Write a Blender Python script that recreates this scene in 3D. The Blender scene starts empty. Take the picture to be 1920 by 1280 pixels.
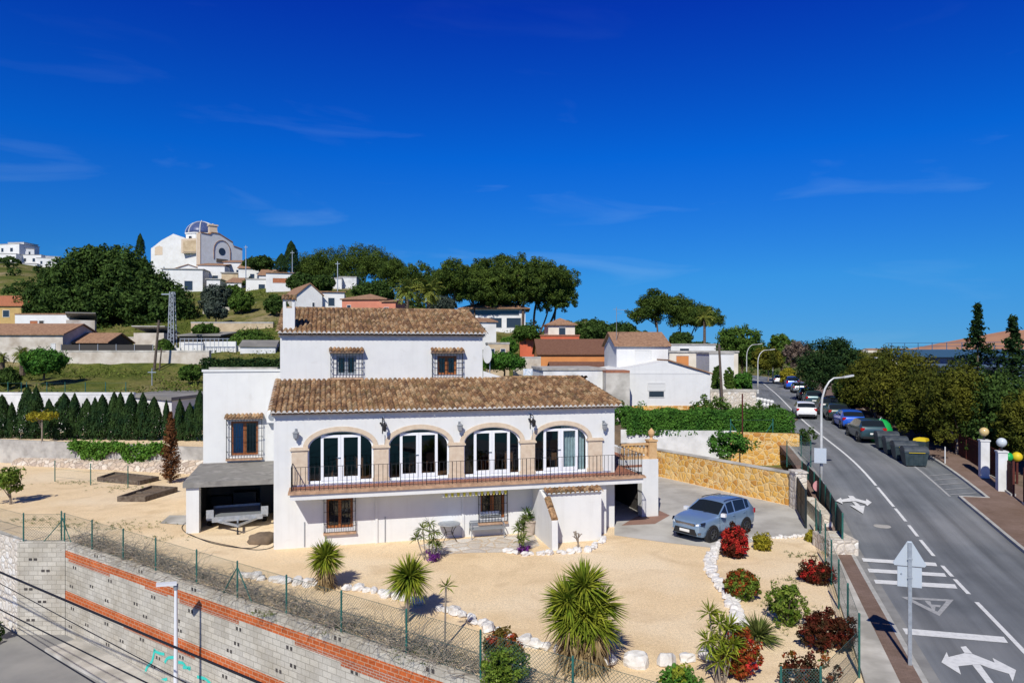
import bpy, math, random
import numpy as np
from mathutils import Vector, Matrix
C = bpy.context.scene.collection
SC = bpy.context.scene
# ---------------------------------------------------------------- camera, world, sun, exposure
F, H, HY = 1331.0, 8.45, 655.0            # focal length in photo pixels, eye height, horizon row
cam_d = bpy.data.cameras.new("camera"); cam = bpy.data.objects.new("camera", cam_d); C.objects.link(cam)
cam_d.sensor_width = 36.0; cam_d.lens = 36.0*F/1920.0; cam_d.shift_y = 15.0/1920.0
cam_d.clip_start = 0.1; cam_d.clip_end = 20000
cam.location = (0, 0, H); cam.rotation_euler = (math.radians(90), 0, 0)
SC.camera = cam
SUN_EL, SUN_AZ = math.radians(42), math.radians(14)     # light travels away from the camera and to the right
W = bpy.data.worlds.new("World"); SC.world = W; W.use_nodes = True
nt = W.node_tree; nt.nodes.clear()
wo = nt.nodes.new("ShaderNodeOutputWorld"); bg = nt.nodes.new("ShaderNodeBackground")
sky = nt.nodes.new("ShaderNodeTexSky"); sky.sky_type = 'NISHITA'; sky.sun_disc = False
sky.sun_elevation = SUN_EL; sky.sun_rotation = math.pi + SUN_AZ
sky.altitude = 1500; sky.air_density = 1.0; sky.dust_density = 0.0; sky.ozone_density = 6.0
hs = nt.nodes.new("ShaderNodeHueSaturation"); hs.inputs['Saturation'].default_value = 1.0; hs.inputs['Value'].default_value = 1.0
gm = nt.nodes.new("ShaderNodeGamma"); gm.inputs['Gamma'].default_value = 1.0
# thin wisps of cirrus
tc = nt.nodes.new("ShaderNodeTexCoord"); mp = nt.nodes.new("ShaderNodeMapping"); mp.inputs['Scale'].default_value = (3.0, 3.0, 16.0); mp.inputs['Location'].default_value = (14.8, 7.6, 9.2)
nz = nt.nodes.new("ShaderNodeTexNoise"); nz.inputs['Scale'].default_value = 1.3; nz.inputs['Detail'].default_value = 7; nz.inputs['Distortion'].default_value = .6
cr = nt.nodes.new("ShaderNodeValToRGB"); cr.color_ramp.elements[0].position = .58; cr.color_ramp.elements[1].position = .95
cr.color_ramp.elements[1].color = (.26, .26, .26, 1)
mx = nt.nodes.new("ShaderNodeMixRGB"); mx.inputs[2].default_value = (2.6, 4.3, 6.2, 1)
nt.links.new(tc.outputs['Generated'], mp.inputs[0]); nt.links.new(mp.outputs[0], nz.inputs['Vector']); nt.links.new(nz.outputs[0], cr.inputs[0])
nrm = nt.nodes.new("ShaderNodeVectorMath"); nrm.operation = 'ADD'; nrm.inputs[1].default_value = (0, 0, .05)   # look a little above the horizon: dry, deep blue mountain air
nt.links.new(tc.outputs['Generated'], nrm.inputs[0]); nt.links.new(nrm.outputs[0], sky.inputs[0])
nt.links.new(sky.outputs[0], hs.inputs['Color']); nt.links.new(hs.outputs[0], gm.inputs[0]); sxz = nt.nodes.new("ShaderNodeSeparateXYZ"); nt.links.new(tc.outputs['Generated'], sxz.inputs[0])
er = nt.nodes.new("ShaderNodeValToRGB"); el_ = er.color_ramp.elements; TINT = [(0.01, (0.1417, 0.3417, 0.5083)), (0.096, (0.1125, 0.45, 0.675)), (0.258, (0.0125, 0.3833, 0.975)), (0.43, (0.0125, 0.1792, 0.95)), (0.8, (0.13, 0.225, 0.38))]
while len(el_) < len(TINT): el_.new(.5)
for i_, (p_, c_) in enumerate(TINT): el_[i_].position = p_; el_[i_].color = (*c_, 1)
tm = nt.nodes.new("ShaderNodeMixRGB"); tm.blend_type = 'MULTIPLY'; tm.inputs[0].default_value = 1
nt.links.new(sxz.outputs[2], er.inputs[0]); nt.links.new(gm.outputs[0], tm.inputs[1]); nt.links.new(er.outputs[0], tm.inputs[2]); nt.links.new(tm.outputs[0], mx.inputs[1]); cz_ = nt.nodes.new("ShaderNodeMapRange"); cz_.inputs[1].default_value = .2; cz_.inputs[2].default_value = .36; cz_.inputs[3].default_value = 1; cz_.inputs[4].default_value = .12
cm_ = nt.nodes.new("ShaderNodeMath"); cm_.operation = 'MULTIPLY'; nt.links.new(sxz.outputs[2], cz_.inputs[0]); nt.links.new(cz_.outputs[0], cm_.inputs[0]); nt.links.new(cr.outputs[0], cm_.inputs[1]); nt.links.new(cm_.outputs[0], mx.inputs[0])
nt.links.new(mx.outputs[0], bg.inputs[0]); bg.inputs[1].default_value = 0.144
nt.links.new(bg.outputs[0], wo.inputs[0])
sd = bpy.data.lights.new("sun", 'SUN'); so = bpy.data.objects.new("sun", sd); C.objects.link(so)
sd.energy = 4.7; sd.angle = math.radians(.5); sd.color = (1.0, .965, .875)
SDIR = Vector((math.sin(SUN_AZ)*math.cos(SUN_EL), math.cos(SUN_AZ)*math.cos(SUN_EL), -math.sin(SUN_EL)))
so.rotation_euler = SDIR.to_track_quat('-Z', 'Y').to_euler(); so.location = (-20, -60, 60)
SC.view_settings.view_transform = 'Standard'; SC.view_settings.look = 'None'; SC.view_settings.exposure = 0.0; SC.view_settings.gamma = 1
SC.cycles.max_bounces = 6; SC.cycles.transparent_max_bounces = 12
SC.cycles.use_denoising = True

# ---------------------------------------------------------------- helpers
R = random.Random(7)
def P(x, y, d): return ((x-960)/F*d, d, H-(y-HY)/F*d)          # photo pixel at depth d -> world
def G(x, y, z=0.0): return P(x, y, (H-z)*F/(y-HY))             # photo pixel on level z -> world
XF = {}
class MB:
    def __init__(s): s.v = []; s.f = []; s.m = []; s.uv = None
    def add(s, vs, fs, mi=0):
        b = len(s.v); s.v += [tuple(v) for v in vs]
        for f in fs: s.f.append(tuple(i+b for i in f)); s.m.append(mi)
    def box(s, x0, x1, y0, y1, z0, z1, mi=0):
        s.add([(x0,y0,z0),(x1,y0,z0),(x1,y1,z0),(x0,y1,z0),(x0,y0,z1),(x1,y0,z1),(x1,y1,z1),(x0,y1,z1)],
              [(0,3,2,1),(4,5,6,7),(0,1,5,4),(1,2,6,5),(2,3,7,6),(3,0,4,7)], mi)
    def obox(s, c, sz, rot=0.0, mi=0, pitch=0.0, roll=0.0):
        m = Matrix.Translation(c) @ Matrix.Rotation(rot, 4, 'Z') @ Matrix.Rotation(pitch, 4, 'Y') @ Matrix.Rotation(roll, 4, 'X')
        x, y, z = sz[0]/2, sz[1]/2, sz[2]/2
        vs = [m @ Vector(p) for p in [(-x,-y,-z),(x,-y,-z),(x,y,-z),(-x,y,-z),(-x,-y,z),(x,-y,z),(x,y,z),(-x,y,z)]]
        s.add(vs, [(0,3,2,1),(4,5,6,7),(0,1,5,4),(1,2,6,5),(2,3,7,6),(3,0,4,7)], mi)
    def quad(s, a, b, c, d, mi=0): s.add([a, b, c, d], [(0,1,2,3)], mi)
    def bar(s, p0, p1, w, h=None, mi=0):              # square bar between two points
        h = h or w; a, b = Vector(p0), Vector(p1); t = (b-a).normalized()
        up = Vector((0,0,1)) if abs(t.z) < .95 else Vector((1,0,0))
        sd_ = t.cross(up).normalized()*(w/2); u = sd_.cross(t).normalized()*(h/2)
        s.add([a-sd_-u, a+sd_-u, a+sd_+u, a-sd_+u, b-sd_-u, b+sd_-u, b+sd_+u, b-sd_+u],
              [(0,3,2,1),(4,5,6,7),(0,1,5,4),(1,2,6,5),(2,3,7,6),(3,0,4,7)], mi)
    def tube(s, pts, r, n=6, mi=0, caps=True):
        pts = [Vector(p) for p in pts]; k = len(pts)
        rs = r if isinstance(r, (list, tuple)) else [r]*k
        b = len(s.v); prev = None
        for i, p in enumerate(pts):
            t = (pts[min(i+1, k-1)]-pts[max(i-1, 0)])
            if t.length < 1e-9: t = Vector((0,0,1))
            t.normalize()
            if prev is None:
                ref = Vector((0,0,1)) if abs(t.z) < .9 else Vector((1,0,0)); a = t.cross(ref).normalized()
            else:
                a = (prev-t*prev.dot(t)); a = a.normalized() if a.length > 1e-6 else t.orthogonal().normalized()
            prev = a; c = t.cross(a)
            for j in range(n):
                g = 2*math.pi*j/n; s.v.append(tuple(p+(a*math.cos(g)+c*math.sin(g))*rs[i]))
        for i in range(k-1):
            for j in range(n):
                s.f.append((b+i*n+j, b+i*n+(j+1) % n, b+(i+1)*n+(j+1) % n, b+(i+1)*n+j)); s.m.append(mi)
        if caps:
            s.f.append(tuple(b+j for j in range(n))[::-1]); s.m.append(mi)
            s.f.append(tuple(b+(k-1)*n+j for j in range(n))); s.m.append(mi)
    def cyl(s, p0, p1, r0, r1=None, n=8, mi=0): s.tube([p0, p1], [r0, r0 if r1 is None else r1], n, mi)
    def extr(s, poly, vec, mi=0):
        n = len(poly); v = Vector(vec); a = [Vector(p) for p in poly]
        s.add(a+[p+v for p in a], [tuple(range(n))[::-1], tuple(range(n, 2*n))]+[(i, (i+1) % n, n+(i+1) % n, n+i) for i in range(n)], mi)
    def lathe(s, prof, c=(0,0,0), n=12, mi=0, sx=1, sy=1):
        b = len(s.v)
        for r, z in prof:
            for j in range(n):
                g = 2*math.pi*j/n; s.v.append((c[0]+r*math.cos(g)*sx, c[1]+r*math.sin(g)*sy, c[2]+z))
        for i in range(len(prof)-1):
            for j in range(n):
                s.f.append((b+i*n+j, b+i*n+(j+1) % n, b+(i+1)*n+(j+1) % n, b+(i+1)*n+j)); s.m.append(mi)
        s.f.append(tuple(b+j for j in range(n))[::-1]); s.m.append(mi)
        s.f.append(tuple(b+(len(prof)-1)*n+j for j in range(n))); s.m.append(mi)
    def ball(s, c, r, n=10, m=7, mi=0, sx=1, sy=1, sz=1):
        s.lathe([(r*math.sin(math.pi*i/m)+1e-4, -r*math.cos(math.pi*i/m)*sz) for i in range(m+1)], c, n, mi, sx, sy)
    def build(s, name, mats, parent=None, world=False, smooth=False, uv=False, label=None):
        v = s.v
        if world and parent is not None and parent in XF:
            (lx, ly, lz), rz = XF[parent]; c, sn = math.cos(-rz), math.sin(-rz)
            v = [((x-lx)*c-(y-ly)*sn, (x-lx)*sn+(y-ly)*c, z-lz) for x, y, z in v]
        me = bpy.data.meshes.new(name); me.from_pydata(v, [], s.f)
        if not isinstance(mats, (list, tuple)): mats = [mats]
        for m_ in mats: me.materials.append(m_)
        if len(mats) > 1: me.polygons.foreach_set('material_index', s.m)
        if smooth: me.polygons.foreach_set('use_smooth', [True]*len(s.f))
        if s.uv is not None or uv:
            l = me.uv_layers.new(name='UVMap'); dat = []
            if s.uv is not None:
                for f in s.f:
                    for i in f: dat += s.uv[i]
            else:
                for pl in me.polygons:
                    n = pl.normal
                    if abs(n.z) > .75:
                        for i in pl.vertices: q = me.vertices[i].co; dat += (q.x, q.y)
                    else:
                        t = Vector((-n.y, n.x, 0)).normalized()
                        if abs(t.x) > .05 and t.x < 0 or abs(t.x) <= .05 and t.y < 0: t = -t
                        for i in pl.vertices: q = me.vertices[i].co; dat += (q.x*t.x+q.y*t.y, q.z)
            l.data.foreach_set('uv', dat)
        me.update()
        o = bpy.data.objects.new(name, me); C.objects.link(o)
        if parent is not None:
            o.parent = parent
            if parent in XF: XF[o] = XF[parent]
        if label: o['label'] = label
        return o
def npmesh(name, V, nper, mat, parent=None, world=False, smooth=False):
    """mesh of separate polygons (nper corners each) from an (N,3) array"""
    V = np.asarray(V, dtype=np.float64).reshape(-1, 3)
    if world and parent is not None and parent in XF:
        (lx, ly, lz), rz = XF[parent]; c, sn = math.cos(-rz), math.sin(-rz)
        x, y = V[:,0]-lx, V[:,1]-ly; V = np.stack([x*c-y*sn, x*sn+y*c, V[:,2]-lz], 1)
    n = len(V); k = n//nper
    me = bpy.data.meshes.new(name); me.vertices.add(n); me.vertices.foreach_set('co', V.astype(np.float32).ravel())
    me.loops.add(n); me.loops.foreach_set('vertex_index', np.arange(n, dtype=np.int32))
    me.polygons.add(k); me.polygons.foreach_set('loop_start', np.arange(0, n, nper, dtype=np.int32)); me.polygons.foreach_set('loop_total', np.full(k, nper, dtype=np.int32))
    me.materials.append(mat); me.update(calc_edges=True); me.validate()
    o = bpy.data.objects.new(name, me); C.objects.link(o)
    if parent is not None:
        o.parent = parent
        if parent in XF: XF[o] = XF[parent]
    return o
def thing(name, label, cat, loc=(0,0,0), rotz=0.0, group=None):
    o = bpy.data.objects.new(name, None); C.objects.link(o); o.empty_display_size = .3
    o.location = loc; o.rotation_euler = (0, 0, rotz); o['label'] = label; o['category'] = cat
    if group: o['group'] = group
    XF[o] = (tuple(loc), rotz); return o
def tag(o, label, cat, group=None, kind=None):
    o['label'] = label; o['category'] = cat
    if group: o['group'] = group
    if kind: o['kind'] = kind
    return o
def struct(o, label=None):
    o['kind'] = 'structure'
    if label: o['label'] = label
    return o
def dup(root, loc, rotz, label=None, group=None, scale=None):
    r = root.copy(); C.objects.link(r); r.location = loc; r.rotation_euler = (0, 0, rotz); XF[r] = (tuple(loc), rotz)
    if scale: r.scale = (scale, scale, scale) if not isinstance(scale, tuple) else scale
    if label: r['label'] = label
    if group: r['group'] = group
    for ch in list(root.children):
        c = ch.copy(); C.objects.link(c); c.parent = r
        for g in list(ch.children):
            d = g.copy(); C.objects.link(d); d.parent = c
    return r
def catmull(pts, n=8):
    pts = [Vector(p) for p in pts]; out = []
    for i in range(len(pts)-1):
        p0, p1, p2, p3 = pts[max(i-1,0)], pts[i], pts[i+1], pts[min(i+2, len(pts)-1)]
        for k in range(n):
            t = k/n
            out.append(.5*((2*p1)+(p2-p0)*t+(2*p0-5*p1+4*p2-p3)*t*t+(3*p1-p0-3*p2+p3)*t**3))
    out.append(pts[-1]); return out

# ---------------------------------------------------------------- materials
M = {}
def newmat(name):
    m = bpy.data.materials.new(name); m.use_nodes = True; n = m.node_tree.nodes; b = n['Principled BSDF']
    M[name] = m; return m, m.node_tree, b
def nd(t, ty, **kw):
    n = t.nodes.new(ty)
    for k, v in kw.items():
        if k in n.inputs: n.inputs[k].default_value = v
        else: setattr(n, k, v)
    return n
def rgba(c): return (c[0], c[1], c[2], 1)
def ramp(t, fac, stops):
    r = t.nodes.new("ShaderNodeValToRGB"); e = r.color_ramp.elements
    while len(e) < len(stops): e.new(.5)
    for i, (p, c) in enumerate(stops): e[i].position = p; e[i].color = rgba(c) if isinstance(c, (tuple, list)) else (c, c, c, 1)
    t.links.new(fac, r.inputs[0]); return r.outputs[0]
def mixc(t, fac, a, b, typ='MIX'):
    m = t.nodes.new("ShaderNodeMixRGB"); m.blend_type = typ
    for i, q in ((0, fac), (1, a), (2, b)):
        if isinstance(q, (int, float)): m.inputs[i].default_value = q
        elif isinstance(q, (tuple, list)): m.inputs[i].default_value = rgba(q)
        else: t.links.new(q, m.inputs[i])
    return m.outputs[0]
def math_(t, op, a, b=0.0):
    m = t.nodes.new("ShaderNodeMath"); m.operation = op
    for i, q in ((0, a), (1, b)):
        if isinstance(q, (int, float)): m.inputs[i].default_value = q
        else: t.links.new(q, m.inputs[i])
    return m.outputs[0]
def noise(t, scale, detail=5, vec=None, dist=0.0, rough=.55):
    n = nd(t, "ShaderNodeTexNoise", Scale=scale, Detail=detail, Distortion=dist, Roughness=rough)
    if vec is None:
        g = t.nodes.new("ShaderNodeNewGeometry"); vec = g.outputs['Position']
    t.links.new(vec, n.inputs['Vector']); return n.outputs[0]
def bumpn(t, b, h, strength=.3, dist=.02):
    u = nd(t, "ShaderNodeBump", Strength=strength, Distance=dist); t.links.new(h, u.inputs['Height']); t.links.new(u.outputs[0], b.inputs['Normal'])
def mk(name, c1, c2=None, scale=4, rough=.8, lo=.38, hi=.62, bump=0, bscale=60, bd=.01, spec=.3, metal=0.0, isl=0.0, speck=0.0, c3=None, s3=.7):
    m, t, b = newmat(name)
    b.inputs['Roughness'].default_value = rough; b.inputs['Metallic'].default_value = metal; b.inputs['Specular IOR Level'].default_value = spec
    col = None
    if c2 is not None:
        col = ramp(t, noise(t, scale), [(lo, c1), (hi, c2)])
        if c3 is not None: col = mixc(t, ramp(t, noise(t, s3, 4), [(.45, 0.0), (.62, 1.0)]), col, c3)
    if isl:
        g = t.nodes.new("ShaderNodeNewGeometry"); k = ramp(t, g.outputs['Random Per Island'], [(0, 1-isl), (1, 1+isl)])
        col = mixc(t, 1.0, col if col is not None else c1, k, 'MULTIPLY')
    if speck:
        k = ramp(t, noise(t, 90, 2), [(.3, 1-speck), (.7, 1+speck)]); col = mixc(t, 1.0, col if col is not None else c1, k, 'MULTIPLY')
    if col is None: b.inputs['Base Color'].default_value = rgba(c1)
    else: t.links.new(col, b.inputs['Base Color'])
    if bump: bumpn(t, b, noise(t, bscale, 4), bump, bd)
    return m
mk('stucco', (.69,.69,.67), (.645,.645,.63), 1.6, .9, .4, .75, .25, 30, .006)
mk('stucco_far', (.74,.74,.72), (.64,.63,.60), .8, .9, .35, .75)
mk('stucco_old', (.62,.57,.49), (.40,.34,.27), .9, .95, .35, .7, .3, 12, .03)
mk('grime_white', (.70,.70,.69), (.5,.5,.48), 1.1, .9, .4, .75)
mk('sandstone', (.64,.53,.40), (.55,.43,.31), 5, .9, .35, .7, .2, 40)
mk('sand', (.84,.645,.405), (.74,.555,.335), .7, .95, .3, .7, .6, 26, .03, .1, speck=.34, c3=(.83,.665,.45), s3=.2)
mk('concrete', (.40,.38,.35), (.28,.265,.24), 2.2, .9, .35, .7, .2, 40, c3=(.47,.45,.41), s3=.9)
mk('concrete_pale', (.58,.55,.49), (.42,.39,.34), 1.5, .9, .35, .7, .2, 40, c3=(.33,.31,.27), s3=.6)
mk('driveway', (.46,.44,.40), (.33,.31,.28), .8, .9, .35, .7, .2, 40, c3=(.52,.50,.46), s3=.35, speck=.08)
mk('asphalt', (.135,.145,.155), (.17,.18,.19), .5, .85, .35, .7, .3, 60, .01, .3, speck=.2, c3=(.20,.205,.21), s3=.14)
mk('street_pale', (.23,.225,.215), (.30,.29,.27), .7, .9, .35, .7, .3, 60, .01, speck=.14)
mk('paint_white', (.72,.72,.70), (.55,.55,.54), 6, .7, .45, .75)
mk('brick_pave', (.30,.175,.13), (.24,.14,.105), 2, .85, .35, .7, .2, 50, speck=.12)
mk('kerb', (.46,.45,.42), (.36,.35,.32), 3, .9)
mk('wood_dark', (.085,.062,.045), (.16,.13,.10), 6, .8)
mk('wood_pole', (.13,.10,.08), (.09,.07,.055), 4, .9)
mk('wood_door', (.33,.115,.035), (.24,.08,.025), 9, .55)
mk('iron', (.018,.018,.02), rough=.5)
mk('iron_grey', (.30,.32,.34), rough=.5, metal=.3)
mk('galv', (.50,.53,.56), (.40,.43,.46), 8, .45, metal=.6)
mk('lamp_metal', (.62,.62,.60), (.50,.50,.48), 3, .5, metal=.2)
mk('pvc', (.80,.81,.83), rough=.35, spec=.5)
mk('fence_green', (.018,.10,.085), (.03,.14,.11), 3, .55)
mk('mesh_green', (.05,.10,.085), rough=.6)
mk('gate_black', (.012,.020,.024), rough=.55)
mk('terracotta', (.36,.15,.085), (.27,.115,.07), 5, .8)
mk('terracotta_edge', (.50,.32,.20), (.34,.21,.135), 5, .85)
mk('mortar_white', (.74,.71,.67), (.58,.54,.49), 6, .9)
mk('rubber', (.012,.012,.013), rough=.8)
mk('plastic_black', (.02,.021,.023), rough=.5)
mk('rim', (.10,.105,.11), rough=.35, metal=.7)
mk('chrome', (.6,.6,.62), rough=.2, metal=.9)
mk('headlight', (.75,.8,.85), rough=.08, spec=.8)
mk('tail_red', (.4,.01,.01), rough=.25)
mk('plate', (.75,.75,.72), rough=.5)
mk('rock_white', (.74,.72,.69), (.55,.52,.48), 5, .9, .35, .7, .6, 12, .04)
mk('bark', (.16,.12,.085), (.085,.062,.045), 6, .95, bump=.5, bscale=20, bd=.03)
mk('bark_pale', (.30,.25,.20), (.19,.155,.12), 6, .95)
mk('trunk_pine', (.15,.105,.08), (.085,.06,.045), 4, .95)
mk('twigs', (.36,.30,.235), (.22,.18,.14), 3, .95)
mk('orange_wall', (.62,.255,.085), (.55,.22,.075), 1, .9)
mk('red_wall', (.62,.14,.065), (.52,.115,.055), 1, .9)
mk('salmon_wall', (.60,.235,.15), (.54,.20,.13), 1, .9)
mk('yellow_wall', (.55,.38,.15), (.46,.31,.12), 1, .9)
mk('beige_wall', (.55,.44,.29), (.43,.33,.21), 1, .9)
mk('cream_wall', (.72,.66,.55), (.62,.56,.46), 1, .9)
mk('roof_brown', (.15,.068,.04), (.20,.10,.06), 5, .85, bump=.5, bscale=9, bd=.05)
mk('roof_far', (.36,.21,.125), (.24,.135,.08), 4, .85, bump=.4, bscale=9, bd=.05)
mk('roof_red', (.42,.16,.075), (.34,.12,.06), 4, .85)
mk('roof_grey', (.23,.22,.20), (.15,.145,.135), .6, .9, c3=(.28,.265,.24), s3=.3)
mk('glass_far', (.03,.04,.055), rough=.15, spec=.6)
mk('shutter', (.62,.62,.60), rough=.6)
mk('shade_cloth', (.055,.05,.045), rough=.9)
mk('dome_blue', (.045,.07,.17), (.085,.11,.23), 3, .35)
mk('blue_board', (.02,.10,.20), rough=.5)
mk('red_cloth', (.5,.02,.04), rough=.8)
mk('white_cloth', (.75,.77,.8), (.4,.5,.62), 5, .8)
mk('yellow_plastic', (.65,.48,.02), rough=.5)
mk('green_plastic', (.01,.33,.07), rough=.45)
mk('bin_grey', (.028,.046,.054), (.045,.066,.074), 3, .5)
mk('bin_lid', (.07,.08,.09), (.04,.05,.06), 3, .4)
mk('sign_back', (.55,.60,.64), rough=.4, metal=.3)
mk('sign_red', (.62,.30,.33), rough=.5)
mk('globe_gold', (.62,.46,.20), rough=.15, spec=.6)
mk('globe_clear', (.55,.60,.62), rough=.1, spec=.6)
mk('rust_metal', (.10,.022,.015), (.065,.016,.012), 2, .8)
mk('school_wall', (.17,.26,.36), (.11,.17,.25), 1, .5)
mk('school_band', (.06,.15,.26), rough=.5)
mk('school_roof', (.42,.22,.125), (.34,.17,.10), .5, .8)
mk('cable_black', (.01,.01,.015), rough=.6)
mk('graffiti', (.05,.55,.45), rough=.7)
mk('awning_yellow', (.70,.60,.08), rough=.8)
mk('awning_pale', (.75,.73,.62), rough=.8)
mk('curtain_blue', (.18,.50,.80), (.12,.38,.66), 9, .8)
mk('curtain_pale', (.55,.66,.66), (.45,.55,.56), 6, .8)
mk('pot', (.50,.42,.35), (.40,.33,.27), 4, .9)
mk('flower_purple', (.10,.015,.14), isl=.5, rough=.8)
mk('soil', (.20,.145,.095), (.13,.095,.065), 2, .95)
mk('step_tile', (.10,.12,.30), (.45,.42,.40), 28, .4, .45, .55)
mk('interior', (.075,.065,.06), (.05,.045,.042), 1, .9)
mk('interior_wood', (.20,.09,.045), rough=.6)
mk('lamp_white', (.72,.73,.74), rough=.4)
def leafmat(name, c1, c2, scale=.9, isl=.45, rough=.65, trans=.25):
    m, t, b = newmat(name); b.inputs['Roughness'].default_value = rough; b.inputs['Specular IOR Level'].default_value = .06
    col = ramp(t, noise(t, scale, 3), [(.36, c1), (.64, c2)])
    g = t.nodes.new("ShaderNodeNewGeometry"); k = ramp(t, g.outputs['Random Per Island'], [(0, 1-isl), (1, 1+isl)])
    col = mixc(t, 1.0, col, k, 'MULTIPLY'); t.links.new(col, b.inputs['Base Color'])
    tr = t.nodes.new("ShaderNodeBsdfTranslucent"); t.links.new(col, tr.inputs[0]); ms = t.nodes.new("ShaderNodeMixShader"); ms.inputs[0].default_value = trans
    t.links.new(b.outputs[0], ms.inputs[1]); t.links.new(tr.outputs[0], ms.inputs[2]); t.links.new(ms.outputs[0], t.nodes['Material Output'].inputs[0])
    return m
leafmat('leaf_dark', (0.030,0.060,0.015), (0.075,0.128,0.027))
leafmat('leaf_pine', (0.040,0.071,0.016), (0.101,0.147,0.025), .5)
leafmat('leaf_cypress', (0.015,0.039,0.015), (0.042,0.078,0.021), 1.5)
leafmat('leaf_mid', (0.044,0.094,0.015), (0.106,0.175,0.031))
leafmat('leaf_hedge', (0.045,0.13,0.022), (0.09,0.21,0.03), 1.2)
leafmat('leaf_olive', (.058,.074,.012), (.135,.135,.018), .45)
leafmat('leaf_grey', (0.054,0.078,0.060), (0.096,0.120,0.090))
leafmat('leaf_yellow', (0.220,0.210,0.020), (0.360,0.300,0.030), 3)
leafmat('leaf_vine', (0.060,0.150,0.020), (0.110,0.220,0.030), 2)
leafmat('leaf_red', (.34,.012,.018), (.48,.05,.03), 4)
leafmat('leaf_redgreen', (0.060,0.096,0.014), (0.360,0.042,0.018), 5)
leafmat('leaf_darkred', (.034,.03,.012), (.115,.020,.013), 3)
leafmat('leaf_glossy', (.06,.12,.014), (.20,.26,.04), 5, rough=.4)
leafmat('leaf_yucca', (0.130,0.190,0.018), (0.300,0.320,0.035), 3, .35)
leafmat('leaf_yucca_pale', (0.090,0.130,0.030), (0.220,0.250,0.070), 3, .35)
leafmat('leaf_palm', (0.11,0.15,0.03), (0.25,0.26,0.05), .8)
leafmat('leaf_dry', (0.230,0.155,0.070), (0.360,0.270,0.140), 3, .4)
leafmat('leaf_dead', (0.110,0.045,0.018), (0.190,0.085,0.035), 2.5, .4)
leafmat('leaf_grass', (0.070,0.115,0.018), (0.150,0.180,0.035), .3)
leafmat('leaf_autumn', (0.100,0.085,0.020), (0.170,0.120,0.030), .8)
leafmat('leaf_bare', (0.130,0.100,0.075), (0.200,0.150,0.120), .8)
def sandmat():
    m = M['sand']; t = m.node_tree; b = t.nodes['Principled BSDF']; old = b.inputs['Base Color'].links[0].from_socket
    col = mixc(t, 1.0, old, ramp(t, noise(t, 11, 3), [(.3, .86), (.7, 1.1)]), 'MULTIPLY')
    col = mixc(t, 1.0, col, ramp(t, noise(t, 30, 2), [(.28, .74), (.5, 1.0), (.75, 1.14)]), 'MULTIPLY')
    col = mixc(t, ramp(t, noise(t, .45, 6, dist=1.2), [(.52, 0.0), (.7, .5)]), col, (.56,.40,.23))
    t.links.new(col, b.inputs['Base Color'])
sandmat()
def stuccomat():
    m = M['stucco']; t = m.node_tree; b = t.nodes['Principled BSDF']; old = b.inputs['Base Color'].links[0].from_socket
    g = t.nodes.new("ShaderNodeNewGeometry"); mp_ = t.nodes.new("ShaderNodeMapping"); mp_.inputs['Scale'].default_value = (5, 5, .28); t.links.new(g.outputs['Position'], mp_.inputs[0])
    col = mixc(t, 1.0, old, ramp(t, noise(t, 1.0, 5, mp_.outputs[0]), [(.25, (.95,.945,.935)), (.5, (1.0,1.0,1.0))]), 'MULTIPLY')
    col = mixc(t, ramp(t, noise(t, 2.2, 7, dist=.8), [(.62, 0.0), (.78, .35)]), col, (.50,.47,.43))
    t.links.new(col, b.inputs['Base Color'])
stuccomat()
def roadmat():
    m = M['asphalt']; t = m.node_tree; b = t.nodes['Principled BSDF']; old = b.inputs['Base Color'].links[0].from_socket
    uv = t.nodes.new("ShaderNodeUVMap"); mp_ = t.nodes.new("ShaderNodeMapping"); mp_.inputs['Scale'].default_value = (1.3, .045, 1); t.links.new(uv.outputs[0], mp_.inputs[0])
    col = mixc(t, 1.0, old, ramp(t, noise(t, 1.0, 4, mp_.outputs[0]), [(.3, .64), (.52, 1.0), (.72, 1.3)]), 'MULTIPLY')
    mp2 = t.nodes.new("ShaderNodeMapping"); mp2.inputs['Scale'].default_value = (1.0, .35, 1); t.links.new(uv.outputs[0], mp2.inputs[0])
    col = mixc(t, ramp(t, noise(t, .8, 5, mp2.outputs[0]), [(.6, 0.0), (.72, .35)]), col, (.075,.08,.085))
    t.links.new(col, b.inputs['Base Color'])
roadmat()
def tilemat():
    m, t, b = newmat('roof_tile'); b.inputs['Roughness'].default_value = .85
    uv = t.nodes.new("ShaderNodeUVMap"); sx = t.nodes.new("ShaderNodeSeparateXYZ"); t.links.new(uv.outputs[0], sx.inputs[0])
    cx = t.nodes.new("ShaderNodeCombineXYZ"); t.links.new(math_(t, 'FLOOR', sx.outputs[0]), cx.inputs[0]); t.links.new(math_(t, 'FLOOR', sx.outputs[1]), cx.inputs[1])
    wn = t.nodes.new("ShaderNodeTexWhiteNoise"); wn.noise_dimensions = '2D'; t.links.new(cx.outputs[0], wn.inputs['Vector'])
    col = ramp(t, wn.outputs['Value'], [(0, (.16,.078,.037)), (.3, (.30,.16,.073)), (.6, (.425,.245,.118)), (.85, (.58,.395,.22)), (1, (.19,.11,.06))])
    moss = ramp(t, noise(t, 1.7, 8), [(.5, 0.0), (.68, .62)])
    col = mixc(t, moss, col, (.17,.13,.045))
    dirt = ramp(t, noise(t, 9, 6), [(.35, .42), (.6, 1.0)])
    col = mixc(t, 1.0, col, dirt, 'MULTIPLY')
    t.links.new(col, b.inputs['Base Color']); bumpn(t, b, noise(t, 45, 3), .4, .01)
tilemat()
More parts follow.
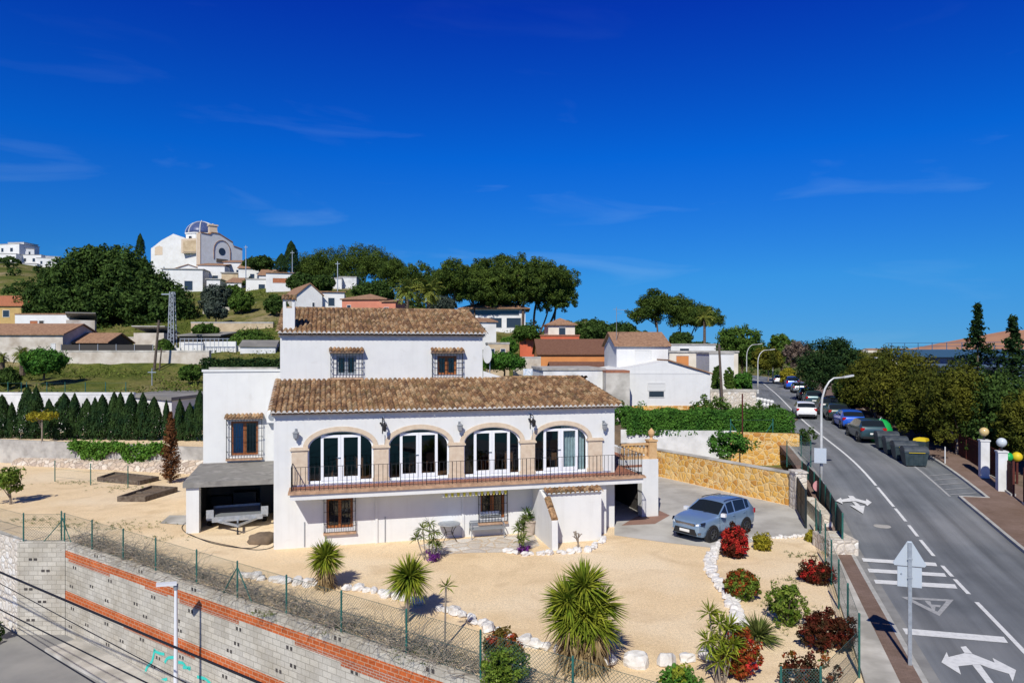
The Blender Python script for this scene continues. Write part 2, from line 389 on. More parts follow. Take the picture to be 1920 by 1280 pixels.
def blockmat(name, c1, c2, mort, bw, bh, msize=.012, hol=None, off=.5):
    m, t, b = newmat(name); b.inputs['Roughness'].default_value = .95; b.inputs['Specular IOR Level'].default_value = .1
    uv = t.nodes.new("ShaderNodeUVMap")
    br = nd(t, "ShaderNodeTexBrick", Scale=1.0); br.inputs['Brick Width'].default_value = bw; br.inputs['Row Height'].default_value = bh
    br.inputs['Mortar Size'].default_value = msize; br.inputs['Mortar Smooth'].default_value = .2; br.offset = off
    br.inputs['Color1'].default_value = rgba(c1); br.inputs['Color2'].default_value = rgba(c2); br.inputs['Mortar'].default_value = rgba(mort)
    t.links.new(uv.outputs[0], br.inputs['Vector'])
    col = mixc(t, 1.0, br.outputs['Color'], ramp(t, noise(t, .8, 6), [(.3, (.78,.74,.66)), (.65, (1.05,1.04,1.0))]), 'MULTIPLY')
    col = mixc(t, 1.0, col, ramp(t, noise(t, 22, 3), [(.3, .88), (.7, 1.1)]), 'MULTIPLY')
    t.links.new(col, b.inputs['Base Color']); bumpn(t, b, br.outputs['Fac'], -.4, .02)
blockmat('block', (.56,.53,.47), (.44,.415,.37), (.33,.31,.27), .4, .2, .014)
blockmat('brick_red', (.56,.135,.04), (.44,.10,.03), (.50,.30,.20), .30, .145, .014)
blockmat('brick_small', (.44,.13,.06), (.36,.10,.05), (.45,.38,.32), .24, .08, .01)
blockmat('pave_red', (.235,.165,.14), (.20,.14,.12), (.16,.12,.10), .2, .1, .006)
def stonemat(name, cols, mort, scale=2.6, edge=.05):
    m, t, b = newmat(name); b.inputs['Roughness'].default_value = .9
    g = t.nodes.new("ShaderNodeNewGeometry")
    wv = t.nodes.new("ShaderNodeVectorMath"); wv.operation = 'ADD'; n0 = nd(t, "ShaderNodeTexNoise", Scale=4.0); t.links.new(g.outputs['Position'], n0.inputs['Vector'])
    sc_ = t.nodes.new("ShaderNodeVectorMath"); sc_.operation = 'SCALE'; sc_.inputs['Scale'].default_value = .16; t.links.new(n0.outputs['Color'], sc_.inputs[0])
    t.links.new(g.outputs['Position'], wv.inputs[0]); t.links.new(sc_.outputs[0], wv.inputs[1])
    v1 = nd(t, "ShaderNodeTexVoronoi", Scale=scale); v2 = nd(t, "ShaderNodeTexVoronoi", Scale=scale); v2.feature = 'DISTANCE_TO_EDGE'
    t.links.new(wv.outputs[0], v1.inputs['Vector']); t.links.new(wv.outputs[0], v2.inputs['Vector'])
    sx = t.nodes.new("ShaderNodeSeparateXYZ"); t.links.new(v1.outputs['Color'], sx.inputs[0])
    k = len(cols); col = ramp(t, sx.outputs[0], [(i/(k-1), c) for i, c in enumerate(cols)])
    col = mixc(t, 1.0, col, ramp(t, noise(t, 14, 4), [(.3, .8), (.7, 1.15)]), 'MULTIPLY')
    col = mixc(t, ramp(t, v2.outputs['Distance'], [(edge*.5, 0.0), (edge*1.3, 1.0)]), mort, col)
    t.links.new(col, b.inputs['Base Color']); bumpn(t, b, ramp(t, v2.outputs['Distance'], [(0, 0.0), (.2, 1.0)]), .6, .05)
stonemat('stone_yellow', [(.56,.27,.045), (.68,.40,.09), (.46,.20,.035), (.74,.50,.20), (.62,.33,.06)], (.66,.50,.26), 2.9)
stonemat('stone_pale', [(.58,.47,.36), (.45,.35,.26), (.66,.58,.48), (.38,.30,.24)], (.28,.22,.17), 2.6, .06)
stonemat('stone_white', [(.70,.64,.55), (.60,.53,.44), (.75,.72,.66)], (.50,.43,.34), 3.2)
stonemat('flagstone', [(.62,.56,.48), (.52,.46,.39), (.68,.64,.58)], (.52,.40,.27), 1.6, .04)
stonemat('stone_dry', [(.34,.31,.27), (.24,.22,.19), (.42,.39,.34), (.18,.17,.15)], (.06,.055,.045), 3.4, .09)
def terrainmat():
    m, t, b = newmat('hillside'); b.inputs['Roughness'].default_value = .95; b.inputs['Specular IOR Level'].default_value = .05
    col = ramp(t, noise(t, .09, 8, rough=.65), [(.3, (.045,.065,.014)), (.44, (.10,.12,.024)), (.55, (.17,.155,.05)), (.66, (.30,.24,.14))])
    col = mixc(t, ramp(t, noise(t, .7, 6), [(.5, 0.0), (.66, .6)]), col, (.045,.065,.018))
    col = mixc(t, 1.0, col, ramp(t, noise(t, 6, 5), [(.3, .65), (.7, 1.25)]), 'MULTIPLY')
    t.links.new(col, b.inputs['Base Color']); bumpn(t, b, noise(t, 2.5, 6), .6, .3)
terrainmat()
def glassmat(name, tint, fac):
    m = bpy.data.materials.new(name); m.use_nodes = True; t = m.node_tree; t.nodes.clear(); M[name] = m
    o = t.nodes.new("ShaderNodeOutputMaterial"); g = nd(t, "ShaderNodeBsdfGlossy", Roughness=.02); g.inputs[0].default_value = (.9,.95,1,1)
    tr = t.nodes.new("ShaderNodeBsdfTransparent"); tr.inputs[0].default_value = rgba(tint)
    fr = nd(t, "ShaderNodeFresnel", IOR=1.5); ms = t.nodes.new("ShaderNodeMixShader")
    t.links.new(math_(t, 'ADD', fr.outputs[0], fac), ms.inputs[0]); t.links.new(tr.outputs[0], ms.inputs[1]); t.links.new(g.outputs[0], ms.inputs[2]); t.links.new(ms.outputs[0], o.inputs[0])
glassmat('glass', (.62,.68,.70), .03)
def carpaint(name, c, metal=.35):
    m, t, b = newmat(name); b.inputs['Base Color'].default_value = rgba(c); b.inputs['Metallic'].default_value = metal; b.inputs['Roughness'].default_value = .32
    b.inputs['Coat Weight'].default_value = .6; b.inputs['Coat Roughness'].default_value = .05
mk('car_glass', (.012,.016,.02), rough=.05, spec=.6)
carpaint('paint_silver', (.25,.38,.54), .5); carpaint('paint_car_white', (.78,.79,.80), .0); carpaint('paint_blue', (.012,.10,.55), .1)
carpaint('paint_black', (.015,.016,.018), .2); carpaint('paint_teal', (.03,.07,.085), .3); carpaint('paint_grey', (.32,.36,.40), .4); carpaint('paint_green_dark', (.03,.05,.04), .2)
# ---------------------------------------------------------------- terrain and roads
ROAD = catmull([(8.03,0,0),(11.2,10,0),(14.37,20,0),(17.07,28.5,0),(19.6,36.5,.4),(21.6,45,1.4),(24.3,58,2.2),(27.4,69,2.4),(36.0,98,2.7),(47.5,138,2.5),(51,165,2.5),(45,190,2.6),(30,206,3.0),(8,215,3.5)], 10)
RD = np.array([tuple(p) for p in ROAD])
def road_frame(i):
    a, b = ROAD[max(i-1,0)], ROAD[min(i+1,len(ROAD)-1)]; t = (b-a); t.z = 0; t.normalize(); return t, Vector((t.y, -t.x, 0))
def roadY(y):
    for i in range(len(ROAD)-1):
        a, b = ROAD[i], ROAD[i+1]
        if a.y <= y <= b.y:
            k = (y-a.y)/(b.y-a.y); t, n = road_frame(i); return a+(b-a)*k, t, n
    return ROAD[0], *road_frame(0)
def roff(y, off, dz=0.0):
    c, t, n = roadY(y); q = c+n*off; return (q.x, q.y, q.z+dz)
COLS = [
 (-900, [(38,-4.4),(56,-.6),(58,1.2),(61,1.5),(64,4.2),(80,6.0),(95,8.5),(110,11),(150,17),(200,28),(260,40),(320,48),(420,52),(800,30),(3000,5)]),
 (0,   [(38,-4.4),(55,-.6),(57,1.2),(61,1.5),(64,4.2),(80,6.0),(83,6.4),(85,8),(95,8.8),(110,11),(150,18),(200,29),(260,40),(300,45),(340,49),(450,46),(800,25),(3000,5)]),
 (150, [(38,-4.4),(53,-.6),(57,1.4),(61,1.5),(64,4.2),(82,6.2),(84,7.9),(95,8.8),(110,12),(150,20),(180,25),(220,30),(300,42),(350,40),(500,25),(3000,5)]),
 (350, [(38,-4.4),(50,.0),(57,1.4),(61,1.5),(64,4.2),(82,6.3),(84,7.9),(95,9),(110,13),(150,19.8),(165,22.2),(175,26.5),(185,29),(205,30),(260,26),(400,15),(3000,4)]),
 (520, [(38,-4.4),(50,.0),(57,1.4),(61,1.5),(64,4.2),(80,6.4),(95,10),(110,14),(140,20.5),(170,26.5),(185,28),(260,22),(400,15),(3000,4)]),
 (650, [(38,-4.4),(52,.0),(66,3.5),(90,9),(110,14.2),(140,19.5),(165,23.5),(195,25.5),(260,18),(400,12),(3000,3)]),
 (800, [(38,-4.4),(52,.0),(66,3.0),(80,4.5),(100,9),(120,13),(140,16),(170,18.5),(260,12),(400,10),(3000,3)]),
 (960, [(38,-4.4),(52,.4),(62,2.6),(80,4),(100,7),(120,10.5),(135,12.6),(160,14),(260,9),(500,12),(620,20),(900,8),(3000,3)]),
 (1100,[(38,-4.4),(46,-1),(53,-.6),(56,2.0),(62,2.8),(80,3.8),(100,5.8),(150,8.5),(220,9),(400,14),(600,33),(800,14),(3000,3)]),
 (1180,[(38,-1.0),(45,-1),(53,-.6),(56,2.0),(62,2.8),(80,3.6),(100,5),(150,8),(300,9),(450,15),(620,28),(800,12),(3000,3)]),
 (1250,[(38,-.8),(52,-.6),(55,2.1),(62,2.8),(80,3.4),(100,4.2),(150,7),(300,8),(620,15),(900,8),(3000,2)]),
 (1400,[(38,-.6),(49,-.4),(53,1.7),(66,2.2),(80,2.6),(100,2.8),(150,3.0),(250,3.2),(600,9),(900,6),(3000,1.5)]),
 (1550,[(30,-.3),(45,.6),(66,1.8),(100,2.3),(150,2.3),(250,3),(600,6),(900,4),(3000,1)]),
 (1750,[(30,-.2),(45,.6),(60,1.3),(100,1.8),(150,2.2),(300,3),(600,5),(3000,1)]),
 (2900,[(30,-.2),(45,.3),(60,.6),(100,1.2),(300,2),(600,3),(3000,0)]),
]
def terr_h(X, Y):
    X = np.asarray(X, float); Y = np.asarray(Y, float); px = 960+X/np.maximum(Y, 1)*F
    xs = [c[0] for c in COLS]
    hs_ = np.stack([np.interp(np.log(np.maximum(Y, 1)), np.log([p[0] for p in c[1]]), [p[1] for p in c[1]]) for c in COLS], 0)
    i = np.clip(np.searchsorted(xs, px)-1, 0, len(xs)-2); xa = np.array(xs)
    k = np.clip((px-xa[i])/(xa[i+1]-xa[i]), 0, 1); k = k*k*(3-2*k); ii = np.arange(len(px))
    h = hs_[i, ii]*(1-k)+hs_[i+1, ii]*k
    d = np.full(len(X), 1e9); rz = np.zeros(len(X)); side = np.zeros(len(X))
    for j in range(len(RD)):
        q = np.hypot(X-RD[j,0], Y-RD[j,1]); s_ = q < d; d[s_] = q[s_]; rz[s_] = RD[j,2]; side[s_] = (X-RD[j,0])[s_]
    low = np.minimum(h, rz-.35); near = np.clip((d-9)/5, 0, 1)
    return np.where(d < 14, low*(1-near)+h*near, h)
def th(x, y): return float(terr_h([x], [y])[0])
def on(px, d, dz=0.0):
    X = (px-960)/F*d; return (X, d, th(X, d)+dz)
def terrain():
    sl = np.linspace(-1.5, 1.6, 190); dd = np.geomspace(6, 9000, 190)
    S, D = np.meshgrid(sl, dd); X, Y = (S*D).ravel(), D.ravel(); Z = terr_h(X, Y)
    rng = np.random.default_rng(3); Z = Z+np.where(Y > 60, rng.normal(0, .12, len(Z)), 0)*np.clip(Y/120, 0, 3)
    # keep the low ground under the garden, the lane and the street in front
    w = (X+19.5)*.57+(Y-31)*.82
    Z = np.where((Y < 38) & (w < 26), np.minimum(Z, -4.4), Z)
    n, m = S.shape; idx = np.arange(n*m).reshape(n, m)
    fs = np.stack([idx[:-1,:-1], idx[:-1,1:], idx[1:,1:], idx[1:,:-1]], -1).reshape(-1, 4)
    me = bpy.data.meshes.new('hillside'); me.from_pydata(np.stack([X, Y, Z], 1).tolist(), [], fs.tolist()); me.materials.append(M['hillside'])
    me.polygons.foreach_set('use_smooth', [True]*len(fs)); o = bpy.data.objects.new('hillside', me); C.objects.link(o); struct(o, 'green terraced hillside rising behind the villa')
terrain()
def strip(name, o0, o1, dz, mat, ya=0, yb=1e9, parent=None, thick=0.0, uv=False):
    mb = MB(); mb.uv = []; pts = []
    if yb < 1e8:
        n = max(2, int((yb-ya)/1.0)+2); ys = [ya+(yb-ya)*i/(n-1) for i in range(n)]
        L = 0
        for y in ys: pts.append((roff(y, o0, dz), roff(y, o1, dz)))
    else:
        for i, c in enumerate(ROAD):
            if c.y < ya: continue
            t, nn = road_frame(i); pts.append((tuple(c+nn*o0+Vector((0,0,dz))), tuple(c+nn*o1+Vector((0,0,dz)))))
    L = 0
    vs, fs, uvs = [], [], []
    for i, (a, b) in enumerate(pts):
        if i: L += math.dist(a, pts[i-1][0])
        if thick:
            vs += [(a[0],a[1],a[2]-thick), a, b, (b[0],b[1],b[2]-thick)]; uvs += [(o0-thick,L),(o0,L),(o1,L),(o1+thick,L)]
        else: vs += [a, b]; uvs += [(o0,L),(o1,L)]
    k = 4 if thick else 2
    for i in range(len(pts)-1):
        for j in range(k-1): fs.append((i*k+j, i*k+j+1, (i+1)*k+j+1, (i+1)*k+j))
    if thick: fs += [(0,1,2,3), tuple((len(pts)-1)*4+j for j in (3,2,1,0))]
    mb.add(vs, fs); mb.uv = uvs
    return mb.build(name, mat, parent)
road = struct(strip('road', -3.05, 4.9, 0.0, M['asphalt']), 'grey asphalt road climbing to the right of the villa')
EDG = -3.05
mk('gutter', (.27,.265,.25), (.21,.205,.195), 1.5, .9)
strip('gutter', -3.04, -2.72, .006, M['gutter'], 2, 62, road)
struct(strip('kerb', -3.2, -3.05, .06, M['kerb'], 2, 62, None, .3))
struct(strip('pavement', -3.75, -3.2, .06, M['pave_red'], 2, 62, None, .3), 'narrow red brick pavement beside the lane')
mb = MB(); n_ = 14; q_ = []
for i in range(n_+1):
    y = 8+20.4*i/n_; c, t, nn = roadY(y); r = c+nn*(-3.75); l = Vector((9.12+(y-18.4)*.349-.05, y, 0)); q_.append((l, r))
for (a, b), (c, d) in zip(q_[:-1], q_[1:]):
    mb.add([(p.x,p.y,z) for p in (a,b,d,c) for z in (-.4,.1)], [(1,3,5,7),(0,1,7,6),(2,3,5,4)])
struct(mb.build('concrete_verge', M['concrete_pale']), 'weathered concrete strip between garden fence and pavement')
struct(strip('sidewalk', 3.75, 7.3, .12, M['pave_red'], 8, 38.4, None, .3), 'wide red brick sidewalk on the right')
struct(strip('kerb', 3.6, 3.75, .13, M['kerb'], 8, 38.4, None, .3))
struct(strip('sidewalk', 5.05, 7.3, .12, M['pave_red'], 42.4, 150, None, .3), 'sidewalk under the roadside trees')
struct(strip('kerb', 4.9, 5.05, .13, M['kerb'], 42.4, 150, None, .3))
k_ = MB(); a, b = roff(38.4, 3.6, .13), roff(38.4, 5.05, .13); k_.bar((a[0],a[1],a[2]-.15), (b[0],b[1],b[2]-.15), .15, .3); struct(k_.build('kerb', M['kerb'])); struct(strip('sidewalk', 5.05, 7.3, .12, M['pave_red'], 38.4, 42.4, None, .3)); struct(strip('kerb', 4.9, 5.05, .13, M['kerb'], 38.4, 42.4, None, .3))
yd = MB(); n_ = 30
for i in range(n_):
    y0, y1 = 8+i*4.5, 12.5+i*4.5
    yd.quad(roff(y0, 7.3, .02), roff(y0, 30, .02), roff(y1, 30, .02), roff(y1, 7.3, .02))
struct(yd.build('school_yard', M['soil']))
# painted markings
def mark(name, polys, mat=None, dz=.012):
    mb = MB()
    for poly in polys: mb.add([groad(x, y, dz) for x, y in poly], [tuple(range(len(poly)))])
    return mb.build(name, mat or M['paint_white'], road)
def groad(x, y, dz):
    z = 0.0
    for _ in range(12): p = G(x, y, z+dz); z += .6*(roadY(p[1])[0].z-z)
    return G(x, y, z+dz)
def z6(pts): return [(1500+x/3.048, 860+y/3.048) for x, y in pts]
for (y0, y1) in [(2,23.8),(24.6,26.2),(26.5,27.8),(29,31.2),(31.7,33.4),(34,36.1),(36.4,39.6),(39.9,150)]:
    strip('centre_line', -.07, .07, .014, M['paint_white'], y0, y1, road)
for bar in [[(352,565),(775,592),(785,612),(362,585)],[(385,625),(825,652),(838,672),(395,646)],[(422,688),(885,715),(900,740),(432,710)],[(585,965),(1165,1015),(1190,1050),(605,1000)]]:
    mark('stop_bar', [z6(bar)])
mark('direction_arrow', [z6([(808,1160),(838,1102),(850,1130),(940,1108),(985,1112),(1112,1162),(1100,1135),(1235,1205),(1215,1272),(1195,1226),(1080,1192),(1030,1172),(985,1174),(905,1182),(920,1230)]), z6([(917,1072),(948,1068),(985,1110),(940,1107)]), z6([(985,1175),(1030,1173),(1130,1310),(1090,1310)])])
mark('direction_arrow', [z6([(205,238),(232,221),(240,231),(282,222),(312,223),(376,240),(380,228),(410,248),(384,268),(375,257),(318,240),(240,246),(246,257)]), z6([(273,209),(304,211),(318,224),(284,222)])])
mark('give_way_triangle', [z6([(285,264),(370,267),(361,312)]), z6([(298,244),(316,243),(345,266),(318,265)])])
mk('paint_worn', (.40,.40,.395), (.28,.28,.28), 8, .8, .4, .7)
mark('warning_triangle', [z6([(575,785),(878,803),(835,812),(640,801)]), z6([(878,803),(797,896),(786,872),(835,812)]), z6([(797,896),(575,785),(640,801),(786,872)])], M['paint_worn'])
mark('warning_figure', [z6([(712,808),(745,812),(752,832),(728,828)]), z6([(728,828),(805,834),(800,846),(745,840)]), z6([(745,840),(775,842),(770,868),(758,866)])], M['paint_worn'])
strip('edge_line', 3.2, 3.32, .012, M['paint_worn'], 38.6, 46, road)
for i in range(5):
    y = 38.9+i*.8; mb = MB(); a, b = Vector(roff(y, 3.4, .012)), Vector(roff(y+.5, 4.8, .012)); w = Vector((0,.06,0)); mb.quad(a-w, b-w, b+w, a+w); mb.build('hatching', M['paint_worn'], road)
# manhole and asphalt patches
mb = MB(); mb.lathe([(.001,0),(.36,0.0),(.38,-.02)], roff(33, -1.2, .012), 20); mb.build('manhole_cover', M['concrete'], road)
# ---------------------------------------------------------------- garden ground and lower street
WA, WB, WC = Vector((-21.5,31,0)), Vector((-19.5,31,0)), Vector((.821,-.571,0))
WN = Vector((-.571,-.821,0))            # the block wall faces the lower street
def sheet(name, poly, z, mat, label=None, thick=0):
    mb = MB()
    if thick: mb.extr([(x, y, z-thick) for x, y in poly], (0, 0, thick))
    else: mb.add([(x, y, z) for x, y in poly], [tuple(range(len(poly)))])
    return struct(mb.build(name, mat), label)
cnr = WB+WC*32.4
FEN0, FEN1 = Vector((9.0,18.4,0)), Vector((13.95,32.6,0))
sheet('garden_ground', [(-46,48.2),(-21.5,31.05),(-19.5,31.05),(cnr.x,cnr.y),(7.35,13.0),(9.1,18.4),(FEN1.x+.2,FEN1.y),(15.6,38.4),(9.6,47.6),(8,60),(-10,56),(-12,46.2),(-20,48.6),(-38,53.2),(-46,55)], 0.0, M['sand'], 'ochre gravel ground of the garden')
sheet('lower_street', [(-70,-10),(16,-10),(16,14),(2,20),(-19,33),(-22,33),(-70,66)], -4.0, M['street_pale'], 'pale street below the block wall')
mb = MB(); a, b = WB+WC*1.2, WB+WC*42
mb.extr([tuple(a+Vector((0,0,-4.2))), tuple(a+WN*1.3+Vector((0,0,-4.2))), tuple(a+WN*1.3+Vector((0,0,-3.86))), tuple(a+Vector((0,0,-3.86)))], b-a)
struct(mb.build('lower_pavement', M['concrete_pale']))
sheet('driveway', [G(1152,1003)[:2],G(1250,1017)[:2],G(1340,1027)[:2],G(1395,1020)[:2],G(1440,1007)[:2],G(1525,1000)[:2],(16.1,37.4),(15.0,38.3),(9.7,47.3),(8.2,52),(5,50),(5.2,36)], .008, M['driveway'], 'grey concrete driveway in front of the carport')
sheet('tile_apron', [G(1165,985)[:2],G(1228,982)[:2],G(1256,966)[:2],G(1232,955)[:2],G(1190,970)[:2]], .013, M['brick_pave'])
sheet('flagstones', [G(785,1021)[:2],G(845,1012)[:2],G(1000,1000)[:2],G(1012,1022)[:2],G(985,1032)[:2],G(955,1035)[:2],G(880,1036)[:2],G(810,1040)[:2]], .01, M['flagstone'], 'pale flagstone patch under the bench')
sheet('concrete_slab', [G(300,981)[:2],G(318,966)[:2],G(352,966)[:2],G(350,984)[:2]], .02, M['concrete_pale'])
sheet('upper_terrace', [(-60,57),(-38,53.2),(-20,48.6),(-12,46.2),(-9,46),(-9,58),(-20,63),(-60,63)], 1.6, M['sand'], 'raised gravel terrace below the cypress hedge', 2.0)
def slab(mb, a, b, z0, z1, n, th_, mi=0):       # upright wall between two points, thickness th_ away from the seen side
    a, b, n = Vector(a), Vector(b), Vector(n); q = [a, b, b-n*th_, a-n*th_]
    mb.extr([(p.x, p.y, z0) for p in q], (0, 0, z1-z0), mi)
# block retaining wall with red brick bands
w = thing('block_wall', 'long grey block retaining wall with two red brick bands and green graffiti', 'wall', tuple(WB+Vector((0,0,-4))))
mb = MB(); slab(mb, WB, WB+WC*33, -4.3, .06, WN, .22); mb.build('wall', M['block'], w, True, uv=True)
def band(name, s0, s1, z0, z1, mat, off): mb = MB(); slab(mb, WB+WC*s0+WN*off, WB+WC*s1+WN*off, z0, z1, WN, off+.1); mb.build(name, M[mat], w, True, uv=True)
band('brick_band', .02, 32.9, -.61, -.31, 'brick_red', .008)
band('brick_band', .02, 32.9, -2.46, -2.06, 'brick_red', .008)
for s0, s1, z in [(.3,3.9,-.75),(9,12.6,-.76),(15.5,18.2,-.75),(17.6,20.4,-.88),(6.6,8.2,-.7)]: band('brick_course', s0, s1, z, -.612, 'brick_small', .006)
for s0, s1, z in [(5,10,-2.58)]: band('brick_course', s0, s1, z, -2.462, 'brick_small', .006)
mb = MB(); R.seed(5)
def hole_shade(mb, s, z, sz=.12):  # dark boxes on the wall face, coloured as the shade inside hollow blocks
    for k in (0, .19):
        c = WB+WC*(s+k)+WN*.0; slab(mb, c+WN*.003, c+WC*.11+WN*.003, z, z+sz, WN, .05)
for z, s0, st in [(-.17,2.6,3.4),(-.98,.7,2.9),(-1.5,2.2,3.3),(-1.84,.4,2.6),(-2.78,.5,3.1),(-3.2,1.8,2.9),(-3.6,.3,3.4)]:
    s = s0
    while s < 32: hole_shade(mb, s, z); s += st+R.uniform(-.5,.5)
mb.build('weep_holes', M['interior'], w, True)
def wallpt(px, py, off=.012):
    d = Vector(((px-960)/F, 1, -(py-HY)/F)); o = Vector((0,0,H)); k = ((WB+WN*off)-o).dot(WN)/d.dot(WN); return o+d*k
mb = MB()
for st in [[(1092,1038),(1072,1125),(1032,1178),(1015,1275)],[(1085,1050),(1125,1068),(1160,1075)],[(1162,1135),(1185,1102),(1235,1098)],[(1238,1130),(1290,1138),(1312,1165),(1342,1182)],[(1290,1168),(1345,1172)],[(1390,1235),(1450,1250),(1500,1300)],[(1060,1230),(1120,1260),(1180,1250)]]:
    pts = catmull([wallpt(x/3.765, 940+y/3.765) for x, y in st], 5)
    for a, b in zip(pts[:-1], pts[1:]):
        s = (b-a).normalized().cross(WN)*.055; mb.quad(a-s, b-s, b+s, a+s)
mb.build('graffiti', M['graffiti'], w, True)
w = thing('return_wall', 'short grey block wall closing the corner at the left edge', 'wall', (-21.5,31,-4))
mb = MB(); mb.box(-21.6,-19.52,31.0,31.25,-4.3,.06); mb.build('wall', M['block'], w, True, uv=True)
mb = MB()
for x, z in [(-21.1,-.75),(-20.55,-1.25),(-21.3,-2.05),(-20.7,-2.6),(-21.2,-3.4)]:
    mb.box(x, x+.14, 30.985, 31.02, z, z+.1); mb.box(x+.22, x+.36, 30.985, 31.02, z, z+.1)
mb.build('weep_holes', M['interior'], w, True)  # dark boxes painted in for the shaded block holes
mb = MB(); slab(mb, WA, WA-WC*26, -4.3, .08, WN, .3); o = mb.build('rubble_wall', M['stone_white'], uv=True); tag(o, 'pale rough rubble wall at the far left edge', 'wall')
# terrace walls on the left
A_, B_ = Vector((-38,53.0,0)), Vector((-20,48.4,0)); tv = (B_-A_).normalized(); tn = Vector((tv.y, -tv.x, 0))
w = thing('terrace_wall', 'long grey rendered terrace wall on a rubble footing behind the raised beds', 'wall', tuple(A_))
mb = MB(); slab(mb, A_-tv*20, B_+tv*9, -.2, 1.72, tn, .3); mb.build('wall', M['concrete'], w, True)
mb = MB(); R.seed(11)
for i in range(15):
    for j in range(70):
        pass
a0, b0 = A_+tv*1.5, B_+tv*2
prof = [(0,-.1),(.75,-.1),(.62,.25),(.4,.62),(0,.85)]
segs = 40
for i in range(segs):
    p, q = a0+(b0-a0)*i/segs, a0+(b0-a0)*(i+1)/segs
    h0 = .45+.5*i/segs
    mb.extr([tuple(p+tn*x+Vector((0,0,z*h0/.85 if z>0 else z))) for x, z in prof], q-p)
mb.build('rubble_footing', M['stone_pale'], w, True)
# yellow stone wall along the driveway
YA, YB = Vector(G(1237,893)), Vector(G(1492,950)); yt = (YB-YA).normalized(); yn = Vector((yt.y, -yt.x, 0))
w = thing('stone_wall', 'long yellow rubble stone wall along the driveway', 'wall', tuple(YA))
mb = MB(); slab(mb, YA-yt*4, YB, -.2, 1.72, yn, .4); mb.build('wall', M['stone_yellow'], w, True)
mb = MB(); slab(mb, YA-yt*4+yn*.03, YB+yn*.03, 1.72, 1.79, yn, .46); mb.build('coping', M['concrete_pale'], w, True)
sheet('bank', [tuple((YA-yt*5).xy),tuple(YB.xy),(17.6,40),(20.4,50.0),(9,53.5),(4,53)], .25, M['soil'])
w = tag((lambda mb: (slab(mb, Vector((8.0,52.2,0)), Vector((16.3,51.4,0)), -.2, 2.55, Vector((-.1,-1,0)), .25), mb.build('concrete_wall', M['grime_white']))[1])(MB()), 'pale grey rendered wall below the long hedge', 'wall')
mb = MB(); slab(mb, Vector((15.6,50.6,0)), Vector((20.0,49.4,0)), -.2, 2.55, Vector((-.26,-.96,0)), .5); tag(mb.build('stone_wall', M['stone_yellow']), 'shorter yellow rubble wall beside the road below the hedge end', 'wall')
mb = MB(); slab(mb, Vector((20.0,49.4,0)), Vector((17.8,42.6,0)), -.1, 1.0, Vector((-.96,.26,0)), .35); tag(mb.build('stone_wall', M['stone_yellow']), 'low stone wall dropping along the pavement to the gate', 'wall')
sheet('hedge_terrace', [(4,52.5),(8.0,52.4),(16.3,51.6),(20.0,49.9),(21.0,55),(25,62),(12,64),(4,62)], 2.4, M['soil'], None, 2.9)
mb = MB(); mb.box(14.9,15.5,37.3,38.1,-.1,1.95); mb.box(14.85,15.55,37.25,38.15,1.95,2.03); tag(mb.build('gate_pillar', M['stone_white']), 'pale stone gate pillar at the end of the driveway wall', 'pillar')
mb = MB(); slab(mb, Vector((15.3,37.2,0)), Vector((14.5,33.2,0)), -.1, .75, Vector((-1,.2,0)), .45); tag(mb.build('kerb_wall', M['stone_white']), 'low pale rubble wall between the gate and the green fence', 'wall')
mb = MB(); slab(mb, Vector((13.0,29.1,0)), Vector((14.2,29.1,0)), -.1, .62, Vector((0,-1,0)), 1.6); tag(mb.build('stone_block_wall', M['stone_white']), 'short pale stone wall end beside the narrow pavement', 'wall')
# ---------------------------------------------------------------- the villa (local frame: u along the front, v to the back)
ROT = math.radians(14.4); HO = (-10.07, 30.0, 0.0); cu, su = math.cos(ROT), math.sin(ROT)
def hp(px, py, v=0.0):
    k = (px-960)/F; u = (k*(30+cu*v)+10.07+su*v)/(cu-k*su); d = 30+su*u+cu*v; return u, H-(py-HY)/F*d
def hw(u, v, z=0.0): return (HO[0]+cu*u-su*v, HO[1]+su*u+cu*v, z)
def facade(mb, a, dr, inn, L, z0, z1, ops, dep=.3, mi=0):
    pt = lambda s, z, w=0.0: (a[0]+dr[0]*s+inn[0]*w, a[1]+dr[1]*s+inn[1]*w, z)
    cur = 0.0
    for s0, s1, zb, zs, rise in sorted(ops):
        mb.quad(pt(cur,z0), pt(s0,z0), pt(s0,z1), pt(cur,z1), mi); n = 18 if rise else 1; c, hwid = (s0+s1)/2, (s1-s0)/2
        zf = lambda s: zs+rise*math.sqrt(max(0, 1-((s-c)/hwid)**2))
        for i in range(n):
            p, q = (c-hwid*math.cos(math.pi*i/n), c-hwid*math.cos(math.pi*(i+1)/n)) if rise else (s0, s1)
            if zb > z0+.001: mb.quad(pt(p,z0), pt(q,z0), pt(q,zb), pt(p,zb), mi)
            mb.quad(pt(p,zf(p)), pt(q,zf(q)), pt(q,z1), pt(p,z1), mi)
            mb.quad(pt(p,zf(p)), pt(p,zf(p),dep), pt(q,zf(q),dep), pt(q,zf(q)), mi)
        mb.quad(pt(s0,zb), pt(s0,zb,dep), pt(s0,zf(s0),dep), pt(s0,zf(s0)), mi)
        mb.quad(pt(s1,zb), pt(s1,zf(s1)), pt(s1,zf(s1),dep), pt(s1,zb,dep), mi)
        mb.quad(pt(s0,zb), pt(s1,zb), pt(s1,zb,dep), pt(s0,zb,dep), mi)
        cur = s1
    mb.quad(pt(cur,z0), pt(L,z0), pt(L,z1), pt(cur,z1), mi)
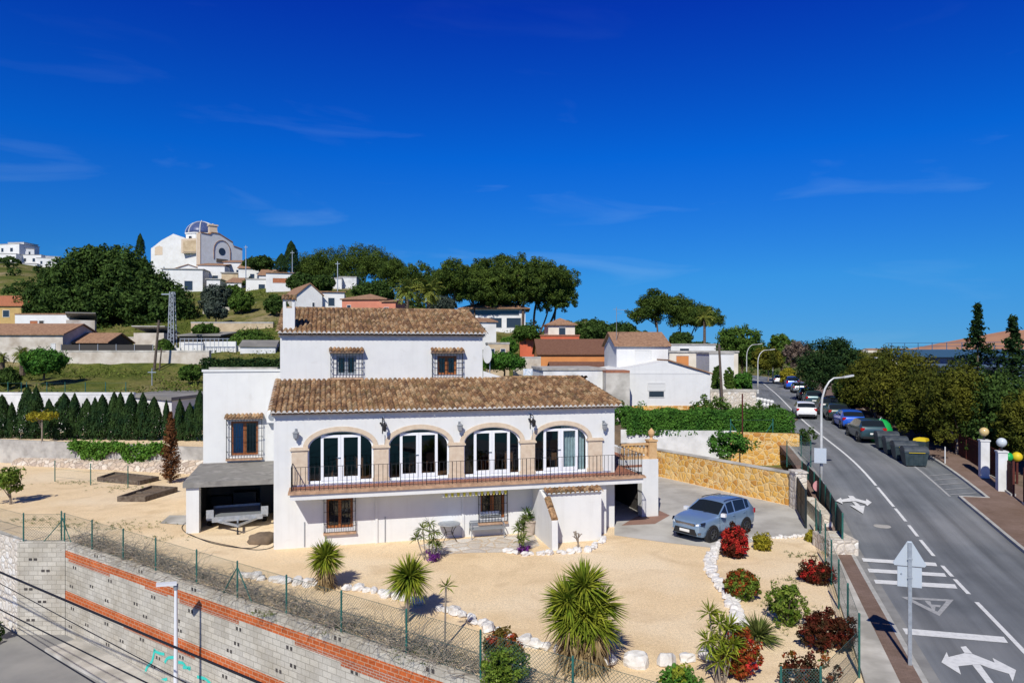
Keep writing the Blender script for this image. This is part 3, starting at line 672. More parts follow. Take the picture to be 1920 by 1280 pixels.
def tile_roof(name, parent, u0, u1, e, t, clip=None, sp=.225, row=.37, seed=1, mortar=True, mats=None, amp=.085, thick=True, lu=None):
    """barrel tiles: e=(v,z) at the eave, t=(v,z) at the top; u is the direction along the eave"""
    rr = random.Random(seed); L = math.hypot(t[0]-e[0], t[1]-e[1]); sv, sz = (t[0]-e[0])/L, (t[1]-e[1])/L; nv, nz_ = -sz, sv
    if nz_ < 0: nv, nz_ = -nv, -nz_
    mb = MB(); mb.uv = []
    ncol = max(1, round((u1-u0)/sp)); sp = (u1-u0)/ncol; nrow = max(1, round(L/row)); rw = L/nrow
    prof = []
    for j in range(9):
        x = j/8; c = abs(x-.5)/.33
        prof.append((x, amp*math.sqrt(1-c*c) if c < 1 else -amp*.25*math.sin((c-1)/.5*math.pi*.5)))
    for c in range(ncol):
        for r in range(nrow):
            s0, s1 = r*rw, (r+1)*rw+.03
            um = u0+(c+.5)*sp
            if clip and um > clip(e[0]+sv*s0): continue
            jz, ju = rr.uniform(-.008,.010), rr.uniform(-.008,.008); tw = rr.uniform(-.01,.01)
            b = len(mb.v)
            for (s, lift, dj) in ((s0-.0, -.035, 0), (s0, .036, 0), (s1, .004, 1)):
                for x, h in prof:
                    hh = h*(1.0 if not dj else .86)+lift+jz
                    uu = u0+(c+x)*sp+ju+tw*dj
                    mb.v.append((uu, e[0]+sv*s+nv*hh, e[1]+sz*s+nz_*hh)); mb.uv.append((c+.5+.01*x+seed*13, r+.5))
            for k in range(2):
                for j in range(8): mb.f.append((b+k*9+j, b+k*9+j+1, b+(k+1)*9+j+1, b+(k+1)*9+j)); mb.m.append(0)
    o = mb.build(name, mats or M['roof_tile'], parent, smooth=False)
    if mortar:
        m2 = MB()
        for c in range(ncol):
            vs = [(u0+(c+x)*sp, e[0]+sv*-.012+nv*(h+.012), e[1]-sz*.012+nz_*(h+.012)) for x, h in prof]
            lo = [(u, e[0]-.012, min(e[1]-.012, z-.02)) for u, v, z in vs]
            for j in range(8): m2.quad(lo[j], lo[j+1], vs[j+1], vs[j])
        m2.build('eave_mortar', M['mortar_white'], o)
    return o
villa = thing('villa', 'white two storey villa with tiled roofs and four arched glass doors', 'house', HO, ROT)
XL, XR = 0.0, 15.44
ops_lo = []
for x0, x1, y0, y1 in [(612,662,935,988),(901,946,924,970)]:
    (a, zt), (b, zb) = hp(x0, y0), hp(x1, y1); ops_lo.append((a, b, zb, zt, 0))
ARCH = [(2.76,2.76),(6.14,2.68),(9.48,2.64),(12.79,2.62)]; ZF = 2.70; ZS, RISE = 4.25, .68
mb = MB()
facade(mb, (XL,0), (1,0), (0,1), XR, -.3, 2.6, ops_lo, .22)
facade(mb, (XL,0), (1,0), (0,1), XR, 2.6, 5.74, [(c-w/2, c+w/2, ZF, ZS, RISE) for c, w in ARCH], .38)
mb.quad((XL,0,-.3), (XL,13.5,-.3), (XL,13.5,5.9), (XL,0,5.74)); mb.quad((XR,0,-.3), (XR,8.3,-.3), (XR,8.3,5.74), (XR,0,5.74))
mb.add([(XR,0,5.74),(XR,8.3,5.74),(XR,4,6.86)], [(0,1,2)])
mb.quad((XL,8.3,-.3), (XR,8.3,-.3), (XR,8.3,5.74), (XL,8.3,5.74))
mb.build('wall', M['stucco'], villa)
mb = MB()                                                     # upper storey
UR = 9.87; ops = []
for x0, x1, y0, y1 in [(631,668,667,702),(820,856,667,702)]:
    (a, zt), (b, zb) = hp(x0, y0, 4), hp(x1, y1, 4); ops.append((a, b, zb, zt, 0))
facade(mb, (XL,4), (1,0), (0,1), UR, 5.8, 9.18, ops, .2)
for u in (XL, UR):
    mb.quad((u,4,5.8), (u,13.2,5.8), (u,13.2,9.18), (u,4,9.18)); mb.add([(u,4,9.18),(u,13.2,9.18),(u,8.7,10.5)], [(0,1,2)])
mb.quad((XL,13.2,5), (UR,13.2,5), (UR,13.2,9.18), (XL,13.2,9.18))
mb.build('upper_wall', M['stucco'], villa)
# roofs
rf = tile_roof('lower_roof', villa, -.12, 15.72, (-.34, 5.80), (4.0, 6.98), lambda v: 15.75-.16*max(0, v+.3), seed=1)
mb = MB(); mb.extr([(-.08,-.03,5.70),(-.08,3.98,6.82),(-.08,3.98,6.72),(-.08,-.03,5.62)], (15.6,0,0)); mb.build('roof_deck', M['mortar_white'], rf)
mb = MB(); mb.box(-.1, 15.6, -.14, -.001, 5.69, 5.735); mb.build('cornice', M['terracotta_edge'], rf)
rb = tile_roof('rear_roof', villa, 9.9, 15.6, (8.6, 5.7), (4.0, 7.0), seed=5, mortar=False)
ru = tile_roof('upper_roof', villa, -.1, 10.0, (3.68, 9.24), (8.7, 10.68), seed=2)
tile_roof('upper_roof', villa, -.1, 10.0, (13.5, 9.24), (8.7, 10.68), seed=3, mortar=False)
mb = MB(); mb.extr([(-.06,3.98,9.13),(-.06,8.7,10.5),(-.06,8.7,10.4),(-.06,3.98,9.05)], (9.98,0,0)); mb.build('roof_deck', M['mortar_white'], ru)
mb = MB(); mb.box(-.08, 9.93, 3.86, 3.999, 9.13, 9.175); mb.build('cornice', M['terracotta_edge'], ru)
def ridge(parent, p0, p1, n):
    mb = MB(); mb.uv = []; a, b = Vector(p0), Vector(p1); rr = random.Random(3); side = (b-a).normalized().cross(Vector((0,0,1))).normalized()
    for i in range(n):
        p, q = a+(b-a)*i/n, a+(b-a)*(i+1.12)/n; base = len(mb.v)
        for c, r_ in ((p, .12), (q, .095)):
            for j in range(7):
                g = math.pi*j/6; w = c+side*math.cos(g)*r_*1.1+Vector((0,0,math.sin(g)*r_+rr.uniform(-.004,.004))); mb.v.append(tuple(w)); mb.uv.append((i+200.5, 7.5))
        for j in range(6): mb.f.append((base+j, base+j+1, base+7+j+1, base+7+j)); mb.m.append(0)
    mb.build('ridge_tiles', M['roof_tile'], parent)
ridge(ru, (-.1,8.7,10.66), (10.0,8.7,10.66), 26); ridge(rf, (9.95,4.0,6.98), (15.1,4.0,6.98), 14)
ridge(rf, (15.72,-.3,5.84), (15.05,4.0,7.0), 12); ridge(rf, (-.13,-.3,5.80), (-.13,4.0,6.98), 12); ridge(ru, (-.1,3.75,9.22), (-.1,8.7,10.66), 13); ridge(ru, (10.0,3.75,9.22), (10.0,8.7,10.66), 13)
mb = MB(); mb.extr([(9.9,3.9,6.5),(11.2,3.9,6.5),(11.0,3.9,7.0),(9.9,3.9,7.35)], (0,.2,0)); mb.build('parapet', M['stucco'], villa)
# chimney
(a, _), (b, _) = hp(531, 600, 4.5), hp(553, 600, 4.5)
ch = MB(); ch.box(a, b, 4.3, 4.9, 9.2, 10.45)
for x in (a, b-.13):
    for y in (4.3, 4.77): ch.box(x, x+.13, y, y+.13, 10.45, 10.8)
ch.box(a, b, 4.3, 4.9, 10.8, 10.86); chn = ch.build('chimney', M['stucco'], villa)
tile_roof('chimney_cap', chn, a-.06, b+.06, (4.2,10.86), (4.6,11.08), seed=6, sp=.16, row=.3, mortar=False, amp=.05); tile_roof('chimney_cap', chn, a-.06, b+.06, (5.0,10.86), (4.6,11.08), seed=7, sp=.16, row=.3, mortar=False, amp=.05)
# barred windows
def barred(u0, u1, z0, z1, v, frame, hood=True, grow=.2, lower=False, curtain=None, name='window', out=.24, dark=False):
    f = MB(); w = .1; y0, y1 = v+.1, v+.17
    f.box(u0, u0+w, y0, y1, z0, z1); f.box(u1-w, u1, y0, y1, z0, z1); f.box(u0+w, u1-w, y0, y1, z1-w, z1); f.box(u0+w, u1-w, y0, y1, z0, z0+w)
    f.box((u0+u1)/2-w*.8, (u0+u1)/2+w*.8, y0-.003, y1, z0+w, z1-w); fr = f.build(name, frame, villa)
    g = MB(); g.quad((u0,v+.15,z0), (u1,v+.15,z0), (u1,v+.15,z1), (u0,v+.15,z1)); g.build('pane', M['glass'], fr)
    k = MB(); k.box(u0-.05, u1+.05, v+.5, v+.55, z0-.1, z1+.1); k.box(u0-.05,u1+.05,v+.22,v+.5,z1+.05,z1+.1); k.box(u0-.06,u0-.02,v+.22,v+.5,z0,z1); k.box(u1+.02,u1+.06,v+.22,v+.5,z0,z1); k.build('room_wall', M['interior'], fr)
    if curtain:
        q = MB(); n = 10
        for i in range(n):
            p = u0+w+(u1-u0)*.44*i/n; p2 = u0+w+(u1-u0)*.44*(i+1)/n; q.quad((p,v+.2+.02*(i%2),z0), (p2,v+.2+.02*((i+1)%2),z0), (p2,v+.2+.02*((i+1)%2),z1), (p,v+.2+.02*(i%2),z1))
        q.build('curtain', M[curtain], fr)
    gr = MB(); a0, a1, b0, b1 = u0-grow, u1+grow, z0-.12, z1+.12; yo = v-out
    n = max(5, round((a1-a0)/.15))
    for i in range(n+1):
        x = a0+(a1-a0)*i/n; gr.cyl((x,yo,b0), (x,yo,b1), .011, n=5)
    for z in (b0, b0+.35, (b0+b1)/2+.1, b1-.25, b1):
        gr.bar((a0,yo,z), (a1,yo,z), .03, .012)
        for x in (a0, a1): gr.bar((x,yo,z), (x,v+.01,z), .025, .012)
    for x in (a0, a1): gr.bar((x,v-out/2,b0), (x,v-out/2,b1), .02)
    gr.build('grille', M['iron'], fr)
    s = MB(); s.box(a0-.03, a1+.03, v-out-.03, v-.001, b0-.12, b0-.03); s.build('sill', M['terracotta_edge'], fr)
    if hood:
        tile_roof('hood', fr, a0-.08, a1+.08, (v-.38,b1+.1), (v,b1+.26), seed=int(u0*10)+20, sp=.19, row=.4, mortar=False, amp=.055)
        h = MB(); h.box(a0-.06, a1+.06, v-.34, v-.001, b1+.03, b1+.07); h.build('hood_slab', M['terracotta_edge'], fr)
for (a, b, zb, zt, _), fm in zip(ops, ('iron_grey', 'wood_door')): barred(a, b, zb, zt, 4, M[fm], grow=.28)
for a, b, zb, zt, _ in ops_lo: barred(a, b, zb, zt, 0, M['wood_door'], hood=False, grow=.1, out=.14)
# annex with carport
AV, AU = 8.3, -4.1
(a, zt), (b, zb) = hp(433, 790, AV), hp(484, 852, AV)
mb = MB(); facade(mb, (AU,AV), (1,0), (0,1), 4.1, 2.2, 7.28, [(a-AU, b-AU, zb, zt, 0)], .2)
mb.quad((AU,AV,0), (AU,13,0), (AU,13,7.28), (AU,AV,7.28)); mb.quad((AU,13,0), (0,13,0), (0,13,7.28), (AU,13,7.28)); mb.quad((AU,AV,6.9),(0,AV,6.9),(0,13,6.9),(AU,13,6.9))
mb.build('annex_wall', M['stucco'], villa)
mb = MB(); mb.box(AU-.06, 0, AV-.06, AV+.25, 7.28, 7.40); mb.build('parapet', M['stucco'], villa)
barred(a, b, zb, zt, AV, M['wood_door'], grow=.2, curtain='curtain_blue')
mk('canopy', (.30,.285,.26), (.17,.16,.15), 3, .95, .35, .65, .3, 20, .02, c3=(.22,.21,.19), s3=.8)
cp = MB(); cp.extr([(AU-.12,3.6,2.12),(AU-.12,3.6,2.36),(AU-.12,8.29,2.52),(AU-.12,8.29,2.3)], (4.1+.11,0,0)); cp.build('carport_roof', M['canopy'], villa)
cp = MB(); cp.box(AU, AU+.55, 3.75, 4.25, -.05, 2.12); cp.build('carport_pillar', M['stucco'], villa)
mk('carport_inner', (.10,.09,.085), (.06,.055,.05), 1, .95)  # near-black colour painted in for the deep shade under the carport
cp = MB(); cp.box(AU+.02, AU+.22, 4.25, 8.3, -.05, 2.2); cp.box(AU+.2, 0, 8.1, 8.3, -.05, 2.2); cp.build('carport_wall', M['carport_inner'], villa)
cp = MB(); cp.box(-1.2,-.35,7.2,8.0,.0,1.5); cp.box(-3.6,-2.6,7.5,8.0,0,.9); cp.box(-2.5,-1.4,7.3,7.9,0,1.1); cp.build('stored_boxes', M['plastic_black'], villa)
au = MB(); (a, zt), (b, zb) = hp(500, 771, AV-.4), hp(516, 792, AV-.4); au.box(a, -.02, AV-.42, AV-.06, zb, zt); au.box(a+.03,-.05,AV-.36,AV-.1,zb-.06,zb); ac = au.build('air_conditioner', M['stucco_far'], villa)
au = MB(); au.cyl((a+.28,AV-.435,(zb+zt)/2), (a+.28,AV-.422,(zb+zt)/2), .2, n=16); au.build('fan_grille', M['iron_grey'], ac)
# arched doors
for i, (c, w) in enumerate(ARCH):
    h2 = w/2; V = .16
    zf = lambda s, d=0.0: ZS+(RISE-d)*math.sqrt(max(0, 1-((s-c)/(h2-d))**2)) if abs(s-c) < h2-d else ZS
    mb = MB(); n = 20; ps = [c-h2*math.cos(math.pi*k/n) for k in range(n+1)]
    pts = [(c-h2, ZF)]+[(p, zf(p)) for p in ps]+[(c+h2, ZF)]
    d = .06; pin = [(c-h2+d, ZF)]+[(c+(p-c)*(h2-d)/h2, zf(p)-d) for p in ps]+[(c+h2-d, ZF)]
    for k in range(len(pts)-1):
        for y in (V-.03, V+.03): mb.quad((pts[k][0],y,pts[k][1]), (pts[k+1][0],y,pts[k+1][1]), (pin[k+1][0],y,pin[k+1][1]), (pin[k][0],y,pin[k][1]))
        mb.quad((pin[k][0],V-.03,pin[k][1]), (pin[k+1][0],V-.03,pin[k+1][1]), (pin[k+1][0],V+.03,pin[k+1][1]), (pin[k][0],V+.03,pin[k][1]))
    mb.box(c-h2+d, c+h2-d, V-.035, V+.035, ZF, ZF+.09)
    aw = mb.build('arched_window', M['pvc'] , villa)
    dt = ZS+.62*RISE+.08
    for s in (-1, 1):
        m2 = MB(); x0, x1 = (c-.84, c-.005) if s < 0 else (c+.005, c+.84); y0, y1 = V-.06, V+.02; f = .115
        m2.box(x0, x0+f, y0, y1, ZF+.09, dt); m2.box(x1-f, x1, y0, y1, ZF+.09, dt); m2.box(x0+f, x1-f, y0, y1, dt-f, dt); m2.box(x0+f, x1-f, y0, y1, ZF+.09, ZF+.09+f*1.3)
        m2.build('door_leaf', M['pvc'], aw)
    m2 = MB(); m2.box(c-.16, c-.02, V-.1, V-.06, 3.75, 3.79); m2.build('handle', M['chrome'], aw)
    m2 = MB(); vs = [(p, V+.012, z) for p, z in pin]; m2.add(vs, [tuple(range(len(vs)))]); m2.build('glass', M['glass'], aw)
    # stone surround
    m3 = MB(); n = 22; t_ = .2; bd = -.05
    for k in range(n):
        q = []
        for g in (math.pi*k/n, math.pi*(k+1)/n):
            q.append(((c-h2*math.cos(g), ZS+RISE*math.sin(g)), (c-(h2+t_)*math.cos(g), ZS+(RISE+t_)*math.sin(g))))
        (a0, b0), (a1, b1) = q
        m3.quad((a0[0],bd,a0[1]), (a1[0],bd,a1[1]), (b1[0],bd,b1[1]), (b0[0],bd,b0[1])); m3.quad((b0[0],bd,b0[1]), (b1[0],bd,b1[1]), (b1[0],0,b1[1]), (b0[0],0,b0[1])); m3.quad((a0[0],bd,a0[1]), (a1[0],bd,a1[1]), (a1[0],.12,a1[1]), (a0[0],.12,a0[1]))
    m3.build('arch_surround', M['sandstone'], villa)
edges = [.72]+[((ARCH[i][0]+ARCH[i][1]/2), (ARCH[i+1][0]-ARCH[i+1][1]/2)) for i in range(3)]+[14.78]
pil = [(.72, ARCH[0][0]-ARCH[0][1]/2)]+edges[1:4]+[(ARCH[3][0]+ARCH[3][1]/2, 14.80)]
for a, b in pil:
    mb = MB(); mb.box(a+.004, b-.004, -.07, .1, ZF, ZS-.1); mb.box(a-.06, b+.06, -.13, .12, ZS-.1, ZS-.03); mb.box(a-.02, b+.02, -.1, .1, ZS-.03, ZS+.03); mb.box(a-.03,b+.03,-.09,.1,ZF,ZF+.16); mb.build('pilaster', M['sandstone'], villa)
# room behind the glass
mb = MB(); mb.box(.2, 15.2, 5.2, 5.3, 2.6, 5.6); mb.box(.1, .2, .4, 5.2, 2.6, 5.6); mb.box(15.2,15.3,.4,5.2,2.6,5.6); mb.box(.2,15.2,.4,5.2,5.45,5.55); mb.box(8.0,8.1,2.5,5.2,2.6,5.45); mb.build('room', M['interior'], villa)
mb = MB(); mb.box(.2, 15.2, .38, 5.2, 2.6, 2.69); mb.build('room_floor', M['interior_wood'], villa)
for x, y in [(3.0,1.9),(6.3,2.2),(10.0,1.9),(12.2,2.0)]:
    mb = MB()
    mb.box(x-.7, x+.7, y-.4, y+.4, 3.38, 3.43)
    for dx in (-.6,.6):
        for dy in (-.32,.32): mb.box(x+dx-.03, x+dx+.03, y+dy-.03, y+dy+.03, 2.69, 3.38)
    for dx in (-.45, .35): mb.box(x+dx, x+dx+.4, y-.75, y-.7, 3.1, 3.65); mb.box(x+dx, x+dx+.4, y-.75, y-.35, 3.1, 3.15); mb.box(x+dx,x+dx+.04,y-.75,y-.71,2.69,3.1); mb.box(x+dx+.36,x+dx+.4,y-.75,y-.71,2.69,3.1)
    mb.build('dining_table', M['interior_wood'], villa)
mb = MB(); n = 16
for i in range(n):
    p, q = 12.9+1.15*i/n, 12.9+1.15*(i+1)/n; mb.quad((p,.42+.05*(i%2),2.72), (q,.42+.05*((i+1)%2),2.72), (q,.42+.05*((i+1)%2),4.9), (p,.42+.05*(i%2),4.9))
mb.build('curtain', M['curtain_pale'], villa)
n = 6
for b0 in (14.3,):
    mb = MB()
    for i in range(n):
        p, q = b0+.3*i/n, b0+.3*(i+1)/n; mb.quad((p,.45+.04*(i%2),2.72), (q,.45+.04*((i+1)%2),2.72), (q,.45+.04*((i+1)%2),4.9), (p,.45+.04*(i%2),4.9))
    mb.build('curtain', M['curtain_blue'], villa)
# balcony
BV = -1.25; BL, BR = .72, 16.35
bal = MB(); bal.box(BL, BR, BV, -.002, 2.28, 2.52); bal.box(XR+.002, BR, -.002, 1.55, 2.28, 2.52); bal.box(XR+.002, 18.2, 1.55, 8.3, 2.28, 2.52)
bal = bal.build('balcony', M['stucco'], villa)
mb = MB(); mb.box(BL-.08, BR+.1, BV-.1, -.004, 2.52, 2.60); mb.box(XR+.004, BR+.1, -.004, 1.5, 2.52, 2.60); mb.box(BL-.05, BR+.06, BV-.05, BV+.25, 2.60, 2.645); mb.build('edge_tiles', M['terracotta_edge'], bal)
mb = MB(); mb.box(BL, BR, BV+.25, -.13, 2.6, 2.632); mb.box(XR+.006, BR, -.13, 1.55, 2.6, 2.632); mb.box(XR+.006, 18.0, 1.55, 8.2, 2.52, 2.632); mb.build('floor_tiles', M['terracotta'], bal)
mb = MB(); mb.box(.9, 15.2, -.13, -.004, 2.6, 2.70); mb.build('door_step', M['step_tile'], bal)
def railing(p0, p1, n, zb, zt, posts=6):
    mb = MB(); a, b = Vector(p0), Vector(p1)
    for z in (zt, zb+.08): mb.bar(a+Vector((0,0,z)), b+Vector((0,0,z)), .035, .015)
    for i in range(n+1):
        q = a+(b-a)*i/n; k = i % posts == 0; mb.cyl(q+Vector((0,0,zb)), q+Vector((0,0,zt)), .018 if k else .0115, n=5)
    return mb.build('railing', M['iron'], bal)
railing((BL+.05,BV+.05,0), (BR-.05,BV+.05,0), 84, 2.64, 3.62); railing((BL+.05,BV+.05,0), (BL+.05,-.05,0), 6, 2.64, 3.62); railing((BR-.05,BV+.05,0), (BR-.05,1.6,0), 16, 2.64, 3.62)
mb = MB(); (a, _), (b, _) = hp(828, 920, -1.0), hp(950, 920, -1.0); n = 22
for i in range(n):
    p, q = a+(b-a)*i/n, a+(b-a)*(i+1)/n; mb.add([(p,-1.02,2.27),(q,-1.02,2.27),(q,-1.06,2.12),((p+q)/2,-1.07,2.05),(p,-1.06,2.12)], [(0,1,2,3,4)], i % 2)
mb.cyl((a,-1.0,2.24), (b,-1.0,2.24), .04); mb.build('awning_valance', [M['awning_pale'], M['awning_yellow']], bal)
# store box and wing wall below the balcony
mb = MB(); mb.box(11.62, 13.98, -2.0, -.004, -.05, 2.18); mb.build('store_wall', M['stucco'], villa)
tile_roof('store_roof', villa, 11.4, 14.02, (-2.16,2.22), (-1.62,2.30), seed=9, row=.3, mortar=False)
mb = MB(); mb.box(11.45, 13.98, -2.14, -.01, 2.18, 2.22); mb.build('store_eave', M['stucco'], villa)
mb = MB(); mb.extr([(11.36,-.004,-.05),(11.36,-.004,2.27),(11.36,-1.0,2.27),(11.36,-1.9,1.95),(11.36,-3.0,1.22),(11.36,-3.05,-.05)], (.26,0,0)); mb.build('wing_wall', M['stucco'], villa)
for s0, s1 in ((0.02,.46),(.54,1.0)):
    q0, q1 = Vector((11.49,-1.95,1.98)), Vector((11.49,-3.0,1.28)); p, r = q0+(q1-q0)*s0, q0+(q1-q0)*s1
    mb = MB(); mb.uv = []; mb.tube([p, r], [.15,.15], 10); mb.uv = [(7.5,3.5+s0)]*len(mb.v); mb.build('wall_tile', M['roof_tile'], villa)
mb = MB(); mb.box(14.0, 14.62, -1.0, -.5, -.05, 2.279); mb.build('carport_pillar', M['stucco'], villa)
# right terrace block, garage opening, balustrade
mb = MB(); mb.box(17.55, 18.45, 1.5, 2.0, -.1, 2.9); mb.box(18.15, 18.45, 2.0, 8.3, -.1, 2.9); mb.box(16.4,17.55,1.6,1.9,2.535,2.9); mb.box(15.46,18.15,8.05,8.32,2.53,3.22); mb.build('terrace_wall', M['stucco'], villa)
mb = MB(); mb.box(15.46, 17.9, 7.9, 8.1, -.1, 2.28); mb.box(15.9, 16.6, 6.0, 7.5, 0, .5); mb.box(15.46,15.6,.3,7.9,-.1,2.28); mb.box(17.9,18.13,2.02,7.9,-.1,2.28); mb.build('garage_back', M['interior'], villa)  # near-black lining puts the garage shade into the wall colour
BAL = [(0.075,0),(.075,.05),(.045,.07),(.05,.12),(.085,.24),(.08,.33),(.045,.46),(.04,.52),(.065,.56),(.07,.6)]
def balustrade(p0, p1, z, n, mat='stone_bal'):
    mb = MB(); a, b = Vector(p0), Vector(p1); L = (b-a).length; ang = math.atan2(b.y-a.y, b.x-a.x)
    mb.obox((a+b)/2+Vector((0,0,z+.05)), (L,.2,.1), ang); mb.obox((a+b)/2+Vector((0,0,z+.75)), (L,.22,.1), ang)
    for i in range(n): q = a+(b-a)*(i+.5)/n; mb.lathe([(r*1.1,h) for r, h in BAL], (q.x,q.y,z+.1), 8)
    return mb.build('balustrade', M[mat], villa)
mk('stone_bal', (.62,.40,.20), (.52,.32,.15), 4, .9)
balustrade((15.5,8.2,0), (18.3,8.2,0), 3.22, 12); balustrade((16.5,1.75,0), (17.98,1.75,0), 2.9, 7, 'stone_bal')
mb = MB(); mb.box(17.98, 18.40, 1.55, 1.97, 2.9, 3.78); mb.box(17.94,18.44,1.51,2.01,3.78,3.86); mb.lathe([(.12,3.86),(.08,3.92),(.06,3.98),(.13,4.06),(.17,4.17),(.15,4.29),(.07,4.38),(.03,4.44)], (18.19,1.76,0), 12); mb.build('balustrade_post', M['stone_bal'], villa)
# wall lanterns and iron brackets
def lantern(px, py, big=False):
    u, z = hp(px, py); mb = MB()
    if big:
        mb.cyl((u,-.02,z-.35),(u,-.02,z+.35),.02,n=5); mb.tube([(u,-.02,z+.25),(u+.05,-.2,z+.3),(u+.06,-.4,z+.2)], .018, 5); mb.tube([(u,-.02,z-.1),(u+.05,-.15,z+.05),(u+.06,-.38,z+.18)], .015, 5)
        for k in range(5): mb.ball((u-.08+.05*k,-.1-.05*k,z+.1-.06*(k%3)), .05, 6, 5)
        mb.lathe([(.03,.1),(.1,.02),(.07,-.2),(.03,-.25)], (u+.06,-.42,z+.02), 6); mb.build('lantern', M['iron'], villa)
        mb2 = MB(); mb2.cyl((u+.1,-.05,z-1.9), (u+.1,-.05,z-.4), .012, n=5); mb2.build('downlead', M['iron_grey'], villa)
    else:
        mb.tube([(u,-.01,z+.1),(u,-.15,z+.2),(u,-.22,z+.14)], .02, 5); mb.box(u-.05,u+.05,-.03,-.001,z-.05,z+.2)
        mb.lathe([(.02,.16),(.16,.06),(.13,.05),(.1,-.16),(.05,-.2),(.03,-.26)], (u,-.22,z-.02), 6); mb.build('lantern', M['iron_grey'], villa)
for px, py in ((555,812),(861,798),(1131,796)): lantern(px, py)
for px, py in ((717,797),(994,789)): lantern(px, py, True)
for px, y0, y1 in ((571,978,1024),(722,968,1018)):
    (u, za), (_, zb) = hp(px, y0), hp(px, y1); mb = MB(); mb.box(u-.02, u+.02, -.035, -.002, zb, za); mb.build('drain_pipe', M['iron_grey'], villa)
for px in (706, 868):
    (u, za), (_, zb) = hp(px, 960), hp(px, 1018); mb = MB(); mb.box(u-.05, u+.05, -.06, -.002, 0, 2.27); mb.build('drain_pipe', M['stucco'], villa)
# ---------------------------------------------------------------- garden objects
def chain_mesh(mb, a, b, z0, z1, step=.085, w=.0055):
    """woven wire diamonds between two points, as thin real strips"""
    a, b = Vector(a), Vector(b); L = (b-a).length; t = (b-a)/L; h = z1-z0; n = Vector((-t.y, t.x, 0))*.004
    k = int((L+h)/step)
    for i in range(k+1):
        s = i*step-h
        for sg in (1, -1):
            p0, q0, p1, q1 = s, z0, s+h, z1
            if p0 < 0: q0 += -p0; p0 = 0
            if p1 > L: q1 -= p1-L; p1 = L
            if p1 <= p0: continue
            if sg < 0: p0, p1 = L-p0, L-p1
            A, B = a+t*p0+Vector((0,0,q0))+n*sg, a+t*p1+Vector((0,0,q1))+n*sg; u = Vector((0,0,w))
            mb.add([A-u, B-u, B+u, A+u], [(0,1,2,3)])
def fence(name, label, pts, h, z0=.06, braces=(), step=.085, mesh=True, shade=False, pr=.03):
    t = thing(name, label, 'fence', (pts[0][0], pts[0][1], z0))
    for p in pts:
        mb = MB(); mb.cyl((p[0],p[1],z0-.1), (p[0],p[1],z0+h), pr, n=8); mb.ball((p[0],p[1],z0+h), pr*1.1, 8, 4); mb.build('post', M['fence_green'], t, True)
    for i, dx in braces:
        p, q = Vector(pts[i]), Vector(pts[i+(1 if dx > 0 else -1)]); e = p+(q-p).normalized()*abs(dx)
        mb = MB(); mb.cyl((p.x,p.y,z0+h*.85), (e.x,e.y,z0), .02); mb.build('brace', M['fence_green'], t, True)
    mb = MB()
    for p, q in zip(pts[:-1], pts[1:]):
        for z in (.05, h*.5, h-.04): mb.bar((p[0],p[1],z0+z), (q[0],q[1],z0+z), .008)
        if mesh: chain_mesh(mb, (p[0],p[1],0), (q[0],q[1],0), z0+.04, z0+h-.04, step)
    mb.build('wire_mesh', M['mesh_green'], t, True)
    if shade:
        mb = MB()
        for p, q in zip(pts[:-1], pts[1:]):
            d = Vector((q[0]-p[0],q[1]-p[1],0)).normalized().cross(Vector((0,0,1)))*.03; slab(mb, Vector((p[0],p[1],0))+d, Vector((q[0],q[1],0))+d, z0+.03, z0+h-.02, d.normalized(), .012)
        mb.build('shade_netting', M['gate_black'], t, True)
    return t
fp = [tuple(wallpt(px, 1100, -.11).xy) for px in (115,172.6,231,292,368.6,445,537,640,762,901,1074,1292)]
fence('chain_link_fence', 'long green chain link fence on top of the block wall', fp, 1.22, braces=((0,.9),(5,-.8),(5,.8)), step=.10)
fa = [(-21.55-.82*s, 31.0+.57*s) for s in (0,.55,2.9,5.4,8,10.6,13.2)]
fence('chain_link_fence', 'short green chain link fence on the pale rubble wall at the left edge', [(-19.6,31.1),(-21.4,31.1)]+fa[2:], 1.22, braces=((0,.9),), step=.12)
n_ = 7; fr_ = [tuple((FEN0+(FEN1-FEN0)*i/(n_-1)).xy) for i in range(n_)]
fence('chain_link_fence', 'tall green chain link fence between the garden and the concrete strip', fr_, 1.6, 0, braces=((6,-1.0),), step=.06)
fence('chain_link_fence', 'short green fence piece in front of the dark shrub at the bottom edge', [(6.1,16.1),(7.0,16.1),(8.95,18.3)], 1.25, 0, step=.075)
gf = [roff(y, -3.5)[:2] for y in (28.3,30.3,32.3,34.3,36.3,38.3,40.3,42.3)]
fence('netted_fence', 'dark green netted fence along the road beside the gate', gf, 1.25, .42, braces=((0,1.2),), mesh=True, shade=True, step=.12, pr=.04)
fence('wire_fence', 'small green wire fence beside the pavement behind the driveway wall', [(17.0,43.9),(18.4,43.7),(18.9,46.4)], 1.5, 1.3, step=.12)
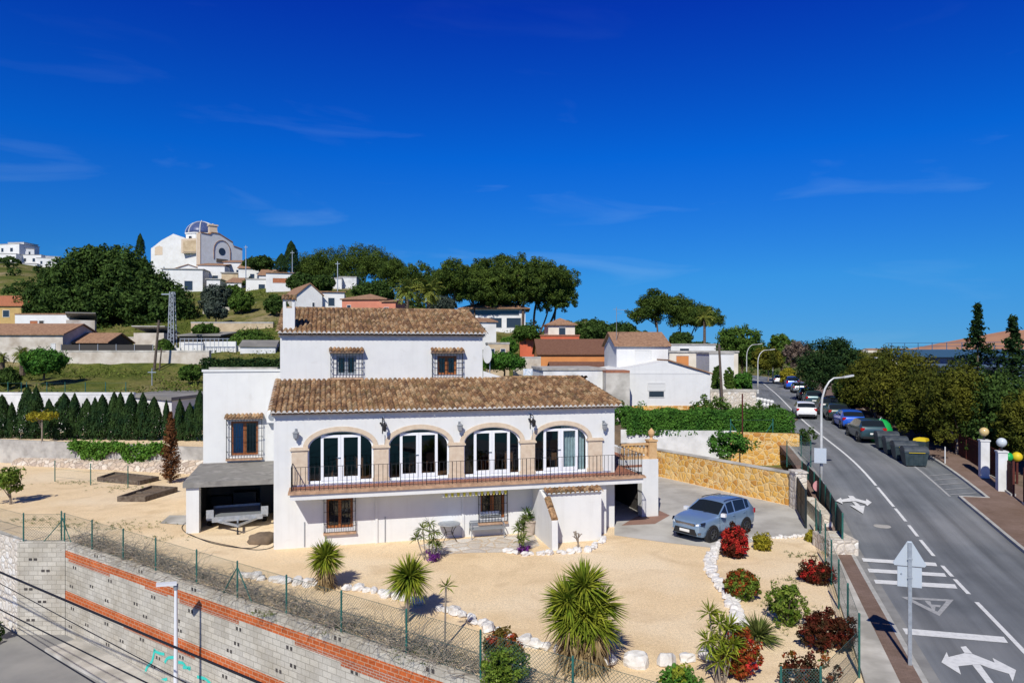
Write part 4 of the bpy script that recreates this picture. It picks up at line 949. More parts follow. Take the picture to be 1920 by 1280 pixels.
# dry vine tangled in the fence
def twig_mass(name, label, n, s0, s1, hmax, seed, off=.1):
    rng = random.Random(seed); mb = MB()
    for i in range(n):
        s = rng.uniform(s0, s1); p = WB+WC*s-WN*(off+rng.uniform(0,.7)); p.z = rng.uniform(.0,.15); pts = [p]; d = Vector((rng.uniform(-1,1), rng.uniform(-1,1), rng.uniform(.2,1.2)))
        for k in range(5):
            d = (d+Vector((rng.uniform(-.8,.8), rng.uniform(-.6,.6), rng.uniform(-.8,.35)))).normalized(); q = pts[-1]+d*rng.uniform(.12,.34)
            q.z = min(max(q.z, .02), hmax*(.75+.35*math.sin(s*1.7))); pts.append(q)
        mb.tube(pts, [.011,.009,.008,.006,.005,.003], 3, caps=False)
    o = mb.build(name, M['twigs']); o['kind'] = 'stuff'; o['label'] = label; o['category'] = 'dry vine'; return o
twig_mass('dry_vine', 'leafless brown vine tangled along the chain link fence', 1350, .3, 21.5, 1.12, 3)
twig_mass('dry_vine', 'dry twigs low behind the right half of the fence', 300, 20.5, 31, .4, 4)
# gate leaf
g0, g1 = Vector((14.95,37.2,0)), Vector((13.9,33.6,0)); gt = (g1-g0).normalized(); gl = (g1-g0).length; ga = math.atan2(gt.y, gt.x)
t = thing('driveway_gate', 'open dark metal sliding gate at the end of the yellow stone wall', 'gate', tuple(g0), ga)
mb = MB()
for z in (.1, .9, 1.7): mb.box(0, gl, -.03, .03, z, z+.07)
for x in (0, gl/2-.03, gl-.06): mb.box(x, x+.06, -.032, .032, .05, 1.78)
mb.build('frame', M['gate_black'], t); mb = MB(); n = 26
for i in range(n): x = .08+(gl-.16)*i/n; mb.box(x, x+(gl-.16)/n*.86, -.012, .012, .17, 1.7)
mb.build('boards', M['gate_black'], t); mb = MB(); mb.obox((gl+.03,0,.92), (.09,.1,1.84), 0); mb.build('post', M['gate_black'], t)
# table, bench, pot
t = thing('round_table', 'round grey metal garden table against the white wall', 'table', G(842,1013), ROT)
mb = MB(); mb.lathe([(.02,.72),(.48,.72),(.5,.74),(.5,.765),(.48,.775),(.02,.775)], n=28); mb.build('table_top', M['galv'], t)
for k in range(4):
    a = math.pi/4+k*math.pi/2; mb = MB(); mb.tube(catmull([(math.cos(a)*r, math.sin(a)*r, z) for r, z in ((.4,.72),(.22,.45),(.2,.3),(.45,.0))], 4), .015, 5); mb.build('leg', M['iron'], t)
mb = MB(); mb.tube([(math.cos(g*math.pi/6)*.2, math.sin(g*math.pi/6)*.2, .35) for g in range(13)], .012, 5); mb.build('ring', M['iron'], t)
t = thing('garden_bench', 'grey slatted metal bench under the right ground floor window', 'bench', tuple(Vector(G(912,1009))+Vector((0,.25,0))), ROT)
mb = MB()
for i in range(7): mb.bar((-.72,-.3+.075*i,.44), (.72,-.3+.075*i,.44), .055, .025)
mb.build('seat', M['iron_grey'], t); mb = MB()
for i in range(6): z = .55+.075*i; mb.bar((-.72,.2+.03*i,z), (.72,.2+.03*i,z), .02, .05)
mb.build('backrest', M['iron_grey'], t)
for s in (-1, 1):
    mb = MB(); x = s*.74; mb.tube(catmull([(x,-.33,0),(x,-.3,.3),(x,-.33,.62),(x,-.1,.67),(x,.22,.66)], 4), .022, 6); mb.tube([(x,.3,0),(x,.2,.42),(x,.4,1.02)], .022, 6); mb.bar((x,-.3,.42), (x,.2,.42), .03); mb.build('side_frame', M['iron_grey'], t)
mb = MB(); mb.obox((0,.33,1.0), (1.3,.09,.16), 0); mb.build('cushion', M['white_cloth'], t)
t = thing('potted_plant', 'tall terracotta pot with a leafy plant beside the wing wall', 'pot plant', tuple(Vector(G(992,1005))+Vector((0,.3,0))))
mb = MB(); mb.lathe([(.2,0),(.24,.05),(.33,.6),(.37,.62),(.37,.68),(.32,.68),(.3,.6)], n=18); mb.build('pot', M['pot'], t)
# trailer in the carport
tl = hw(-2.05, 5.2); t = thing('car_trailer', 'galvanised flat trailer parked under the concrete carport', 'trailer', tl, ROT+.12)
mb = MB(); mb.box(-1.05,1.05,-1.2,1.3,.5,.56); mb.build('deck', M['iron_grey'], t)
mb = MB(); mb.box(-1.1,1.1,-1.26,-1.2,.42,.66); mb.box(-1.1,1.1,1.3,1.36,.42,.66); mb.box(-1.12,-1.06,-1.2,1.3,.42,.66); mb.box(1.06,1.12,-1.2,1.3,.42,.66); mb.build('frame', M['galv'], t)
mb = MB(); mb.bar((-.85,-1.2,.45), (0,-2.3,.42), .08, .1); mb.bar((.85,-1.2,.45), (0,-2.3,.42), .08, .1); mb.bar((0,-1.2,.44), (0,-2.45,.42), .07, .09); mb.build('drawbar', M['galv'], t)
mb = MB(); mb.cyl((0,-2.2,.0), (0,-2.2,.5), .03); mb.cyl((-.04,-2.2,.08), (.04,-2.2,.08), .09, n=10); mb.build('jockey_wheel', M['plastic_black'], t)
for s in (-1, 1):
    mb = MB(); mb.cyl((s*1.14,.1,.3), (s*1.34,.1,.3), .3, n=18); mb.build('wheel', M['rubber'], t)
    mb = MB(); pr = [(.1+.38*math.cos(g), .3+.38*math.sin(g)) for g in [math.pi*i/10 for i in range(11)]]
    for a, b in zip(pr[:-1], pr[1:]): mb.quad((s*1.13,a[0],a[1]), (s*1.38,a[0],a[1]), (s*1.38,b[0],b[1]), (s*1.13,b[0],b[1]))
    mb.build('mudguard', M['galv'], t); mb = MB(); mb.box(s*1.2-.16, s*1.2+.16, -1.22, -1.18, .6, 1.0); mb.build('ramp_board', M['galv'], t)
mb = MB(); mb.tube(catmull([G(350,978,.02),G(341,988,.02),G(352,1000,.02),G(385,1012,.02),G(430,1022,.02),G(480,1030,.02),G(512,1024,.02),G(506,1010,.02),G(470,1027,.02),G(400,1018,.02),G(356,1001,.02)], 8), .016, 5)
tag(mb.build('hose', M['cable_black']), 'black hose lying in loops on the gravel by the carport', 'hose')
def lump(rng, sx, sy, sz, n=10, m=7, rough=.18):
    mb = MB(); ph = [rng.uniform(0, 6.28) for _ in range(9)]
    for i in range(m+1):
        el = -math.pi/2+math.pi*i/m
        for j in range(n):
            a = 2*math.pi*j/n; d = Vector((math.cos(a)*math.cos(el), math.sin(a)*math.cos(el), math.sin(el)))
            r = 1+rough*(math.sin(3*d.x+ph[0])+math.sin(4*d.y+ph[1])+math.sin(5*d.z+ph[2])+.6*math.sin(7*d.x+5*d.y+ph[3]))*.5
            p = Vector([max(-.82, min(.82, c*r)) for c in d]); mb.v.append((p.x*sx, p.y*sy, p.z*sz))
    for i in range(m):
        for j in range(n): mb.f.append((i*n+j, i*n+(j+1) % n, (i+1)*n+(j+1) % n, (i+1)*n+j)); mb.m.append(0)
    return mb
mb = lump(random.Random(2), .65, .55, .5, 14, 9); o = mb.build('gravel_heap', M['soil'], smooth=True); o.location = G(489,1016); tag(o, 'low heap of dark sand against the left corner of the villa', 'sand heap')
# raised beds
def bed(name, label, c4, h, div=None):
    c4 = [Vector(G(*p)) for p in c4]; t = thing(name, label, 'raised bed', tuple(c4[0])); 
    for i in range(4):
        a, b = c4[i], c4[(i+1) % 4]; dd = (b-a).normalized(); mb = MB(); mb.bar(a+dd*.04+Vector((0,0,h/2)), b+dd*.04+Vector((0,0,h/2)), .1, h); mb.build('timber', M['wood_dark'], t, True)
    if div:
        a, b = c4[1]+(c4[2]-c4[1])*div, c4[0]+(c4[3]-c4[0])*div; mb = MB(); mb.bar(a+Vector((0,0,h/2-.02)), b+Vector((0,0,h/2-.02)), .08, h-.05); mb.build('timber', M['wood_dark'], t, True)
    mb = MB(); mb.add([(p.x,p.y,h*.55) for p in c4], [(0,1,2,3)]); mb.build('soil', M['soil'], t, True)
bed('raised_bed', 'dark timber raised bed nearest the carport', [(222,940),(272,940),(331,922),(284,919)], .3, .5)
bed('raised_bed', 'wider timber raised bed below the vine on the terrace wall', [(184,902),(262,909),(296,901),(215,892)], .28)
t = thing('wire_fence', 'low wire fence of three thin posts beside the raised beds', 'fence', G(170,910))
ps = [Vector(G(x, y)) for x, y in ((103,902),(170,909),(240,914))]
for p in ps: mb = MB(); mb.cyl(p, p+Vector((0,0,1.35)), .03, n=6); mb.build('post', M['fence_green'], t, True)
mb = MB()
for a, b in zip(ps[:-1], ps[1:]):
    for z in (.3,.8,1.3): mb.bar(a+Vector((0,0,z)), b+Vector((0,0,z)), .008)
mb.build('wire', M['mesh_green'], t, True)
# border rocks
RK = [lump(random.Random(50+i), 1, .8, .62, 9, 6, .28).build('border_rock', M['rock_white'], smooth=False) for i in range(6)]
used = set(); rr = random.Random(8)
def rocks(path, label, group, s0, s1, gap=1.0):
    pts = [Vector(G(*p)) for p in path]; L = [0]
    for a, b in zip(pts[:-1], pts[1:]): L.append(L[-1]+(b-a).length)
    s = 0
    while s < L[-1]:
        i = max(j for j in range(len(L)) if L[j] <= s); i = min(i, len(pts)-2); k = (s-L[i])/(L[i+1]-L[i]); p = pts[i]+(pts[i+1]-pts[i])*k
        q = rr.randrange(6); r = rr.uniform(s0, s1)
        if q in used: o = RK[q].copy(); C.objects.link(o)
        else: o = RK[q]; used.add(q)
        o.location = (p.x+rr.uniform(-.08,.08), p.y+rr.uniform(-.08,.08), r*.32); o.rotation_euler = (rr.uniform(-.25,.25), rr.uniform(-.25,.25), rr.uniform(0,6.28)); o.scale = (r, r, r*rr.uniform(.8,1.15))
        tag(o, label, 'rock', group); s += r*1.45*gap*rr.uniform(.85,1.2)
rocks([(455,1080),(500,1087),(560,1094),(596,1098)], 'white rock in the row behind the fence left of the first spiky palm', 'border rocks left of the palms', .17, .32)
rocks([(655,1104),(700,1109),(745,1122),(790,1133)], 'white rock in the row between the two small spiky palms', 'border rocks between the palms', .17, .3)
rocks([(825,1142),(880,1162),(940,1190),(1000,1211),(1062,1225)], 'white rock in the row running down to the big yucca', 'border rocks left of the big yucca', .16, .3)
rocks([(1140,1243),(1190,1245),(1240,1243),(1290,1236),(1330,1232)], 'large white rock in the row right of the big yucca', 'border rocks right of the big yucca', .24, .4, 1.25)
rocks([(948,1034),(985,1041),(1025,1038),(1068,1036),(1100,1033),(1120,1020),(1134,1010)], 'white rock edging the bed by the wing wall', 'border rocks by the wing wall', .14, .26)
rocks([(1372,1013),(1345,1026),(1330,1045),(1325,1062),(1333,1080),(1350,1100),(1364,1122),(1374,1145),(1381,1170),(1388,1195)], 'white rock in the curved edging of the shrub bed', 'border rocks of the shrub bed', .13, .24, .72)
rocks([(1378,1018),(1351,1030),(1337,1047),(1333,1062),(1341,1080),(1358,1100),(1372,1122),(1383,1145),(1391,1170),(1399,1195)], 'white rock in the curved edging of the shrub bed', 'border rocks of the shrub bed', .13, .22, .9)
rocks([(1415,1012),(1445,1010),(1480,1008),(1522,1004)], 'small white rock along the edge of the driveway', 'border rocks by the driveway', .12, .2, .95)
# lamp and cables of the lower street
lx, ly = -.4735*23.9, 23.9; t = thing('street_lamp', 'slim white lamp post in the lower street before the block wall', 'street lamp', (lx,ly,-4))
mb = MB(); mb.cyl((lx,ly,-4), (lx,ly,.52), .085, .05, 12); mb.build('pole', M['lamp_white'], t, True)
mb = MB(); mb.cyl((lx,ly,.38), (lx,ly,.56), .075, n=10); mb.build('collar', M['iron_grey'], t, True)
mb = MB(); mb.obox((lx-.26,ly-.12,.6), (.62,.26,.07), .45, 0, .06); mb.build('lamp_head', M['lamp_white'], t, True)
for i, (a, b, r, lb) in enumerate([((0,1073),(480,1277),.03,'thickest black overhead cable crossing in front of the block wall'),((0,1094),(313,1261),.012,'thin grey overhead cable just below the thickest cable'),((0,1143),(276,1280),.018,'black overhead cable third from the top'),((0,1170),(178,1280),.018,'lowest black overhead cable at the bottom left corner')]):
    d0, d1 = 21.5, 16.5; p, q = Vector(P(a[0],a[1],d0)), Vector(P(b[0],b[1],d1)); e0, e1 = p-(q-p)*1.2, q+(q-p)*1.5
    pts = [e0+(e1-e0)*k/24+Vector((0,0,.5*((k/24-.5)**2-.0))) for k in range(25)]; mb = MB(); mb.tube(pts, r, 6); tag(mb.build('overhead_cable', M['cable_black']), lb, 'cable')
# ---------------------------------------------------------------- cars
def make_car(name, label, paint, L=4.2, wid=1.78, hgt=1.6, kind='suv', detail=2):
    t = thing(name, label, 'car'); k = hgt/1.6; hw_ = wid/2
    # stations: x from the nose (0) backwards; lower edge, belt z, roof z (None = no cabin), widths
    if kind == 'suv': st = [(0,.42,.70,None,.66),(.06,.30,.86,None,.80),(.28,.24,.96,None,.90),(.70,.22,1.02,None,.97),(1.18,.22,1.07,None,1.0),(1.30,.22,1.08,1.12,1.0),(1.95,.22,1.08,1.52,1.0),(2.02,.22,1.08,1.545,1.0),(2.48,.22,1.09,1.60,1.0),(2.52,.22,1.09,1.603,1.0),(2.56,.22,1.09,1.605,1.0),(3.36,.22,1.12,1.575,1.0),(3.40,.22,1.13,1.57,1.0),(3.66,.24,1.15,1.535,.99),(3.74,.25,1.15,1.51,.98),(4.04,.28,1.10,1.13,.95),(4.12,.32,1.0,None,.92),(4.17,.42,.80,None,.82)]
    elif kind == 'van': st = [(0,.42,.70,None,.75),(.06,.3,.9,None,.85),(.25,.24,1.08,None,.93),(.6,.22,1.2,None,.98),(.75,.22,1.22,1.28,1.0),(1.3,.22,1.22,1.78,1.0),(1.38,.22,1.22,1.8,1.0),(2.1,.22,1.22,1.85,1.0),(2.2,.22,1.22,1.85,1.0),(3.2,.22,1.22,1.85,1.0),(3.3,.22,1.22,1.85,1.0),(4.1,.24,1.22,1.82,1.0),(4.18,.25,1.22,1.79,.99),(4.3,.28,1.15,1.22,.98),(4.36,.34,1.05,None,.96),(4.4,.42,.8,None,.9)]
    else: st = [(0,.40,.62,None,.66),(.06,.28,.76,None,.80),(.30,.2,.84,None,.91),(.75,.19,.92,None,.97),(1.12,.19,.97,None,1.0),(1.22,.19,.98,1.01,1.0),(1.95,.19,.98,1.41,1.0),(2.02,.19,.98,1.425,1.0),(2.45,.19,.99,1.47,1.0),(2.52,.19,.99,1.47,1.0),(2.60,.19,1.0,1.468,1.0),(3.20,.19,1.02,1.43,1.0),(3.28,.19,1.03,1.42,1.0),(3.42,.2,1.03,1.39,.99),(3.50,.22,1.03,1.36,.98),(3.92,.26,.98,1.02,.94),(4.0,.3,.92,None,.92),(4.05,.42,.75,None,.82)]
    kx = L/st[-1][0]; rows = []
    for x, zl, zb, zr, wf in st:
        w = hw_*wf; xx = L/2-x*kx
        if zr is None: r_w, zr_ = w*.80, zb+.015; rw2 = w*.45; zt = zb+.035
        else: q = min(1, max(0, (zr-zb)/(.5))); r_w = w*(.90-.14*q); zr_ = zr-.05*q; rw2 = w*.5; zt = zr
        rows.append([(xx,0,zl),(xx,w*.86,zl),(xx,w*.97,zl+.12),(xx,w,zl+(zb-zl)*.55),(xx,w*.985,zb-.07),(xx,w*.94,zb),(xx,r_w,zr_),(xx,rw2,zt),(xx,0,zt+.012)])
    body, sides, shield, rearw = MB(), {}, MB(), MB()
    nr = 9
    def face(i, j, s):
        q = [rows[i][j], rows[i+1][j], rows[i+1][j+1], rows[i][j+1]]; return [(x, y*s, z) for x, y, z in (q if s > 0 else q[::-1])]
    cab = [i for i in range(len(st)-1) if st[i][3] is not None and st[i+1][3] is not None]; lastc = cab[-1]; wide = [i for i in cab if (st[i+1][0]-st[i][0]) > .2]
    for i in range(len(st)-1):
        for j in range(nr-1):
            for s in (1, -1):
                f = face(i, j, s); isw = False
                if i in cab:
                    if j == 5 and i in wide and i != lastc: sides.setdefault((i, s), MB()).quad(*f); isw = True
                    elif j in (6, 7) and i == cab[0]: shield.quad(*f); isw = True
                    elif j in (6, 7) and i == lastc: rearw.quad(*f); isw = True
                if not isw: body.quad(*f)
    for i in (0, len(st)-1):
        for s in (1, -1): body.add([(x, y*s, z) for x, y, z in rows[i]], [tuple(range(nr))])
    def merge(mb, nm, mat, sub=0):
        o = mb.build(nm, mat, t, smooth=True); import bmesh
        bm = bmesh.new(); bm.from_mesh(o.data); bmesh.ops.remove_doubles(bm, verts=bm.verts, dist=.0008); bmesh.ops.recalc_face_normals(bm, faces=bm.faces); bm.to_mesh(o.data); bm.free()
        for p in o.data.polygons: p.use_smooth = True
        o.data.set_sharp_from_angle(angle=math.radians(38)); return o
    bo = merge(body, 'body', M[paint]); [merge(q, 'side_window', M['car_glass']) for q in sides.values()]; merge(shield, 'windscreen', M['car_glass']); merge(rearw, 'rear_window', M['car_glass'])
    ax = (L/2-L*.2, L/2-L*.805); rad = .335 if kind != 'hatch' else .31
    for x in ax:
        for s in (1, -1):
            mb = MB(); mb.cyl((x,s*(hw_-.2),rad), (x,s*(hw_+.004),rad), rad+.075, n=22); mb.build('wheel_arch', M['plastic_black'], t, smooth=False)
            w = MB(); y0, y1 = s*(hw_-.2), s*(hw_+.03); w.lathe([(.001,0),(rad*.62,0),(rad*.94,.0),(rad,.03),(rad,.19),(rad*.93,.23),(rad*.66,.225),(rad*.62,.19),(.001,.19)], n=22)
            w.v = [(x+vx, y0+s*vz, rad+vy) for vx, vy, vz in w.v]; wh = w.build('wheel', M['rubber'], t)
            r = MB()
            for q in range(5):
                a = q*2*math.pi/5+.3; c_, s_ = math.cos(a), math.sin(a); r.bar((x,y0+s*.205,rad), (x+c_*rad*.62,y0+s*.222,rad+s_*rad*.62), .075, .03)
            ring = [(x+math.cos(g*math.pi/10)*rad*.63, y0+s*.218, rad+math.sin(g*math.pi/10)*rad*.63) for g in range(21)]; r.tube(ring, .022, 5); r.cyl((x,y0+s*.18,rad), (x,y0+s*.232,rad), .06, n=10); r.build('rim', M['rim'], wh)
    if detail > 1:
        for s in (1, -1):
            c = MB(); c.box(-L/2+L*.28, L/2-L*.28, min(s*(hw_-.05), s*(hw_+.006)), max(s*(hw_-.05), s*(hw_+.006)), .2, .36); c.build('sill_trim', M['plastic_black'], t)
            m = MB(); m.obox((L/2-1.42*kx, s*(hw_+.12), 1.10*k), (.16,.2,.15), s*.15); m.build('mirror', M['paint_car_white'] if name == 'silver_car' else M[paint], t)
            h = MB(); h.extr([(L/2-.08,s*.52,.73*k),(L/2-.09,s*.52,.85*k),(L/2-.36,s*.84,.92*k),(L/2-.30,s*.84,.79*k)], (.075, s*.045, .0)); hl = h.build('headlight', M['car_glass'], t); h = MB(); h.extr([(L/2-.05,s*.54,.75*k),(L/2-.06,s*.54,.83*k),(L/2-.13,s*.66,.85*k),(L/2-.12,s*.66,.77*k)], (.06, s*.04, .0)); h.build('lamp_lens', M['headlight'], hl); ap = MB(); r5 = [r for r, q in zip(rows, st) if q[3] is not None]; ap.tube([(r5[0][5][0],s*r5[0][5][1],r5[0][5][2]), (r5[1][6][0]+.01,s*(r5[1][6][1]+.005),r5[1][6][2]+.01)], .035, 6); ap.build('windscreen_pillar', M[paint], t)
            f = MB(); f.obox((L/2-.1, s*.66, .44*k), (.12,.2,.1), -s*.5); f.build('fog_light', M['chrome'], t)
            r_ = MB(); r_.tube([(.05,s*.60,1.575*k),(-.2,s*.61,1.605*k),(-1.2,s*.60,1.575*k),(-1.4,s*.59,1.545*k)], .018, 6); r_.build('roof_rail', M['plastic_black'], t)
            d = MB(); d.box(-.36,-.20,min(s*(hw_-.02),s*(hw_+.02)),max(s*(hw_-.02),s*(hw_+.02)),.93*k,.96*k); d.box(-1.2,-1.04,min(s*(hw_-.03),s*(hw_+.02)),max(s*(hw_-.03),s*(hw_+.02)),.96*k,.99*k); d.build('door_handle', M[paint], t)
        for s in (1, -1):
            dl = MB()
            for x0 in (L/2-1.33*kx, L/2-2.48*kx, L/2-3.42*kx): dl.bar((x0,s*(hw_+.003),.38), (x0+.02,s*(hw_*.985+.002),1.0*k), .012, .01)
            dl.build('door_seam', M['plastic_black'], t)
        g = MB(); g.obox((L/2-.035,0,.76*k), (.06,1.02,.13), 0)
        g.build('grille', M['plastic_black'], t); g = MB()
        for z in (.73, .77, .81): g.obox((L/2-.0,0,z*k), (.02,.98,.014), 0)
        g.build('grille_bar', M['chrome'], t)
        g = MB(); g.extr([(L/2-.02,-.62,.34),(L/2-.02,.62,.34),(L/2-.02,.52,.6),(L/2-.02,-.52,.6)], (.045,0,0)); g.build('lower_grille', M['plastic_black'], t)
        g = MB(); g.obox((L/2+.035,0,.50), (.015,.52,.115), 0); g.build('number_plate', M['plate'], t)
        g = MB(); g.tube([(L/2-1.22*kx,-.5,1.13*k),(L/2-1.28*kx,.1,1.17*k)], .01, 4); g.tube([(L/2-1.22*kx,.1,1.13*k),(L/2-1.28*kx,.6,1.17*k)], .01, 4); g.build('wiper', M['plastic_black'], t)
        g = MB(); g.cyl((-1.25,0,1.56*k), (-1.42,0,1.74*k), .008, n=4); g.build('antenna', M['plastic_black'], t)
    for s in (1, -1):
        r = MB(); r.obox((-L/2+.06,s*hw_*.8,.92*k), (.12,.26,.2 if kind != 'van' else .4), -s*.25*-1); r.build('tail_light', M['tail_red'], t)
    if detail <= 1:
        g = MB(); g.obox((-L/2-.005,0,.62*k), (.02,.5,.11), 0); g.build('number_plate', M['plate'], t); b_ = MB(); b_.obox((-L/2+.03,0,.36), (.12,wid*.8,.16), 0); b_.build('rear_bumper', M['plastic_black'], t)
    return t
def place_car(t, x, y, z, rot): t.location = (x, y, z); t.rotation_euler = (0, 0, rot); XF[t] = ((x,y,z), rot)
fa_, ra_ = Vector((8.8,31.2)), Vector((10.73,32.75)); hd = (fa_-ra_).normalized(); lf = Vector((-hd.y, hd.x))
car = make_car('silver_car', 'silver blue compact car parked on the grey driveway', 'paint_silver', 4.17, 1.78, 1.61, 'suv', 2)
cc = (fa_+ra_)/2-lf*.82; place_car(car, cc.x, cc.y, .01, math.atan2(hd.y, hd.x))
def recolor(root, paint):
    for ch in root.children:
        for sl in ch.material_slots:
            if sl.material and sl.material.name.startswith('paint_') : sl.link = 'OBJECT'; sl.material = M[paint]
base = {'hatch': make_car('car', 'white hatchback driving up the right lane of the road', 'paint_car_white', 4.1, 1.76, 1.47, 'hatch', 1), 'suv': make_car('car', 'dark teal car parked behind the green bottle bank', 'paint_teal', 4.3, 1.8, 1.62, 'suv', 1), 'van': make_car('van', 'blue and white van parked farthest up the road', 'paint_blue', 4.4, 1.85, 1.85, 'van', 1)}
base['van']['category'] = 'van'; done = set()
for kind, px, d, paint, lb, grp in [('hatch',1508,64,'paint_car_white','white hatchback driving up the right lane of the road',None),('suv',1622,52,'paint_teal','dark teal car parked in shade behind the green bottle bank','cars parked along the kerb'),('hatch',1590,57.5,'paint_blue','bright blue hatchback parked between two dark cars','cars parked along the kerb'),('hatch',1566,62.5,'paint_green_dark','very dark green car parked just beyond the bright blue hatchback','cars parked along the kerb'),('suv',1550,67.5,'paint_black','black car parked level with the white moving hatchback','cars parked along the kerb'),('suv',1523,76,'paint_teal','dark blue grey car parked second behind the silver one','cars parked along the kerb'),('hatch',1511,83,'paint_black','black car parked in shade right behind the silver one','cars parked along the kerb'),('hatch',1497,95,'paint_grey','silver grey car parked in sun behind the blue van','cars parked along the kerb'),('van',1484,104,'paint_blue','blue van parked farthest up the kerb','cars parked along the kerb'),('hatch',1460,122,'paint_car_white','white car far up the road near the bend',None)]:
    X = (px-960)/F*d; c, tt, nn = roadY(d); z = c.z+.004; rz = math.atan2(tt.y, tt.x)
    if kind not in done: t = base[kind]; done.add(kind); place_car(t, X, d, z, rz)
    else: t = dup(base[kind], (X,d,z), rz)
    t['label'] = lb
    if grp: t['group'] = grp
    elif 'group' in t: del t['group']
    recolor(t, paint)
# ---------------------------------------------------------------- street furniture
def street_lamp(label, px, d, z0, ztop, arm, side=1, mat='lamp_metal'):
    X = (px-960)/F*d; t = thing('street_lamp', label, 'street lamp', (X,d,z0)); h = ztop-z0
    mb = MB(); pts = [(0,0,0),(0,0,h*.35),(0,0,h*.72)]+[(side*arm*.5*(1-math.cos(g)), 0, h*.72+h*.27*math.sin(g)) for g in (.35,.7,1.05,1.35)]+[(side*arm*.72,0,h*.99)]
    mb.tube(pts, [.1,.085,.065,.06,.055,.05,.048,.045], 8, caps=True); mb.build('pole', M[mat], t, smooth=True)
    mb = MB(); mb.extr([(side*arm*.70,-.1,h*.985),(side*arm*.70,.1,h*.985),(side*arm,.13,h),(side*arm,-.13,h)], (0,0,.09)); mb.build('lamp_head', M[mat], t)
    mb = MB(); mb.lathe([(.16,0),(.16,.5),(.1,.6)], n=10); mb.build('base', M[mat], t); return t
street_lamp('tall curved street lamp carrying a square sign beside the green fence', 1540, 39.3, .55, 6.97, 1.75)
street_lamp('curved street lamp behind the white balustrade on the left of the road', 1421, 93, 2.6, 8.45, 2.2)
street_lamp('curved street lamp farthest left with a grey box on its pole', 1400, 110, 2.6, 9.3, 2.4)
street_lamp('curved street lamp at the bend standing behind the nearer two', 1449, 140, 2.4, 8.0, 2.3)
street_lamp('curved street lamp half hidden in the roadside trees on the right', 1690, 57, 2.0, 7.75, 2.1, -1)
mb = MB(); x, y = (1538-960)/F*39.05, 39.05; mb.obox((x,y,2.62), (.62,.03,.82), -.3); tag(mb.build('road_sign', M['sign_back']), 'square sign seen from behind on the tall street lamp', 'sign')
t = thing('road_sign', 'round pale red sign seen from behind at the foot of the tall lamp', 'sign', (16.55,38.4,.4)); mb = MB(); mb.cyl((0,0,-.2), (0,0,.9), .03); mb.build('post', M['galv'], t); mb = MB(); mb.cyl((0,-.04,.68), (0,-.06,.68), .3, n=24); mb.build('disc', M['sign_red'], t)
sx_, sy_ = G(1706,1250)[:2]; sh = 3.25; t = thing('road_sign', 'grey sign post with triangle and plate seen from behind', 'sign', (sx_,sy_,.06), -.32)
mb = MB(); mb.box(-.045,.045,-.03,.03,0,sh); mb.build('post', M['galv'], t)
mb = MB(); mb.extr([(-.36,.035,2.62),(.36,.035,2.62),(.40,.035,2.68),(.05,.035,3.28),(-.05,.035,3.28),(-.40,.035,2.68)], (0,.02,0)); mb.build('triangle_plate', M['sign_back'], t)
mb = MB(); mb.box(-.29,.29,.035,.055,2.06,2.59); mb.build('lower_plate', M['sign_back'], t)
mb = MB(); mb.box(-.06,.06,-.036,-.030,2.8,2.84); mb.box(-.06,.06,-.036,-.030,2.3,2.34); mb.cyl((-.2,.02,2.4),(-.2,.034,2.4),.025); mb.build('bracket', M['galv'], t)
t = thing('road_sign', 'small white plate on a post at the very bottom edge', 'sign', (9.7,15.6,0)); mb = MB(); mb.cyl((0,0,0),(0,0,1.0),.03); mb.build('post', M['galv'], t); mb = MB(); mb.box(-.14,.14,-.04,-.02,.78,1.12); mb.build('plate', M['paint_car_white'], t)
def dumpster(label, px, d):
    X = (px-960)/F*d; c, tt, nn = roadY(d); t = thing('waste_container', label, 'waste container', (X,d,c.z+.005), math.atan2(tt.y, tt.x)-math.pi/2, 'grey waste containers at the kerb'); t.scale = (.9, .9, .88)
    mb = MB(); mb.extr([(-.68,-.42,.12),(.68,-.42,.12),(.75,-.55,1.02),(-.75,-.55,1.02)][:4], (0,.0,0)) if False else None
    mb.add([(-.62,-.42,.12),(.62,-.42,.12),(.62,.42,.12),(-.62,.42,.12),(-.74,-.56,1.0),(.74,-.56,1.0),(.74,.56,1.0),(-.74,.56,1.0)], [(0,3,2,1),(4,5,6,7),(0,1,5,4),(1,2,6,5),(2,3,7,6),(3,0,4,7)])
    for x in (-.45,-.15,.15,.45): mb.extr([(x-.03,-.435,.2),(x+.03,-.435,.2),(x+.03,-.56,.94),(x-.03,-.56,.94)], (0,-.02,0))
    mb.box(-.77,.77,-.59,.59,1.0,1.07); mb.build('body', M['bin_grey'], t)
    mb = MB(); pr = [(-.58*math.cos(g), 1.075+.36*math.sin(g)) for g in [math.pi*i/12 for i in range(13)]]; mb.extr([(-.76,y,z) for y, z in pr], (1.52,0,0)); mb.build('lid', M['bin_lid'], t)
    mb = MB(); mb.bar((-.5,-.62,1.03), (.5,-.62,1.03), .03); mb.build('handle', M['yellow_plastic'], t)
    for x in (-.55,.55):
        for y in (-.35,.35): mb = MB(); mb.cyl((x-.03,y,.08), (x+.03,y,.08), .08, n=10); mb.build('wheel', M['rubber'], t)
for lb, px, d in (('grey waste container nearest the camera, with a yellow handle',1714,43.6),('second grey waste container from the near end of the row',1695,45.1),('third grey waste container from the near end of the row',1678,46.6),('grey waste container next to the green bottle bank',1662,48.3)): dumpster(lb, px, d)
X, d = (1652-960)/F*50.8, 50.8; t = thing('bottle_bank', 'green dome shaped bottle bank at the far end of the grey containers', 'bottle bank', (X,d,roadY(d)[0].z+.005))
